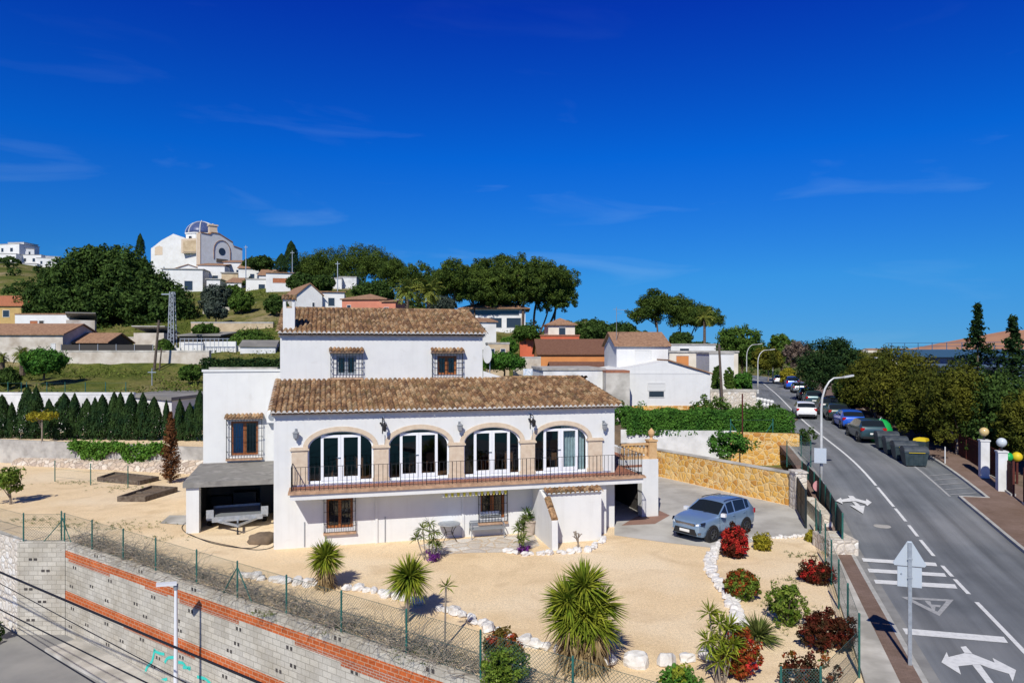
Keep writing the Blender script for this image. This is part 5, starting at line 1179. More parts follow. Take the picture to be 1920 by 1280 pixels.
mb = MB(); mb.lathe([(.55,0),(.72,.1),(.78,.5),(.74,.95),(.58,1.35),(.35,1.58),(.12,1.66),(.02,1.66)], n=18); mb.build('body', M['green_plastic'], t, smooth=True); mb = MB(); mb.obox((-.3,-.66,1.1), (.26,.12,.22), 0); mb.build('opening', M['plastic_black'], t)
mb = MB(); mb.tube([(-.1,0,1.64),(0,0,1.78),(.1,0,1.64)], .025, 6); mb.build('lifting_loop', M['galv'], t)
X, d = (1727-960)/F*46.2, 46.2; t = thing('waste_container', 'yellow topped container behind the nearest grey one', 'waste container', (X,d,roadY(d)[0].z+.12)); mb = MB(); mb.lathe([(.4,0),(.5,.1),(.52,.9)], n=4); mb.build('body', M['bin_grey'], t); mb = MB(); mb.lathe([(.54,.9),(.5,1.05),(.2,1.12)], n=4); mb.build('lid', M['yellow_plastic'], t)
# right hand fence with globe pillars
for px, d, lb, gm_ in ((1845,40.5,'white gate pillar with a golden globe lamp at the school fence','globe_gold'),(1878,38.2,'white gate pillar with a clear globe lamp at the school fence','globe_clear')):
    X = (px-960)/F*d; t = thing('gate_pillar', lb, 'pillar', (X,d,roadY(d)[0].z+.1), -.3); mb = MB(); mb.box(-.22,.22,-.22,.22,-.2,2.25); mb.box(-.26,.26,-.26,.26,2.25,2.33); mb.build('shaft', M['stucco_old'] if False else M['grime_white'], t)
    mb = MB(); mb.cyl((0,0,2.33), (0,0,2.55), .06); mb.build('lamp_stem', M['iron'], t); mb = MB(); mb.ball((0,0,2.78), .25, 16, 10); mb.build('globe', M[gm_], t, smooth=True)
def rust_fence(label, y0, y1, off=6.3, h=1.75):
    a, b = Vector(roff(y0, off)), Vector(roff(y1, off)); t = thing('metal_fence', label, 'fence', tuple(a)); n = max(1, round((b-a).length/2.4))
    for i in range(n+1): p = a+(b-a)*i/n; mb = MB(); mb.obox((p.x,p.y,p.z+.95), (.1,.1,2.0), -.3); mb.build('post', M['rust_metal'], t, True)
    mb = MB(); L = (b-a).length; dd = (b-a)/L; m = int(L/.14)
    for i in range(m): p = a+dd*(i+.5)*L/m; mb.obox((p.x,p.y,p.z+1.0), (.105,.03,1.6), math.atan2(dd.y, dd.x))
    mb.build('pickets', M['rust_metal'], t, True); mb = MB(); mb.bar(a+Vector((0,0,.5)), b+Vector((0,0,.5)), .05); mb.bar(a+Vector((0,0,1.55)), b+Vector((0,0,1.55)), .05); mb.build('rail', M['rust_metal'], t, True)
    mb = MB(); mb.bar(a+Vector((0,0,.05)), b+Vector((0,0,.05)), .25, .35); mb.build('plinth', M['concrete'], t, True)
rust_fence('dark rust red picket fence at the right edge of the photo', 14, 37.6); rust_fence('rust red gate leaf between the two globe pillars', 38.8, 39.9); rust_fence('dark red fence behind the sapling under the trees', 41.2, 75, 6.7)
t = thing('play_ball', 'yellow and green ball ornament behind the right fence', 'ball', P(1907,856,39.5)); mb = MB(); mb.ball((0,0,0), .27, 14, 9); mb.build('ball', M['yellow_plastic'], t, smooth=True); mb = MB(); mb.ball((-.42,.1,-.02), .25, 14, 9); mb.build('ball', M['green_plastic'], t, smooth=True); mb = MB(); mb.ball((-.8,.15,.0), .18, 14, 9); mb.build('ball', M['tail_red'], t, smooth=True); mb = MB(); mb.cyl((0,0,-2.5),(0,0,-.2),.06); mb.cyl((-.42,.1,-2.5),(-.42,.1,-.2),.05); mb.cyl((-.8,.15,-2.5),(-.8,.15,-.15),.04); mb.build('stand', M['rust_metal'], t)
# school building
t = thing('school_building', 'long blue grey school building with an orange roof on the right', 'building', (44,84,1)); A, B = Vector((45.5,86,0)), Vector((55.5,62,0)); u = (B-A).normalized(); nb = Vector((-u.y, u.x, 0)); 
mb = MB(); mb.extr([(p.x,p.y,1) for p in (A,B,B+nb*16,A+nb*16)], (0,0,6.6)); mb.build('wall', M['school_wall'], t, True)
mb = MB(); q = [A-nb*.5-u*.5, B-nb*.5+u*9, B+nb*16+u*9, A+nb*16-u*.5]; mb.extr([(p.x,p.y,7.6) for p in q], (0,0,.85)); mb.build('fascia', M['school_band'], t, True)
mb = MB(); e = [p+Vector((0,0,8.46)) for p in (A+u*2+nb*.6, B+u*8+nb*.6, B+u*8+nb*15, A+u*2+nb*15)]; r0, r1 = A+u*9+nb*8+Vector((0,0,10.6)), B+u*4+nb*8+Vector((0,0,10.9)); mb.add(e+[r0,r1], [(0,1,5,4),(1,2,5),(2,3,4,5),(3,0,4)]); mb.build('roof', M['school_roof'], t, True)
mb = MB()
for i in range(15): p = A+(B-A)*(i+.5)/15-nb*.35; mb.bar(p+Vector((0,0,8.45)), p+Vector((0,0,9.2)), .06)
for z in (8.8,9.2): mb.bar(A-nb*.35+Vector((0,0,z)), B-nb*.35+Vector((0,0,z)), .05)
mb.build('roof_railing', M['school_band'], t, True)
for i in range(7):
    p = A+(B-A)*(i+.5)/7-nb*.03; mb = MB(); slab(mb, p-u*1.2, p+u*1.2, 4.2, 6.6, -nb, .06); mb.build('window', M['glass_far'], t, True)
mb = MB(); p = B+u*2.5; mb.extr([(v.x,v.y,1) for v in (p,p+u*9,p+u*9+nb*9,p+nb*9)], (0,0,7.2)); mb.build('white_wing', M['stucco_far'], t, True)
# ---------------------------------------------------------------- vegetation
def quads(rng, C_, N_, size, aspect=.55, jit=.8):
    """leaf quads at points C_ with preferred normals N_"""
    n = len(C_); nr = N_+rng.normal(0, jit, (n,3)); nr /= np.linalg.norm(nr, axis=1, keepdims=True)+1e-9
    a = np.cross(nr, rng.normal(0, 1, (n,3))); a /= np.linalg.norm(a, axis=1, keepdims=True)+1e-9; b = np.cross(nr, a)
    s = (size*rng.uniform(.6, 1.35, (n,1))); a = a*s; b = b*s*aspect
    return np.stack([C_-a, C_-b*.9+a*.1, C_+a, C_+b*.9+a*.1], 1).reshape(-1, 3)
def crown(rng, c, r, nclump, rc, per, size, shell=.75, low=-.5, aspect=.55, squash=1.0, jit=.8, rag=.05):
    c, r = np.array(c, float), np.array(r, float); out = []
    d = rng.normal(0, 1, (nclump*3, 3)); d /= np.linalg.norm(d, axis=1, keepdims=True); d = d[d[:,2] > low][:nclump]; m = len(d)
    rad = shell+(1-shell)*rng.uniform(0, 1, (m,1))**.5; inner = rng.uniform(0, 1, (m,1)) < .22; rad = np.where(inner, rng.uniform(.25, .7, (m,1)), rad)
    cc = c+d*r*rad*(1+rng.normal(0, rag, (m,1)))
    k = rng.normal(0, 1, (m, per, 3)); k /= np.linalg.norm(k, axis=2, keepdims=True); rr_ = rc*rng.uniform(.65, 1.3, (m,1,1)); k2 = k*rng.uniform(.55, 1, (m,per,1))*rr_; k2[:,:,2] *= squash
    pts = (cc[:,None,:]+k2).reshape(-1, 3); nn = (k*.8+d[:,None,:]*.6).reshape(-1, 3)
    return quads(rng, pts, nn, size, aspect, jit)
def limbs(mb, rng, base, top, r0, r1, tips, n=6):
    b, t = Vector(base), Vector(top); mid = (b+t)/2+Vector((rng.uniform(-.1,.1)*(t-b).length, rng.uniform(-.05,.05)*(t-b).length, 0))
    pts = catmull([b, mid, t], 4); k = len(pts); mb.tube(pts, [r0*1.25]+[r0+(r1-r0)*i/(k-1) for i in range(1, k)], n)
    for q in tips: q = Vector(q); s = b+(t-b)*rng.uniform(.55, .95); m = (s+q)/2+Vector((0,0,.1*(q-s).length)); mb.tube([s, m, q], [r1*.8, r1*.5, r1*.2], 5)
TREES = {}
def tree(name, label, cat, base, h, lobes, leaf, trunk='bark', r0=.18, ncl=90, rc=.7, per=40, size=.16, seed=1, group=None, th_frac=.45, lean=(0,0), key=None, shell=.75, low=-.6, squash=1.0):
    """lobes: (dx,dy,dz,rx,ry,rz) relative to the base; the crown is many small leaf faces gathered in clumps"""
    rng = np.random.default_rng(seed); rp = random.Random(seed); t = thing(name, label, cat, base, 0, group); V = []; tot = sum(l[3]*l[4]*l[5] for l in lobes)**.66+1e-9; w = [(l[3]*l[4]*l[5])**.66 for l in lobes]; sw = sum(w)
    for l, wi in zip(lobes, w): V.append(crown(rng, l[:3], l[3:], max(4, int(ncl*wi/sw)), rc, per, size, shell, low, squash=squash))
    npmesh('crown', np.concatenate(V), 4, M[leaf], t)
    if r0 > 0:
        mb = MB(); tips = [(l[0]+rp.uniform(-.5,.5)*l[3], l[1]+rp.uniform(-.5,.5)*l[4], l[2]+rp.uniform(-.3,.3)*l[5]) for l in lobes for _ in range(3 if len(lobes) < 4 else 1)]
        limbs(mb, rp, (0,0,-.3), (lean[0], lean[1], h*th_frac), r0, r0*.55, tips); mb.build('trunk', M[trunk], t, smooth=True)
    return t
def bush(label, base, r, leaf, seed=1, ncl=40, per=40, size=.09, rc=.25, name='shrub', cat='shrub', group=None, extra=None, low=-.95, stems=True):
    rng = np.random.default_rng(seed); t = thing(name, label, cat, base, 0, group)
    V1 = crown(rng, (0,0,r[2]*.92), r, ncl, rc, per, size, .7, low, rag=.17); V2 = None
    if extra: V2 = crown(rng, (0,0,r[2]*1.0), (r[0]*1.04, r[1]*1.04, r[2]*1.06), max(4, int(ncl*extra[1])), rc*.8, per//2, size, .9, -.45)
    o = npmesh('foliage', V1 if V2 is None else np.concatenate([V1, V2]), 4, M[leaf], t)
    if V2 is not None: o.data.materials.append(M[extra[0]]); o.data.polygons.foreach_set('material_index', [0]*(len(V1)//4)+[1]*(len(V2)//4))
    if stems:
        mb = MB(); rp = random.Random(seed)
        for i in range(5): a = rp.uniform(0,6.28); mb.tube([(0,0,-.05),(math.cos(a)*r[0]*.3,math.sin(a)*r[1]*.3,r[2]*.7),(math.cos(a)*r[0]*.6,math.sin(a)*r[1]*.6,r[2]*1.4)], [.025,.018,.008], 4)
        mb.build('stems', M['bark'], t)
    return t
def blades(rng, c, n, L, w, e0, e1, droop=.25, tip=.0, bias=None):
    """long sword leaves radiating from c; elevation between e0 and e1 (radians)"""
    az = rng.uniform(0, 2*np.pi, n); el = np.arcsin(rng.uniform(np.sin(e0), np.sin(e1), n)); Ls = L*rng.uniform(.75, 1.1, n)
    d = np.stack([np.cos(az)*np.cos(el), np.sin(az)*np.cos(el), np.sin(el)], 1); s = np.cross(d, [0,0,1.0]); s /= np.linalg.norm(s, axis=1, keepdims=True)+1e-9
    up = np.cross(s, d); tw = rng.normal(0, .5, (n,1)); s = s*np.cos(tw)+up*np.sin(tw); c = np.asarray(c, float)+d*.04
    p0 = c; p1 = c+d*(Ls*.5)[:,None]; p1[:,2] -= Ls*droop*.1; p2 = c+d*Ls[:,None]; p2[:,2] -= Ls*droop*np.maximum(.15, np.cos(el)); W = w
    q1 = np.stack([p0-s*W*.5, p0+s*W*.5, p1+s*W, p1-s*W], 1); q2 = np.stack([p1-s*W, p1+s*W, p2+s*W*.08, p2-s*W*.08], 1)
    return np.concatenate([q1, q2], 0).reshape(-1, 3)
def yucca(name, label, base, trunk_h, heads, L, w, nl, skirt=None, leaf='leaf_yucca', seed=1, tr=.1, cat='yucca', pale=None, bare=None, e0=-.9):
    rng = np.random.default_rng(seed); t = thing(name, label, cat, base)
    V = [blades(rng, h, nl, L, w, e0, 1.5, .18) for h in heads]; npmesh('leaves', np.concatenate(V), 4, M[leaf], t)
    if skirt:
        z0, z1, n, Ls, rad = skirt; S = []
        for _ in range(n):
            h = heads[rng.integers(len(heads))]; z = rng.uniform(z0, z1); f = (h[0]*z/max(h[2], .1)+rng.normal(0, rad*.45), h[1]*z/max(h[2], .1)+rng.normal(0, rad*.45), z); S.append(blades(rng, f, 1, Ls, w*.9, -1.35, -.55, .12))
        npmesh('dry_skirt', np.concatenate(S), 4, M['leaf_dry'], t)
    mb = MB()
    for h in heads: mb.tube(catmull([(0,0,-.1),(h[0]*.4,h[1]*.4,h[2]*.5),h], 3), tr, 7)
    mb.build('trunk', M['bark_pale'], t); return t
B_ = G(610,1104); yucca('spiky_palm', 'small spiky palm with a dry skirt nearest the villa corner', B_, 1.1, [(0,0,1.12)], .70, .026, 480, (.2,1.05,300,.55,.2), seed=2, tr=.16, e0=-.75)
B_ = G(762,1166); yucca('spiky_palm', 'small spiky palm on a bare slender trunk in front of the villa', B_, 1.45, [(.08,.1,1.38)], .78, .028, 460, (1.15,1.3,40,.5,.2), seed=3, tr=.07, e0=-1.1)
B_ = G(1092,1252); yucca('big_yucca', 'large shaggy yucca with a long dry skirt in the middle of the garden', B_, 2, [(-.38,.0,1.75),(.40,.05,1.62),(.06,.1,2.12),(.02,-.2,1.42),(-.3,-.1,1.3),(.3,-.1,1.15)], .80, .026, 330, (.3,1.35,1150,.80,.38), seed=4, tr=.16, e0=-.42)
B_ = G(834,1214); yucca('young_yucca', 'thin young yucca stem with one small leaf tuft in the fenced strip', B_, 1.6, [(.03,.05,1.72)], .34, .022, 26, None, seed=5, tr=.028, e0=-.2)
B_ = G(1421,1203); yucca('spiky_agave', 'ground hugging spiky yucca between the shrubs', B_, .1, [(0,0,.16)], .72, .028, 210, None, 'leaf_yucca_pale', seed=6, tr=.08, e0=.02)
def cordyline(label, base, stems, seed, flower=True, L=.34, leaf='leaf_yucca_pale'):
    rng = np.random.default_rng(seed); t = thing('cordyline', label, 'cordyline', base); V = []; mb = MB()
    for s in stems:
        mb.tube([(s[0]*.3,s[1]*.3,-.05),(s[0]*.7,s[1]*.7,s[2]*.5),s], .022, 5); V.append(blades(rng, s, 46, L, .022, -.5, 1.5, .2))
        if s[2] > 1.0: V.append(blades(rng, (s[0]*.85,s[1]*.85,s[2]*.75), 20, L*.9, .02, -.4, 1.0, .3))
    npmesh('leaves', np.concatenate(V), 4, M[leaf], t); mb.build('stems', M['bark_pale'], t); return t
cordyline('cordyline with thin stems and purple flowers at its foot, left of the round table', G(803,1050), [(-.25,.1,1.25),(.05,.1,1.45),(.25,0,1.15),(-.45,0,.9),(.2,-.1,.75),(.35,.1,.55)], 11)
cordyline('cordyline clump beside the pot at the foot of the wing wall', G(978,1033), [(0,0,1.1),(.12,.1,1.3),(-.15,.05,.95),(.1,-.1,.6),(-.1,-.1,.5)], 12)
cordyline('tall cordyline clump of several stems at the bottom edge', G(1352,1282), [(-.25,.15,1.75),(0,.1,1.5),(.2,.15,1.35),(-.35,0,1.1),(.3,0,1.0),(.1,-.1,.8),(-.1,-.1,.6),(.3,.2,1.4)], 13, L=.38, leaf='leaf_yucca')
bush('purple flowers at the foot of the cordyline left of the table', G(812,1052), (.3,.25,.2), 'flower_purple', 21, 16, 20, .05, .1, 'flowers', 'flowers', stems=False)
bush('purple flowers at the foot of the cordyline by the wing wall', G(982,1037), (.32,.25,.17), 'flower_purple', 22, 16, 20, .05, .1, 'flowers', 'flowers', stems=False)
tp = bpy.data.objects.get('potted_plant'); rng = np.random.default_rng(5); npmesh('leaves', np.concatenate([blades(rng, (0,0,.7), 30, .5, .03, .2, 1.4), blades(rng, (-.1,0,1.0), 18, .4, .03, 0, 1.4)]), 4, M['leaf_mid'], tp)
t = thing('bare_shrub', 'leafless grey shrub with forked branches before the store wall', 'shrub', G(1084,1034)); mb = MB(); rp = random.Random(4)
def fork(p, d, L, r, k):
    q = p+d*L; mb.tube([p, q], [r, r*.8], 6)
    if k:
        for _ in range(3 if k > 1 else 2): dd = (d+Vector((rp.uniform(-.8,.8), rp.uniform(-.7,.7), rp.uniform(-.1,.3)))).normalized(); fork(q, dd, L*.62, r*.75, k-1)
fork(Vector((0,0,-.05)), Vector((0,0,1)), .42, .045, 3); mb.build('branches', M['bark_pale'], t)
# shrubs of the right bed
S_ = [('bright red leaved round bush beside the silver car',G(1377,1044),(.48,.48,.58),'leaf_darkred','leaf_red',1.5),('small yellow green bush by the driveway edge',G(1430,1030),(.32,.32,.34),'leaf_yellow',None,0),('tiny yellow green bush against the green fence',G(1521,1014),(.2,.2,.2),'leaf_yellow',None,0),('sprawling red bush against the tall green fence',G(1530,1092),(.6,.45,.38),'leaf_darkred','leaf_red',.3),('round bush of red and green leaves in the middle of the bed',G(1390,1121),(.52,.5,.46),'leaf_glossy','leaf_redgreen',1.0),('trimmed rounded green bush with pale glossy leaves',G(1475,1170),(.52,.5,.60),'leaf_glossy',None,0),('wide dark red bush at the foot of the tall fence',G(1556,1216),(.75,.52,.52),'leaf_darkred','leaf_darkred',.3),('sparse dark red bush behind the short fence at the bottom edge',G(1512,1300),(.75,.45,.5),'leaf_darkred','leaf_redgreen',.3),('orange red bush beside the tall cordyline',G(1384,1268),(.48,.45,.62),'leaf_redgreen','leaf_red',.25),('bright green bush at the bottom edge left of the tall cordyline',G(1275,1312),(.42,.36,.40),'leaf_hedge','leaf_yucca',.3),('dark green glossy bush behind the fence at the bottom',(-.22,17.75,0),(.58,.45,.5),'leaf_glossy',None,0),('small orange brown bush behind the dark green bottom bush',G(940,1245),(.42,.38,.45),'leaf_redgreen','leaf_autumn',.5)]
for i, (lb, b, r, m1, m2, fr) in enumerate(S_): bush(lb, b, r, m1, 30+i, int((60+110*r[0]*r[1])*(.45 if 'sparse' in lb else 1)), 44, .05, .13, extra=(m2, fr) if m2 else None)
rng = np.random.default_rng(77)      # weeds growing along the dry strip
pts = []
for px, py, n, s in [(500,1150,40,.5),(640,1180,40,.4),(780,1225,60,.4),(840,1240,40,.4),(140,985,60,1.0),(210,985,40,.9),(250,990,40,.9),(150,905,50,1.0),(230,915,50,.8),(1480,1140,50,.5),(1500,1040,30,.5),(1530,1170,50,.5),(1480,1090,20,.4),(1440,1180,20,.5),(1580,1200,30,.3),(60,975,50,.8),(310,1010,20,.5)]:
    g = G(px, py); 
    for _ in range(n): pts.append(blades(rng, (g[0]+rng.normal(0,s), g[1]+rng.normal(0,s*.6), 0), 7, .1, .008, .3, 1.4))
tag(npmesh('weeds', np.concatenate(pts), 4, M['leaf_grass']), 'sparse weeds on the gravel along the fences', 'weeds', kind='stuff')
pts = [np.array([rng.normal(0, 1, 3)*0]) for _ in range(0)]
# left garden: small tree, dead conifer, vine, hedge
tree('fruit_tree', 'small bushy tree with glossy leaves at the left edge of the garden', 'tree', G(18,945), 1.9, [(-.35,0,1.2,.85,.7,.75),(.05,0,1.5,.55,.5,.6)], 'leaf_glossy', 'bark_pale', .07, 60, .25, 36, .085, 41)
t = thing('dead_conifer', 'dead brown conifer standing before the grey terrace wall', 'conifer', G(320,905)); rng = np.random.default_rng(8); V = []
for z in np.linspace(.25, 4.3, 46):
    r = .72*(1-(z/4.6)**1.6)*(.8+.4*rng.random()); 
    for k in range(9): a = rng.uniform(0, 6.28); V.append(blades(rng, (0,0,z-.2), 1, max(.15, r), .03, .2, .9, .1)); V.append(quads(rng, np.array([[math.cos(a)*r*q, math.sin(a)*r*q, z+.2*q] for q in rng.uniform(.3,1,7)]), np.array([[math.cos(a),math.sin(a),.3]]*7), .10, .35))
npmesh('dead_needles', np.concatenate(V), 4, M['leaf_dead'], t); mb = MB(); mb.cyl((0,0,-.1), (0,0,4.3), .09, .015, 7); mb.build('trunk', M['bark'], t)
rng = np.random.default_rng(9); t = thing('climbing_vine', 'bright green vine hanging over the grey terrace wall', 'vine', tuple(A_+tv*7)); V = []
s0 = (Vector(P(127,850,51))-A_).dot(tv); s1 = (Vector(P(300,860,49))-A_).dot(tv)
for i in range(260):
    s = rng.uniform(s0, s1); drop = rng.random()**1.3*(.75+.45*math.sin(s*1.7)); p = A_+tv*s+tn*rng.uniform(.02,.22); z = 1.72-drop*1.15; V.append(quads(rng, np.array([[p.x, p.y, z]])+rng.normal(0,.13,(22,3)), np.array([[tn.x,tn.y,.4]]*22), .095, .7))
npmesh('leaves', np.concatenate(V), 4, M['leaf_vine'], t, True)
mb = MB(); rp = random.Random(2)
for i in range(7): p = A_+tv*(s0+(s1-s0)*(i+.5)/7)+tn*.05; mb.tube([p+Vector((0,0,1.75)), p+tn*.15+Vector((rp.uniform(-.2,.2),0,1.2)), p+tn*.2+Vector((0,0,.5))], .015, 4)
mb.build('stems', M['bark'], t, True)
def cypress_mesh(seed, h, r):
    rng = np.random.default_rng(seed); n = int(2600*h*r/1.5); z = rng.random(n)**.8*h; pr = np.clip(z/(h*.12), .7, 1)*np.clip(1-(z/h)**2.0, 0, 1)**.75; a = rng.uniform(0, 6.28, n); lob = 1+.13*np.sin(a*3+z*1.7+seed)+.1*np.sin(a*5-z*3); rr_ = r*pr*lob*rng.uniform(.72, 1.04, n)
    c = np.stack([np.cos(a)*rr_, np.sin(a)*rr_, z+.05], 1); nrm_ = np.stack([np.cos(a), np.sin(a), .5+0*a], 1); 
    q = quads(rng, c, nrm_, .085, .5, .5).reshape(-1, 4, 3); m = q.mean(1, keepdims=True); q = m+(q-m)*np.array([.75,.75,1.7]); return q.reshape(-1, 3)
cyp = []
def cypress(label, px, d, z0, h, r, group=None, seed=1):
    q = (seed % 4); 
    if len(cyp) <= q or True:
        t = thing('cypress', label, 'cypress', ((px-960)/F*d, d, z0), R.uniform(0,6), group); npmesh('foliage', cypress_mesh(seed, h, r), 4, M['leaf_cypress'], t); mb = MB(); mb.cyl((0,0,-.2), (0,0,h*.7), .08, .02, 6); mb.build('trunk', M['bark'], t); return t
row = [(4,3.2,.75),(22,2.6,.5),(52,4.0,.95),(68,3.6,.8),(92,3.1,.6),(120,3.6,1.0),(140,3.2,.6),(163,3.2,.72),(178,3.2,.55),(192,3.25,.75),(214,3.4,.7),(226,3.3,.62),(246,3.1,.75),(268,3.25,.72),(289,3.2,.85),(312,2.9,.35),(337,2.7,.5),(356,2.8,.55),(375,3.3,.62)]
for i, (px, h, r) in enumerate(row): cypress('dark green cypress of the clipped row on the raised terrace', px, 54.9-(px/380)*1.6, 1.6, h*R.uniform(.93,1.12), r*R.uniform(.85,1.05), 'cypresses in the hedge row on the raised terrace', 100+i)
tree('lollipop_tree', 'small yellow green tree with flat top on the raised terrace', 'tree', ((79-960)/F*52.2, 52.2, 1.6), 2.1, [(0,0,1.95,1.0,.8,.28),(-.5,0,1.9,.5,.5,.2)], 'leaf_yellow', 'bark_pale', .07, 50, .22, 24, .08, 44, th_frac=.8)
# ---------------------------------------------------------------- neighbours and hillside houses
def house(name, label, px0, px1, yb, yt, d, dp, roof='flat', wall='stucco_far', roofm='roof_far', rot=0.0, wins=(), rise=1.2, over=.25, sink=2.0, cat='house', winm='glass_far', group=None, par=.0):
    """front wall spans the pixels px0..px1, yb..yt at depth d; dp metres deep; rot turns it about its front centre; wins: (x0,x1,z0,z1) as fractions of the front"""
    x0, x1 = (px0-960)/F*d, (px1-960)/F*d; z0, z1 = H-(yb-HY)/F*d, H-(yt-HY)/F*d; w = x1-x0; h = z1-z0
    t = thing(name, label, cat, ((x0+x1)/2, d, z0), rot, group); mb = MB(); a, b = -w/2, w/2
    mb.box(a, b, 0, dp, -sink, h)
    if roof == 'gable_side': mb.add([(a,0,h),(b,0,h),(0,0,h+rise),(a,dp,h),(b,dp,h),(0,dp,h+rise)], [(0,1,2),(4,3,5),(0,2,5,3),(1,4,5,2)])
    if roof == 'gable': mb.add([(a,0,h),(a,dp,h),(a,dp/2,h+rise),(b,0,h),(b,dp,h),(b,dp/2,h+rise)], [(0,1,2),(4,3,5),(0,2,5,3),(1,4,5,2)])
    mb.build('wall', M[wall], t); mb = MB(); o = over; th_ = .14
    if roof == 'flat':
        if par:
            mb.box(a-.08,b+.08,-.08,.2,h+.004,h+par); mb.box(a-.08,b+.08,dp-.2,dp+.08,h+.004,h+par); mb.box(a-.08,a+.2,.2,dp-.2,h+.004,h+par); mb.box(b-.2,b+.08,.2,dp-.2,h+.004,h+par); mb.build('parapet', M[wall], t); mb = MB(); mb.box(a+.2,b-.2,.2,dp-.2,h+.004,h+.05)
        else: mb.box(a-o, b+o, -o, dp+o, h+.004, h+.2)
    elif roof == 'gable':
        s = rise/(dp/2)
        for y0, y1 in ((-o, dp/2), (dp+o, dp/2)): mb.extr([(a-o, y0, h-s*o+.01), (a-o, y1, h+rise+.01), (a-o, y1, h+rise+.01+th_), (a-o, y0, h-s*o+.01+th_)], (w+2*o,0,0))
    elif roof == 'gable_side':
        s = rise/(w/2)
        for u0, u1 in ((a-o, 0), (b+o, 0)): mb.extr([(u0, -o, h-s*o+.01), (u1, -o, h+rise+.01), (u1, -o, h+rise+.01+th_), (u0, -o, h-s*o+.01+th_)], (0,dp+2*o,0))
    elif roof == 'hip':
        k = min(w, dp)/2; e = [(a-o,-o,h),(b+o,-o,h),(b+o,dp+o,h),(a-o,dp+o,h)]; r_ = [(a+k,dp/2,h+rise),(b-k,dp/2,h+rise)] if w > dp else [(0,k,h+rise),(0,dp-k,h+rise)]
        mb.add(e+r_, [(0,1,5,4),(1,2,5),(2,3,4,5),(3,0,4)] if w > dp else [(0,1,4),(1,2,5,4),(2,3,5),(3,0,4,5)]); mb.box(a-o,b+o,-o,dp+o,h-.12,h-.004)
    elif roof == 'shed': mb.extr([(a-o,-o,h+.01),(a-o,dp+o,h+rise),(a-o,dp+o,h+rise+th_),(a-o,-o,h+.01+th_)], (w+2*o,0,0))
    elif roof == 'shed_front': mb.extr([(a-o,-o,h+.01+rise),(a-o,dp+o,h+.01),(a-o,dp+o,h+.01+th_),(a-o,-o,h+rise+th_)], (w+2*o,0,0))
    mb.build('roof', M[roofm], t)
    for q in wins:
        wx0, wx1, wz0, wz1 = q[:4]; mm = q[4] if len(q) > 4 else winm; mb = MB(); fx0, fx1, fz0, fz1 = a+w*wx0, a+w*wx1, h*wz0, h*wz1
        fr = MB(); g_ = .05; fr.box(fx0-g_,fx1+g_,-.05,.0,fz0-g_,fz0); fr.box(fx0-g_,fx1+g_,-.05,.0,fz1,fz1+g_); fr.box(fx0-g_,fx0,-.05,.0,fz0,fz1); fr.box(fx1,fx1+g_,-.05,.0,fz0,fz1); wf = fr.build('window', M['shutter'], t)
        mb.box(fx0, fx1, -.02, .0, fz0, fz1); mb.build('pane', M[mm], wf)
    return t
house('white_house', 'white gabled neighbour house with one shuttered window and two small panes', 1146, 1332, 768, 701, 61, 9, 'flat', 'stucco', 'stucco', 0.03, [(.38,.53,.36,.52,'glass_far'),(.37,.54,.56,.74,'shutter')], .0, .02)
t_ = bpy.data.objects['white_house']; mb = MB(); mb.extr([(-4.26,-.002,3.0),(4.26,-.002,3.0),(4.26,-.002,3.1),(.64,-.002,4.2),(-2.7,-.002,3.6),(-4.26,-.002,3.4)], (0,9,0)); mb.build('gable', M['stucco'], t_); mb = MB(); mb.extr([(.6,-.2,4.22),(4.45,-.2,3.06),(4.45,-.2,3.16),(.6,-.2,4.33)], (0,9.3,0)); mb.build('roof_slope', M['roof_far'], t_)
mb = MB(); mb.box(-4.2,4.25,-.06,0,-.5,.35); mb.build('stone_base', M['stone_yellow'], t_)
house('white_house', 'white upper storey with a brown tiled roof and a closed white shutter', 1156, 1253, 705, 648, 65, 7, 'gable', 'stucco', 'roof_far', 0.03, [(.36,.66,.40,.85,'shutter')], 1.2)
house('orange_house', 'orange house with a wide dark brown roof beyond the villa roof', 1010, 1160, 720, 664, 84, 11, 'gable', 'orange_wall', 'roof_brown', 0.02, [(.07,.12,.2,.5)], 1.75)
house('outbuilding', 'low outbuilding with a dark brown tile roof before the orange house', 1036, 1158, 710, 692, 74, 5, 'gable', 'cream_wall', 'roof_brown', 0.02, [], .6)
house('grey_shed', 'grey corrugated shed behind the right end of the villa', 1018, 1134, 760, 694, 60, 7, 'flat', 'metal_sheet' if 'metal_sheet' in M else 'grime_white', 'concrete', .1, [], 0, .1)
house('concrete_block', 'small grey concrete block with a red brick top against the white neighbour', 1136, 1181, 745, 699, 58.5, 2.3, 'flat', 'concrete_pale', 'terracotta', .03, [], 0, .0)
house('red_house', 'red house with a cream upper tower beyond the orange house', 975, 1086, 680, 630, 100, 9, 'flat', 'red_wall', 'terracotta', .0, [(.3,.5,.1,.35)], 0, .1)
house('red_house_tower', 'cream tower with a small hipped roof rising from the red house', 1028, 1078, 650, 608, 101, 6, 'hip', 'cream_wall', 'roof_far', .05, [(.40,.64,.45,.85)], 1.0, .35)
house('garden_wall_house', 'beige ruined wall behind the villa by the fig tree', 915, 955, 690, 645, 78, 4, 'flat', 'beige_wall', 'concrete', .1, [(.1,.3,.5,.8),(.6,.8,.5,.8)], 0, .05)
house('low_wall', 'white garden wall below the orange house', 962, 1014, 712, 672, 75, .4, 'flat', 'stucco_old', 'concrete', 0, [], 0, .02, cat='wall')
house('white_outbuilding', 'small white outbuilding with an arched opening below the tall pines', 878, 931, 630, 604, 104, 6, 'shed', 'stucco_far', 'roof_far', .25, [(.35,.6,.0,.6)], .8)
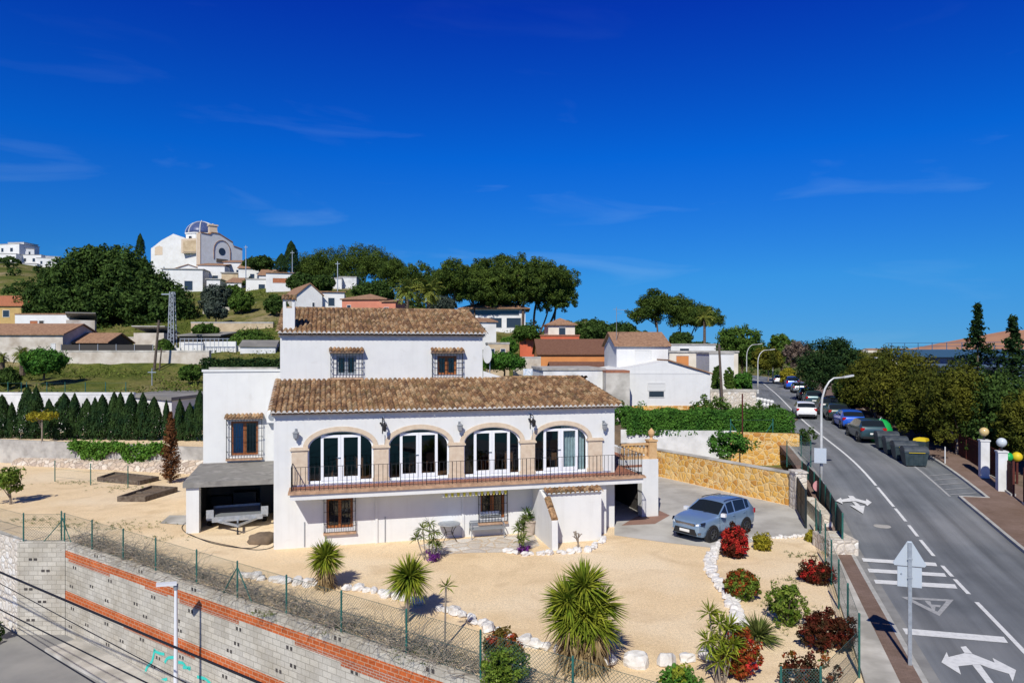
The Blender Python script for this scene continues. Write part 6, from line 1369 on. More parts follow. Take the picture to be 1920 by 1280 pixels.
house('shaded_villa', 'large house half hidden behind the tall pine trunks', 868, 985, 618, 578, 128, 10, 'hip', 'stucco_far', 'roof_far', .0, [(.08,.3,.1,.55),(.38,.62,.1,.55),(.7,.93,.1,.55),(.1,.9,.68,.9)], 2.0, .9)
house('salmon_house', 'salmon coloured house with brown roofs just above the villa roof', 640, 724, 590, 560, 98, 8, 'hip', 'salmon_wall', 'roof_far', -.1, [(.12,.2,.1,.6)], .9)
house('salmon_house', 'low salmon side wing with a balustrade beside the palms', 715, 742, 592, 566, 96, 6, 'shed', 'salmon_wall', 'roof_far', -.1, [(.2,.5,.1,.6)], .6)
house('white_house', 'white gabled house left of the salmon house', 558, 604, 590, 552, 106, 12, 'gable_side', 'stucco_far', 'roof_far', .5, [(.6,.68,.4,.6)], 1.6)
house('white_house', 'white flat wing with one window touching the salmon house', 600, 645, 590, 548, 108, 6, 'shed', 'stucco_far', 'roof_far', .2, [(.35,.6,.4,.75)], .5)
house('white_house', 'long white house with a railing on the slope below the pines', 500, 548, 560, 512, 135, 9, 'shed', 'stucco_far', 'roof_far', .25, [(.25,.8,.62,.8,'roof_red')], 1.0)
house('white_house', 'plain white house standing left of the long white house', 462, 508, 560, 524, 140, 8, 'flat', 'stucco_far', 'concrete', .1, [(.5,.75,.3,.75)], 0, .1)
house('white_house', 'white terrace house with red grille below the left pine grove', 578, 640, 540, 522, 150, 8, 'flat', 'stucco_far', 'concrete', .1, [(.2,.75,.3,.85,'roof_red')], 0, .1)
house('white_house', 'pale flat house at the right end of the left pine grove', 636, 668, 545, 520, 152, 8, 'flat', 'grime_white', 'concrete', .1, [], 0, .1)
# church on the hill
CX, CD = (352-960)/F*180, 180.0; t = thing('church', 'white church with a blue tiled dome on top of the hill', 'church', (CX, CD, 28), .0)
def cz(y): return H-(y-HY)/F*CD-28
def cx(x): return (x-352)/F*CD
mb = MB(); mb.extr([(cx(268),4,-3),(cx(385),0,-3),(cx(385),0,cz(478)),(cx(385),0,cz(450)),(cx(348),1,cz(447)),(cx(318),2,cz(436)),(cx(292),3,cz(447)),(cx(268),4,cz(462))], (0,6,0)); mb.box(cx(322),cx(385),6,18,-3,cz(450)); mb.box(cx(268),cx(292),4.2,16,-3,cz(460)); mb.build('nave_wall', M['stucco_far'], t)
f0, f1 = Vector((cx(386),-3.0,0)), Vector((cx(436),6.5,0)); fd = (f1-f0); fl = fd.length; fd /= fl; fn = Vector((-fd.y, fd.x, 0))
mb = MB(); pr = [(0,-4),(fl,-4),(fl,cz(461)),(fl*.78,cz(457)),(fl*.76,cz(450)),(fl*.42,cz(437)),(fl*.25,cz(437)),(fl*.22,cz(441)),(0,cz(440))]; mb.extr([tuple(f0+fd*s+Vector((0,0,z))) for s, z in pr], fn*2.0); mb.build('front_wall', M['stucco_far'], t)
mb = MB()
for (s0, z0), (s1, z1) in zip(pr[2:], pr[3:]): mb.bar(f0+fd*s0+Vector((0,0,z0+.08))+fn*.5, f0+fd*s1+Vector((0,0,z1+.08))+fn*.5, 1.3, .22)
mb.build('cornice', M['roof_far'], t)
mb = MB(); c_ = f0+fd*fl*.5-fn*.05; z_ = cz(470); 
for rr_, dz in ((.95,0),): mb.add([tuple(c_+fd*(rr_*math.cos(g))+Vector((0,0,z_+rr_*math.sin(g)))) for g in [math.pi*i/10 for i in range(20)]], [tuple(range(20))])
mb.build('rose_window', M['glass_far'], t)
mb = MB(); ar = [c_-fn*.02+fd*s+Vector((0,0,z)) for s, z in [(-2.3,cz(485)),(-2.3,cz(468))]+[(2.3*math.cos(math.pi-math.pi*i/8), cz(468)+2.6*math.sin(math.pi*i/8)) for i in range(1,8)]+[(2.3,cz(468)),(2.3,cz(485))]]; mb.tube(ar, .10, 4); mb.build('arch_moulding', M['roof_far'], t)
mb = MB(); slab(mb, c_-fd*1.6-fn*.03, c_+fd*1.6-fn*.03, cz(491), cz(484), -fn, .1); mb.build('door', M['wood_dark'], t)
mb = MB(); mb.extr([(cx(340),-.05,cz(474)),(cx(380),-.3,cz(474)),(cx(380),-.3,cz(446)),(cx(340),-.05,cz(448))], (0,3,0)); mb.build('stone_buttress', M['sandstone'], t); mb = MB(); mb.extr([(cx(379.5),-3.4,-4),(cx(386),-3.2,-4),(cx(386),-3.2,cz(441)),(cx(379.5),-3.4,cz(441))], (0,2.0,0)); mb.build('stone_corner', M['sandstone'], t); mb = MB(); mb.extr([(cx(277),3.55,cz(475)),(cx(294),2.95,cz(475)),(cx(294),2.95,cz(455)),(cx(277),3.55,cz(460))], (0,1,0)); mb.build('stone_buttress', M['sandstone'], t)
mb = MB(); mb.extr([(cx(344),-.12,cz(472)),(cx(376),-.32,cz(472)),(cx(376),-.32,cz(450)),(cx(344),-.12,cz(452))], (0,-.06,0)); mb.build('recessed_panel', M['beige_wall'], t)
mb = MB(); mb.lathe([(4.05,cz(450)),(4.05,cz(432)),(4.3,cz(431)),(4.3,cz(429))], (cx(349),9,0), 8); mb.build('drum', M['stucco_far'], t)
mb = MB(); r_ = 3.95; mb.lathe([(r_*math.cos(g), cz(429)+r_*math.sin(g)*.84) for g in [math.pi/2*i/8*.985 for i in range(9)]], (cx(349),9,0), 24); dm = mb.build('dome', M['dome_blue'], t, smooth=True)
mb = MB()
for k in range(8):
    a = k*math.pi/4+.3; mb.tube([(cx(349)+math.cos(a)*r_*1.01*math.cos(g), 9+math.sin(a)*r_*1.01*math.cos(g), cz(429)+.85*r_*1.01*math.sin(g)) for g in [math.pi/2*i/8 for i in range(9)]], .14, 4)
mb.cyl((cx(349),9,cz(404.5)-.5), (cx(349),9,cz(401)), .12, n=5); mb.build('dome_rib', M['mortar_white'], dm)
mb = MB()
for k in (-2.6,-1.9,-1.2): mb.obox((cx(349)+4.1*math.cos(k), 9+4.1*math.sin(k), cz(440)), (.6,.3,.9), k+math.pi/2)
mb.build('drum_window', M['glass_far'], t)
bp = f0+fd*fl*.33+fn*1.0; mb = MB(); mb.obox(bp+Vector((0,0,cz(430))), (1.9,1.2,cz(424)-cz(437)), .7); mb.obox(bp+Vector((0,0,cz(422))), (2.3,1.6,.4), .7); mb.lathe([(.9,cz(422)),(.5,cz(420)),(.1,cz(418.5))], tuple(bp), 6); mb.build('bell_gable', M['sandstone'], t)
# houses under the church
for lb, *a in [('tall white house right below the church',318,388,540,508,168,8,'gable_side'),('white flat roofed block behind the big dark tree',306,378,548,505,160,7,'flat'),('white gabled house with a dark entrance under the church front',372,420,535,498,166,9,'shed'),('long white house with a sloping roof right of the church',420,462,520,492,172,9,'shed'),('white house with a brown roof between two poles on the slope',448,486,524,503,158,8,'gable'),('narrow white house stepping down from the church terrace',388,412,556,524,152,7,'flat'),('low white house above the round green tree',426,452,548,530,146,6,'shed'),('white house half behind the dark tree by the chimney',486,516,538,516,150,8,'gable'),('small beige house in the middle of the white slope houses',508,530,524,507,156,7,'flat'),('small beige house right of the church terrace',416,445,540,512,160,6,'flat')]:
    house('white_house' if 'beige' not in lb else 'beige_house', lb, *a, wall='stucco_far' if 'beige' not in lb else 'beige_wall', roofm='roof_far' if a[-1] != 'flat' else 'concrete', rot=.15, wins=[(.55,.75,.1,.5)], rise=1.5 if a[-1] != 'flat' else 0)
house('retaining_wall', 'long pale terrace wall on the slope above the white sheds', 358, 512, 620, 606, 100, .5, 'flat', 'beige_wall', 'concrete', 0, [], 0, .02, cat='wall')
for lb, a in [('pale terrace wall under the round green tree',(380,430,588,578,116)),('pale terrace wall below the white slope houses',(440,520,578,569,122)),('broken pale wall at the foot of the big dark tree',(180,290,646,634,96)),('old beige wall left of the white sheds',(262,330,664,650,89)),('low pale wall above the meadow bushes',(392,520,702,692,74))]: house('terrace_wall', lb, *a, .5, 'flat', 'stucco_old', 'concrete_pale', 0, [], 0, .02, cat='wall')
# far left town
for i, (lb, a) in enumerate([('white flat roofed house at the top of the far left hill',(-10,40,478,458,300,10)),('white house with a stepped parapet at the skyline far left',(14,46,472,455,306,8)),('white block far left below the skyline houses',(-20,30,492,476,290,10)),('white terrace of houses far left next to the pine',(38,76,496,478,294,10)),('small white house far left above the big dark tree',(70,104,500,484,290,9)),('white long wall house lowest in the far left town',(20,66,510,494,284,8)),('white house with a beige lower wall at the left edge of the far town',(-14,22,508,490,286,8)),('pale house at the right end of the far left town',(84,110,492,481,298,8)),('white house in the middle of the far left town',(40,62,482,466,302,8))]): house('white_house', lb, *a, 'flat', 'stucco_far', 'concrete', .1*i-.2, [(.2,.3,.3,.65),(.6,.72,.3,.65)], 0, .15)
# left neighbours
house('yellow_house', 'ochre house with an orange roof at the left edge', -50, 40, 608, 573, 108, 9, 'gable', 'yellow_wall', 'roof_red', .0, [(.62,.75,.4,.75)], 1.7)
house('white_house', 'white flat roofed house with red windows left of the big dark tree', 28, 130, 618, 590, 97, 5, 'flat', 'stucco_far', 'roof_far', 0, [(.28,.42,.1,.6,'roof_red'),(.45,.53,.1,.6,'shade_cloth')], 0, .05)
house('white_house', 'grey gabled end with a red barred window', 128, 174, 622, 600, 95, 7, 'shed_front', 'stucco_old', 'roof_grey', .5, [(.3,.6,.25,.7,'roof_red')], .9, .1)
house('farmhouse', 'long low farmhouse with a weathered tile roof and whitewashed wall', -60, 116, 684, 627, 84, 8, 'gable', 'stucco_old', 'roof_far', .03, [(.88,.92,.35,.7,'shutter')], 1.3)
house('farmhouse_wing', 'tile roofed wing with a dark awning and screened terrace', 84, 200, 672, 642, 86, 6, 'gable', 'shade_cloth', 'roof_far', .02, [], 1.1)
t = thing('screen_fence', 'dark screen fence on top of the old stone wall', 'fence', P(200,662,83)); mb = MB(); mb.box((115-200)/F*83, (287-200)/F*83, 0, .05, -.4, 1.0); mb.build('screen', M['shade_cloth'], t)
for k in range(6): mb = MB(); x = ((115+34.4*k)-200)/F*83; mb.box(x-.04,x+.04,-.06,0,-.4,1.05); mb.build('post', M['iron_grey'], t)
house('old_stone_wall', 'long weathered pale stone wall above the green meadow', 112, 392, 694, 660, 82, .6, 'flat', 'stucco_old', 'concrete_pale', 0.0, [], 0, .02, cat='wall')
house('boundary_wall', 'white boundary wall behind the cypress row', -60, 250, 790, 740, 59, .3, 'flat', 'grime_white', 'grime_white', 0, [], 0, .02, cat='wall')
t = thing('low_building', 'low white building with a flat grey roof behind the cypress row', 'building', P(320,770,60)); mb = MB()
mb.extr([P(250,748,60),P(320,748,57),P(384,738,62),P(384,800,62),P(320,815,57),P(250,800,60)], (0,0,0)) if False else None
a_, b_, c_ = Vector(P(246,760,62)), Vector(P(322,760,57.5)), Vector(P(420,760,66)); q = [a_, b_, c_, c_+(a_-b_)]
mb.extr([(p.x,p.y,.8) for p in q], (0,0,3.5)); mb.build('wall', M['stucco_far'], t, True); cen = sum(q, Vector())/4; mb = MB(); mb.extr([(p.x+(p.x-cen.x)*.05,p.y+(p.y-cen.y)*.05,4.31) for p in q], (0,0,.28)); mb.build('roof', M['roof_grey'], t, True)
mb = MB(); dr_ = (c_-b_).normalized(); nn_ = Vector((dr_.y,-dr_.x,0)); 
for s0, s1 in ((.8,1.8),(2.6,4.4)): slab(mb, b_+dr_*s0+nn_*.03, b_+dr_*s1+nn_*.03, 1.6, 3.6, nn_, .1)
mb.build('window', M['blue_board'], t, True)
t = thing('white_sheds', 'white gates and low white walls beside the lattice pylon', 'shed', P(380,668,86)); mb = MB()
for x0, x1, y0, y1, dd in ((308,338,672,652,85),(336,380,670,641,85.6),(382,442,670,640,86),(440,462,672,648,86.5)): p, q = P(x0,y0,dd), P(x1,y1,dd); mb.box(p[0], q[0], dd, dd+.3, p[2]-1, q[2])
mb.build('wall', M['stucco_far'], t, True); mb = MB()
for x in range(338,432,8): p = P(x,634,84.9); mb.bar((p[0],84.9,p[2]-1.5), (p[0],84.9,p[2]), .05)
mb.bar(P(338,635,84.9), P(430,635,84.9), .06); mb.build('railing', M['galv'], t, True)
house('greenhouse', 'low net covered shed roof beside the lattice pylon', 336, 412, 645, 630, 92, 6, 'shed', 'shade_cloth', 'roof_grey', 0, [], .6, .2, cat='shed')
house('lean_to', 'grey sheet shelter roof below the big dark tree', 252, 306, 640, 624, 93, 5, 'shed_front', 'stucco_old', 'concrete', .1, [], .8, .2, cat='shed')
house('white_shed', 'grey white gabled shed left of the villa upper storey', 452, 515, 672, 650, 86, 5, 'gable', 'grime_white', 'roof_grey', .2, [], .7, .15, cat='shed')
# right mid neighbours
house('low_house', 'low white walled house with a red trim right of the white neighbour', 1255, 1384, 690, 661, 78, 8, 'flat', 'cream_wall', 'concrete', 0, [(.1,.28,.1,.8,'orange_wall'),(.45,.9,.2,.75,'wood_dark')], 0, .1)
house('white_wall_house', 'white terrace wall with plants beyond the neighbour house', 1330, 1376, 716, 664, 70, 5, 'flat', 'stucco_far', 'concrete', 0, [], 0, .05)
house('white_house', 'long white house with a shaded terrace behind the palm', 1258, 1342, 668, 647, 95, 8, 'flat', 'stucco_far', 'concrete', 0, [(.2,.4,.2,.7)], 0, .1)
house('stone_wall', 'pale dressed stone wall below the trimmed trees', 1332, 1418, 772, 734, 64, .5, 'flat', 'stone_white', 'concrete_pale', 0, [], 0, .03, cat='wall')
t = thing('white_balustrade', 'white balustrade stepping down to the road', 'balustrade', P(1420,770,66)); mb = MB()
for k in range(7): p = P(1408+6.5*k, 768+1.5*k, 66-.4*k); mb.lathe([(.16,-1.2),(.16,.3),(.1,.35),(.2,.75),(.12,1.0),(.2,1.05),(.22,1.2),(.1,1.3)], p, 8)
p, q = P(1405,754,66.2), P(1450,762,63.5); mb.bar(p, q, .3, .2); mb.build('balusters', M['stucco_far'], t, True)
for k, (px, d, h) in enumerate([(1640,700,5),(1668,720,4.5),(1700,690,5),(1735,710,4.5),(1480,500,6)]): x = (px-960)/F*d; z = H-2.5; house('white_house', ['tiny white house on the far plain left of the school','tiny pale house on the far plain','tiny white house on the far plain at the treetops','tiny house on the far plain beside the school roof','tiny white house beyond the bend of the road'][k], px-14, px+14, 660, 656, d, 10, 'gable', 'cream_wall', 'roof_far', .2, [], 1.5)
# poles, pylon, antenna, dish, laundry
def pole(label, px, d, y0, y1, r=.12, lean=0.0, mat='wood_pole', name='utility_pole'):
    p, q = Vector(P(px, y0, d)), Vector(P(px+lean, y1, d)); t = thing(name, label, 'pole', tuple(p)); mb = MB(); mb.cyl(p-Vector((0,0,1)), q, r, r*.7, 7); mb.build('shaft', M[mat], t, True)
    mb = MB(); mb.bar(q+Vector((-.4,0,-.4)), q+Vector((.4,0,-.4)), .08); mb.build('crossarm', M[mat], t, True)
pole('dark leaning wooden pole left of the lattice pylon', 286, 80, 712, 600, .17, 12); pole('short leaning prop beside the dark wooden pole', 297, 80, 695, 652, .1, 6); pole('grey pole standing at the top edge of the meadow', 285, 70, 735, 690, .06, 0, 'galv'); pole('tall wooden pole beside the trimmed trees', 1356, 63, 770, 645, .14, -8); pole('thin pole on the skyline right of the church', 461, 150, 520, 460, .12, 0, 'galv'); pole('thin pale post right of the church before the cypress', 548, 140, 505, 470, .08, 0, 'galv'); pole('slender mast between the pine groves', 633, 120, 560, 490, .1, 0, 'galv')
p0, p1 = Vector(P(323,662,87)), Vector(P(323,547,87)); t = thing('lattice_pylon', 'grey lattice pylon standing against the big dark tree', 'pylon', tuple(p0)); mb = MB(); w0 = .42; hh = (p1-p0).z
for sx1 in (-1,1):
    for sy1 in (-1,1): mb.bar(p0+Vector((sx1*w0,sy1*w0,-1)), p1+Vector((sx1*w0*.5,sy1*w0*.5,0)), .1)
for k in range(14):
    z0, z1 = hh*k/14, hh*(k+1)/14; a, b = w0*(1-.5*k/14), w0*(1-.5*(k+1)/14); s = 1 if k % 2 else -1; mb.bar(p0+Vector((-s*a,-a,z0)), p0+Vector((s*b,-b,z1)), .07); mb.bar(p0+Vector((-a,-a,z0)), p0+Vector((a,-a,z0)), .06)
mb.build('lattice', M['iron_grey'], t, True); mb = MB(); mb.bar(p1+Vector((-1.3,0,-.3)), p1+Vector((.4,0,-.3)), .12); mb.build('crossarm', M['galv'], t, True)
p = P(1156,640,66); t = thing('tv_antenna', 'thin television antenna on the white neighbour roof', 'antenna', p); mb = MB(); mb.cyl((0,0,-.5), (0,0,3.2), .025, n=4); mb.bar((-.3,0,3.0), (.9,0,2.9), .025)
for k in range(6): mb.bar((-.2+.2*k,-.25,3.0-.02*k), (-.2+.2*k,.25,3.0-.02*k), .015)
mb.bar((0,0,2.6),(.5,0,2.6),.02); mb.build('mast', M['iron_grey'], t)
p = P(917,664,70); t = thing('satellite_dish', 'white satellite dish turned sideways behind the villa', 'satellite dish', p, -.9); mb = MB(); mb.lathe([(.02,0),(.35,.04),(.68,.16),(.75,.22)], n=18); mb.v = [(x, -z, y*1.2) for x, y, z in mb.v]; mb.build('dish', M['stucco_far'], t); mb = MB(); mb.cyl((0,.1,-2), (0,.1,0), .05); mb.build('mast', M['galv'], t)
for k, (px, w_) in enumerate(((986,.5),(996,.7),(1008,.6),(1016,.45))): p = P(px,697,68); mb = MB(); mb.extr([(p[0]-w_/2,p[1],p[2]-.35),(p[0]+w_/2,p[1]+.1,p[2]-.3),(p[0]+w_/2,p[1]+.1,p[2]+.3),(p[0]-w_/2,p[1],p[2]+.3)], (0,.02,0)); tag(mb.build('laundry', M['white_cloth']), 'white blue cloth hanging on the washing line behind the villa', 'laundry', 'laundry on the washing line')
t = thing('meadow_fence', 'thin wire fence with green posts along the meadow', 'fence', P(120,735,60)); 
for px in (15,40,50,88,122,160,198,236): p = Vector(P(px,738,60.5)); mb = MB(); mb.cyl(p-Vector((0,0,.5)), p+Vector((0,0,1.0)), .035, n=5); mb.build('post', M['fence_green'], t, True)
mb = MB()
for z in (.3,.9): mb.bar(Vector(P(0,738,60.5))+Vector((0,0,z)), Vector(P(240,738,60.5))+Vector((0,0,z)), .012)
mb.build('wire', M['mesh_green'], t, True)
t = thing('hedge_fence', 'green braced fence posts in front of the long hedge', 'fence', P(1405,812,51))
for px, y0, y1 in ((1370,812,785),(1392,812,784),(1449,810,785)): mb = MB(); mb.cyl(P(px,y0+4,50.5), P(px,y1,50.5), .04, n=6); mb.build('post', M['fence_green'], t, True)
for a, b in (((1370,792),(1384,812)),((1449,792),(1436,812))): mb = MB(); mb.cyl(P(a[0],a[1],50.5), P(b[0],b[1],50.5), .03, n=5); mb.build('brace', M['fence_green'], t, True)
mb = MB(); mb.bar(P(1370,787,50.5), P(1449,787,50.5), .012); mb.build('wire', M['mesh_green'], t, True)
mb = MB(); mb.cyl(P(1392,826,48), P(1392,738,48), .05, n=6); tag(mb.build('rusty_post', M['rust_metal']), 'single rusty post standing in the long hedge', 'post')
# ---------------------------------------------------------------- trees of the hillside and the road
def T(label, px, d, yb, yt, wpx, leaf, n=300, size=.3, name='tree', cat='tree', seed=1, trunk='bark', rc=None, frac=.25, dome=False, per=40, group=None, depth=.8, lobes=None, lean=0):
    """single tree: crown between rows yt..(yb - trunk part), wpx wide at depth d"""
    x = (px-960)/F*d; zb = H-(yb-HY)/F*d; h = (yb-yt)*d/F; w = wpx*d/F/2; cz0 = h*frac; ch = (h-cz0)/2; rp = random.Random(seed); L = lobes
    if L is None:
        L = [(0,0,cz0+ch,w*.8,w*depth*.8,ch*.92)]
        for k in range(5): a = 2*math.pi*k/5+rp.uniform(-.4,.4); L.append((math.cos(a)*w*.5, math.sin(a)*w*.5*depth, cz0+ch*(1+rp.uniform(-.35,.35)), w*.5, w*.5*depth, ch*rp.uniform(.5,.68)))
    return tree(name, label, cat, (x,d,zb), h, L, leaf, trunk, max(.12, h*.022), n, rc or w*.2, per, size, seed, group, max(.3, frac+.2), (lean,0), low=-.75)
T('huge dark dense tree below the far left town', 195, 112, 640, 462, 300, 'leaf_dark', 900, .27, seed=201, frac=.02, rc=1.15, per=110, depth=.6, lobes=[(0,0,8.3,8.4,6,6.0),(-5,1,6.6,6.5,5,5.2),(5.5,0,6.0,6.6,5,5.0),(-8.5,0,4.4,4.2,4,4.2),(10.2,0,4.4,3.6,4,4.4),(0,-2,4.5,9,4,4.4),(2,0,10.8,4.5,3.5,3.8),(-3.5,0,9.8,4,3.5,3.6)])
def pine(label, px, d, yb, yt, wpx, seed, lean=0, thick=.5, group='stone pines on the slope', dens=1.0):
    rp = random.Random(seed); x = (px-960)/F*d; zb = H-(yb-HY)/F*d; h = (yb-yt)*d/F; w = wpx*d/F/2; ch = h*thick; L = []
    for k in range(7): a = rp.uniform(0,6.28); rr_ = rp.uniform(0,.62); L.append((lean+math.cos(a)*w*rr_, math.sin(a)*w*rr_, h-ch*rp.uniform(.3,.78), w*rp.uniform(.45,.66), w*rp.uniform(.45,.66), ch*rp.uniform(.26,.36)))
    L.append((lean,0,h-ch*.4,w*.62,w*.62,ch*.38))
    return tree('pine_tree', label, 'pine', (x,d,zb), h, L, 'leaf_pine', 'trunk_pine', h*.020, int(270*dens), w*.16, 60, .18, seed, group, .62, (lean,0), low=-.45, squash=.8)
for i, (px, yt, w, ln, lb) in enumerate([(862,490,90,-.8,'tall pine at the left end of the right pine grove'),(905,480,80,0,'tall pine second from the left in the right grove'),(945,472,85,.3,'tallest pine in the middle of the right grove'),(980,474,90,.8,'tall pine right of the tallest one'),(1000,482,88,1.4,'slanting pine near the right end of the grove'),(1022,496,72,2.2,'lowest leaning pine at the right end of the grove'),(925,500,80,0,'lower pine in front of the tallest one'),(975,503,88,.3,'wide low pine filling the middle of the right grove'),(1038,508,64,.9,'outermost pine at the right edge of the grove'),(885,505,84,0,'low pine filling the left half of the right grove'),(1012,520,66,2.0,'low right branch pine hanging over the red house')]): pine(lb, px, 128+(i%3)*3, 622, yt, w*1.12, 300+i, ln, .68)
for i, (px, d, yb, yt, w, lb) in enumerate([(610,165,545,466,100,'broad pine at the left of the left grove'),(655,168,545,457,110,'highest broad pine of the left grove'),(700,166,548,464,100,'broad pine right of the highest one in the left grove'),(735,162,556,484,80,'pine at the right end of the left grove'),(785,158,570,490,75,'pine standing in the gap between both groves'),(830,150,590,505,80,'pine just left of the right grove'),(575,172,540,484,60,'small pine left of the left grove')]): pine(lb, px, d, yb, yt, w*1.15, 320+i, 0, .95)
for i, (px, yt, w, ln, lb) in enumerate([(1232,541,98,-.4,'left pine of the pair standing right of the hill'),(1268,556,100,.5,'right pine of the pair standing right of the hill'),(1296,575,84,1.2,'lower pine sloping down to the palm')]): pine(lb, px, 135, 650, yt, w, 340+i, ln, .62, 'pines beyond the neighbour house')
def palm(label, px, d, yb, yt, wpx, seed, name='date_palm'):
    rng = np.random.default_rng(seed); x = (px-960)/F*d; zb = H-(yb-HY)/F*d; h = (yb-yt)*d/F; L = wpx*d/F/2; t = thing(name, label, 'palm', (x,d,zb)); V = []; zc = h-L*.55
    for k in range(46):
        a = rng.uniform(0, 6.28); e = rng.uniform(-.5, 1.35); n = 9; p = np.array([0,0,zc]); dr_ = np.array([math.cos(a)*math.cos(e), math.sin(a)*math.cos(e), math.sin(e)]); s = np.cross(dr_, [0,0,1]); s /= np.linalg.norm(s)+1e-9; Lk = L*rng.uniform(.85,1.1)
        for j in range(n):
            p2 = p+dr_*Lk/n; dr_ = dr_+np.array([0,0,-.13*(1+j*.12)]); dr_ /= np.linalg.norm(dr_)
            for sg in (-1, 1): V.append(np.array([p, p+(p2-p)*.5, p2+s*sg*Lk*.14+np.array([0,0,-Lk*.06]), p2*.3+p*.7+s*sg*Lk*.14+np.array([0,0,-Lk*.06])]))
            p = p2
    npmesh('fronds', np.concatenate(V), 4, M['leaf_palm'], t); mb = MB(); mb.cyl((0,0,-.5), (0,0,zc), .28, .22, 8); mb.build('trunk', M['bark'], t); return t
palm('date palm left of the two palms above the villa roof', 763, 88, 590, 529, 66, 351); palm('date palm right of the two palms above the villa roof', 803, 91, 588, 528, 70, 352); palm('tall palm beside the pair of pines', 1321, 128, 660, 583, 44, 353); palm('small palm beside the round bush on the meadow', 42, 72, 694, 652, 44, 354); palm('squat palm left of the small palm at the left edge', 4, 74, 694, 662, 30, 355)
for i, (px, d, yb, yt, r, lb) in enumerate([(546,150,510,452,1.1,'tall dark cypress on the skyline'),(528,152,508,476,.9,'shorter cypress left of the tall one'),(263,175,480,438,.7,'thin cypress at the left of the church')]):
    zb = H-(yb-HY)/F*d; cypress(lb, px, d, zb, (yb-yt)*d/F, r*1.6, None, 400+i)
TL = [('grey green olive tree right of the big dark tree',402,118,600,532,58,'leaf_grey'),('mid green round tree below the white houses',452,112,605,540,46,'leaf_mid'),('pale grey bush tree before the olive',404,104,602,563,46,'leaf_grey'),('dark green tree behind the villa chimney',518,108,605,552,46,'leaf_dark'),('dark tree left of the white gabled house',562,118,560,512,52,'leaf_dark'),('green tree in front of the left pine grove',600,125,560,516,60,'leaf_dark'),('green thicket between the salmon house and pines',700,120,585,530,80,'leaf_dark'),('olive bush between palms and pines',830,112,590,556,50,'leaf_grey'),('dark tree on the skyline left of the cypress pair',490,155,520,480,46,'leaf_dark'),('low dark tree on the skyline beside the church',470,160,515,484,30,'leaf_dark'),('yellow green tree on the slope below the church',436,125,575,535,40,'leaf_mid'),('broad dark fig tree beside the upper storey',945,72,704,662,80,'leaf_hedge'),('yellow green bush below the ruined wall',952,80,670,632,40,'leaf_vine'),('green bushes below the white outbuilding',985,100,640,610,50,'leaf_mid'),('dark bush mass behind the neighbour roof',1110,110,655,600,90,'leaf_dark'),('bush on the slope left of the neighbour roof',1160,120,650,606,60,'leaf_dark'),('dark bush right of the pine pair',1275,118,665,622,50,'leaf_dark'),('trimmed round tree left of the wooden pole',1343,67,766,686,17,'leaf_mid'),('trimmed round tree right of the wooden pole',1367,67,766,686,18,'leaf_mid'),('bright green bush beside the white stone wall',1394,67,735,698,36,'leaf_hedge'),('dark green tree left at the bend of the road',1392,125,720,606,90,'leaf_mid'),('tall green tree behind the second street lamp',1465,132,715,624,46,'leaf_mid'),('yellow green tree at the bend of the road',1440,120,712,650,60,'leaf_olive'),('brown bare tree at the far end of the road',1500,112,712,640,60,'leaf_bare'),('low yellow bush behind the parked van',1478,108,722,690,30,'leaf_yellow'),('large dark evergreen tree over the parked cars',1548,80,760,632,118,'leaf_cypress'),('second dark evergreen tree behind the parked cars',1596,70,775,652,90,'leaf_cypress'),('olive green tree right of the dark evergreen',1638,62,806,652,120,'leaf_olive'),('tall olive tree with hanging branches behind the bottle bank',1692,56,832,646,140,'leaf_olive'),('olive tree behind the grey containers',1735,50.5,852,688,130,'leaf_olive'),('yellow green tree with visible limbs beside the sapling',1800,46,878,676,150,'leaf_olive'),('dark tree below the left conifer',1830,51,860,690,120,'leaf_dark'),('dark shrubby tree behind the globe pillars',1880,44,890,690,140,'leaf_dark'),('yellow green bush at the right edge behind the fence',1930,41,900,720,120,'leaf_olive'),('dark tree in the gap behind the grey containers',1700,66,800,690,100,'leaf_dark'),('dark tree in the gap before the school wall',1770,60,810,705,110,'leaf_dark'),('dark tree between the evergreen and the olive trees',1600,66,790,690,70,'leaf_dark'),('round green bush on the meadow beside the palm',82,70,706,655,82,'leaf_hedge'),('dark bush at the left edge of the meadow',14,68,728,690,44,'leaf_dark'),('pale green bush at the right end of the meadow',356,70,718,682,42,'leaf_mid'),('bush beside the old stone wall below the pylon',310,84,668,636,30,'leaf_mid'),('green garden bush before the pale terrace wall',470,92,660,620,90,'leaf_mid'),('low bush left of the terrace wall gardens',385,95,628,608,50,'leaf_mid'),('bush with yellow tips before the white outbuilding',870,98,628,600,30,'leaf_mid')]
for i, (lb, px, d, yb, yt, w, lf) in enumerate(TL):
    big = w*d/F; road_ = px > 1540 and lf != 'leaf_mid'
    T(lb, px, d, yb, yt, w, lf, int(170+ (230 if w > 60 else 60)), max(.10, .0017*d), seed=500+i, frac=(.0 if 'bush' in lb else .22) if not road_ else .14, name='tree' if 'bush' not in lb else 'bush', cat='tree' if 'bush' not in lb else 'bush', rc=big*.085, per=42, trunk='bark_pale' if lf == 'leaf_olive' else 'bark')
t = thing('bare_limbs', 'pale crooked branches of the leaning tree beside the sapling', 'tree', P(1805,880,48.5)); mb = MB(); rp = random.Random(5)
for k in range(6): a = rp.uniform(-.7,1.0); mb.tube(catmull([(0,0,-.3),(.3*a,.1,1.6),(1.3*a+rp.uniform(-.4,.4),rp.uniform(-1,1),3.4),(2.3*a+rp.uniform(-.6,.6),rp.uniform(-1.2,1.2),rp.uniform(4.4,6.3))], 4), [.10-.0072*q for q in range(13)], 5)
mb.build('limbs', M['bark_pale'], t)
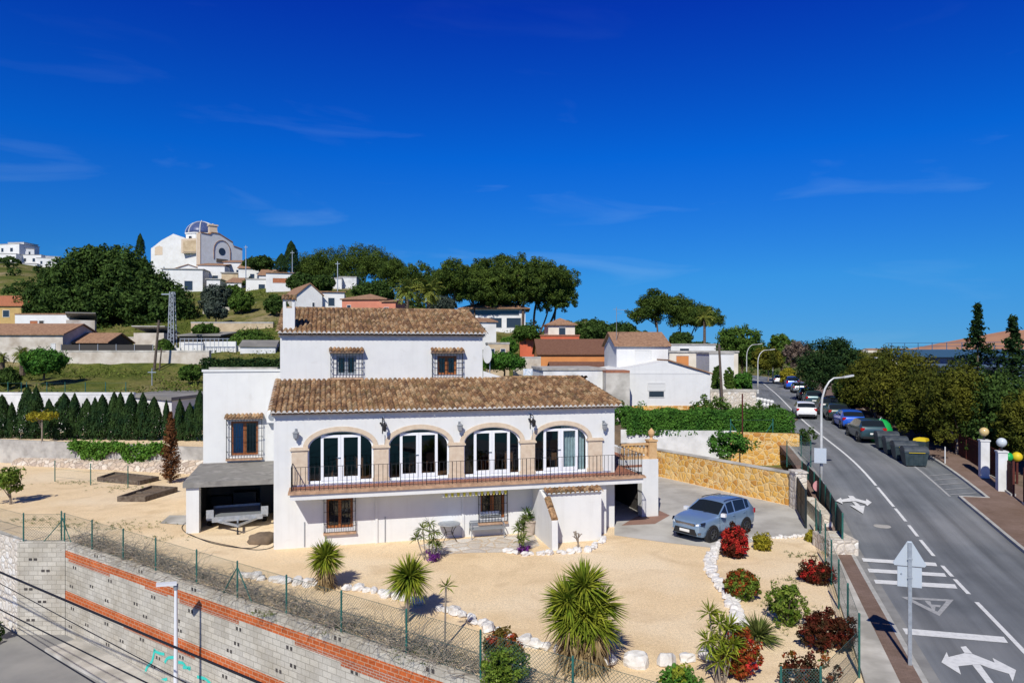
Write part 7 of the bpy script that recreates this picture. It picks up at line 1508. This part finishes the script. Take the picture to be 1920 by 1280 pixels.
X, d = (1772-960)/F*43.5, 43.5; t = thing('sapling', 'staked young sapling with a white trunk on the sidewalk corner', 'tree', (X,d,.2)); mb = MB(); mb.cyl((0,0,-.3), (0,0,2.3), .06, .03, 7); mb.build('trunk', M['grime_white'], t); mb = MB(); mb.box(-.45,.45,-.45,.45,0.0,.02); mb.build('tree_pit', M['soil'], t); rng = np.random.default_rng(3); npmesh('crown', crown(rng, (0,0,2.9), (.6,.6,.7), 30, .2, 20, .07), 4, M['leaf_olive'], t)
def conifer(label, px, d, yb, yt, wpx, seed):
    rng = np.random.default_rng(seed); x = (px-960)/F*d; zb = H-(yb-HY)/F*d; h = (yb-yt)*d/F; r = wpx*d/F/2; t = thing('conifer', label, 'conifer', (x,d,zb)); V = []
    for z in np.linspace(.1*h, h*.985, 27):
        rl = min(1.9*r, 4.2*r*(1-z/h)**1.45)*rng.uniform(.65,1.15)+.05
        for k in range(8):
            a = rng.uniform(0, 6.28); q = np.linspace(.1, 1, 9)[:,None]; c = np.array([0,0,z])+q*np.array([math.cos(a)*rl, math.sin(a)*rl, -.18*rl]); c = np.repeat(c, 4, 0)+rng.normal(0, .09, (36,3)); V.append(quads(rng, c, np.array([[0,0,1.0]]*36), .13, .5, .9))
    npmesh('needles', np.concatenate(V), 4, M['leaf_cypress'], t); mb = MB(); mb.cyl((0,0,-.3), (0,0,h*.99), .16, .02, 7); mb.build('trunk', M['bark'], t)
conifer('tall pointed conifer with a thin top before the school roof', 1833, 50, 860, 570, 88, 601); conifer('pointed conifer at the right edge before the school roof', 1899, 48, 880, 594, 96, 602)
# hedges
def hedge(label, x0, x1, y0, y1, z0, z1, leaf, seed, n, size=.12, name='hedge', ang=0.0, org=(0,0)):
    rng = np.random.default_rng(seed); t = thing(name, label, 'hedge', (org[0],org[1],0), ang); m = n
    p = np.stack([rng.uniform(x0,x1,m), rng.uniform(y0,y1,m), rng.uniform(z0,z1,m)], 1); f = rng.integers(0, 4, m); p[f==0,2] = z1+.12*np.sin(p[f==0,0]*2.3)+rng.normal(0,.08,(f==0).sum()); p[f==1,1] = y0+rng.normal(0,.08,(f==1).sum()); p[f==2,1] = y1; nn = np.zeros((m,3)); nn[f==0,2] = 1; nn[f==1,1] = -1; nn[f==2,1] = 1; nn[f==3,2] = .5
    npmesh('foliage', quads(rng, p, nn, size, .6, .7), 4, M[leaf], t); mb = MB(); mb.box(x0+.25,x1-.25,y0+.3,y1-.3,z0,z1-.25); mb.build('inner_branches', M['leaf_cypress'], t)
hedge('long bright green hedge above the grey wall', 0, 12.2, 0, 3.2, 2.2, 3.75, 'leaf_hedge', 701, 36000, .085, org=(8.4,52.0), ang=-.03)
for k_, (y0_, y1_) in enumerate(((44.5,56),(56.5,74))):  # dark foliage added in place of the shade under the roadside trees
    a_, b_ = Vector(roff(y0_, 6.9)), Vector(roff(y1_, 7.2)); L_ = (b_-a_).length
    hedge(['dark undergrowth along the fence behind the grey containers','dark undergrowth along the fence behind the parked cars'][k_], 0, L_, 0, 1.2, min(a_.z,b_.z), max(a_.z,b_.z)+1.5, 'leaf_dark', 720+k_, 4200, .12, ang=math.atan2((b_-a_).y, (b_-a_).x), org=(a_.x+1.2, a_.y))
hedge('dark clipped hedge left of the villa upper storey', 0, 9.5, 0, 1.4, 5.2, 7.3, 'leaf_cypress', 702, 5000, .14, org=(-33.5,76))
bush('big leafy shrub with upright shoots before the white neighbour house', (16.0,57,2.4), (1.7,1.2,1.1), 'leaf_mid', 711, 60, 40, .12, .32); bush('low green shrub on the bank behind the driveway wall', (14.2,46.4,1.55), (1.55,1.0,.8), 'leaf_hedge', 712, 70, 40, .11, .3); bush('dark green shrub left of the long hedge', (9.2,57,2.4), (1.6,1.2,.9), 'leaf_hedge', 713, 50, 40, .12, .32)
bush('small dark shrub beside the pavement at the hedge end', (20.6,49.8,1.9), (.7,.5,.5), 'leaf_dark', 714, 24, 30, .09, .2); bush('low plants along the foot of the pale stone wall', (21.5,62,2.6), (2.0,.8,.6), 'leaf_mid', 715, 40, 34, .11, .25); bush('weeds at the foot of the return wall in the lower street', (-22.3,30.2,-4), (.7,.5,.45), 'leaf_mid', 716, 26, 30, .1, .18, stems=False)
# loose ground cover on the slopes
rng = np.random.default_rng(31); cl = []
for _ in range(5200):
    u = rng.random(); px = rng.uniform(-40, 1300); d = rng.uniform(63, 150); 
    if px > 1150 and d < 90: continue
    if 560 < px < 960 and d < 80: continue
    x = (px-960)/F*d; cl.append((x, d, th(x, d))) if False else cl.append((x, d))
cl = np.array(cl); zz = terr_h(cl[:,0], cl[:,1]); V = []
nz_ = np.sin(cl[:,0]*.35)+np.sin(cl[:,1]*.5+cl[:,0]*.13); keep = nz_ > -.3; cl, zz = cl[keep], zz[keep]
c3 = np.repeat(np.stack([cl[:,0], cl[:,1], zz+.1], 1), 12, 0)+rng.normal(0, 1, (len(cl)*12, 3))*np.array([.55,.55,.16]); c3[:,2] += .1
tag(npmesh('ground_cover', quads(rng, c3, np.array([[0,0,1.0]]*len(c3)), .13, .6, .9), 4, M['leaf_grass']), 'rough grass and weeds on the green slopes', 'grass', kind='stuff')
cl = []
for _ in range(420):
    d = rng.uniform(140, 620); px = rng.uniform(-60, 1500); cl.append(((px-960)/F*d, d))
cl = np.array(cl); zz = terr_h(cl[:,0], cl[:,1]); V = []
for (x, y), z in zip(cl, zz):
    if 240 < 960+x/y*F < 460 and y < 200: continue
    s = rng.uniform(1.2, 2.6); V.append(crown(rng, (x, y, z+s*.5), (s, s, s*.75), 9, s*.35, 14, .0022*y, .7, -.2))
tag(npmesh('distant_scrub', np.concatenate(V), 4, M['leaf_dark']), 'far scrub covering the hills behind the town', 'scrub', kind='stuff')
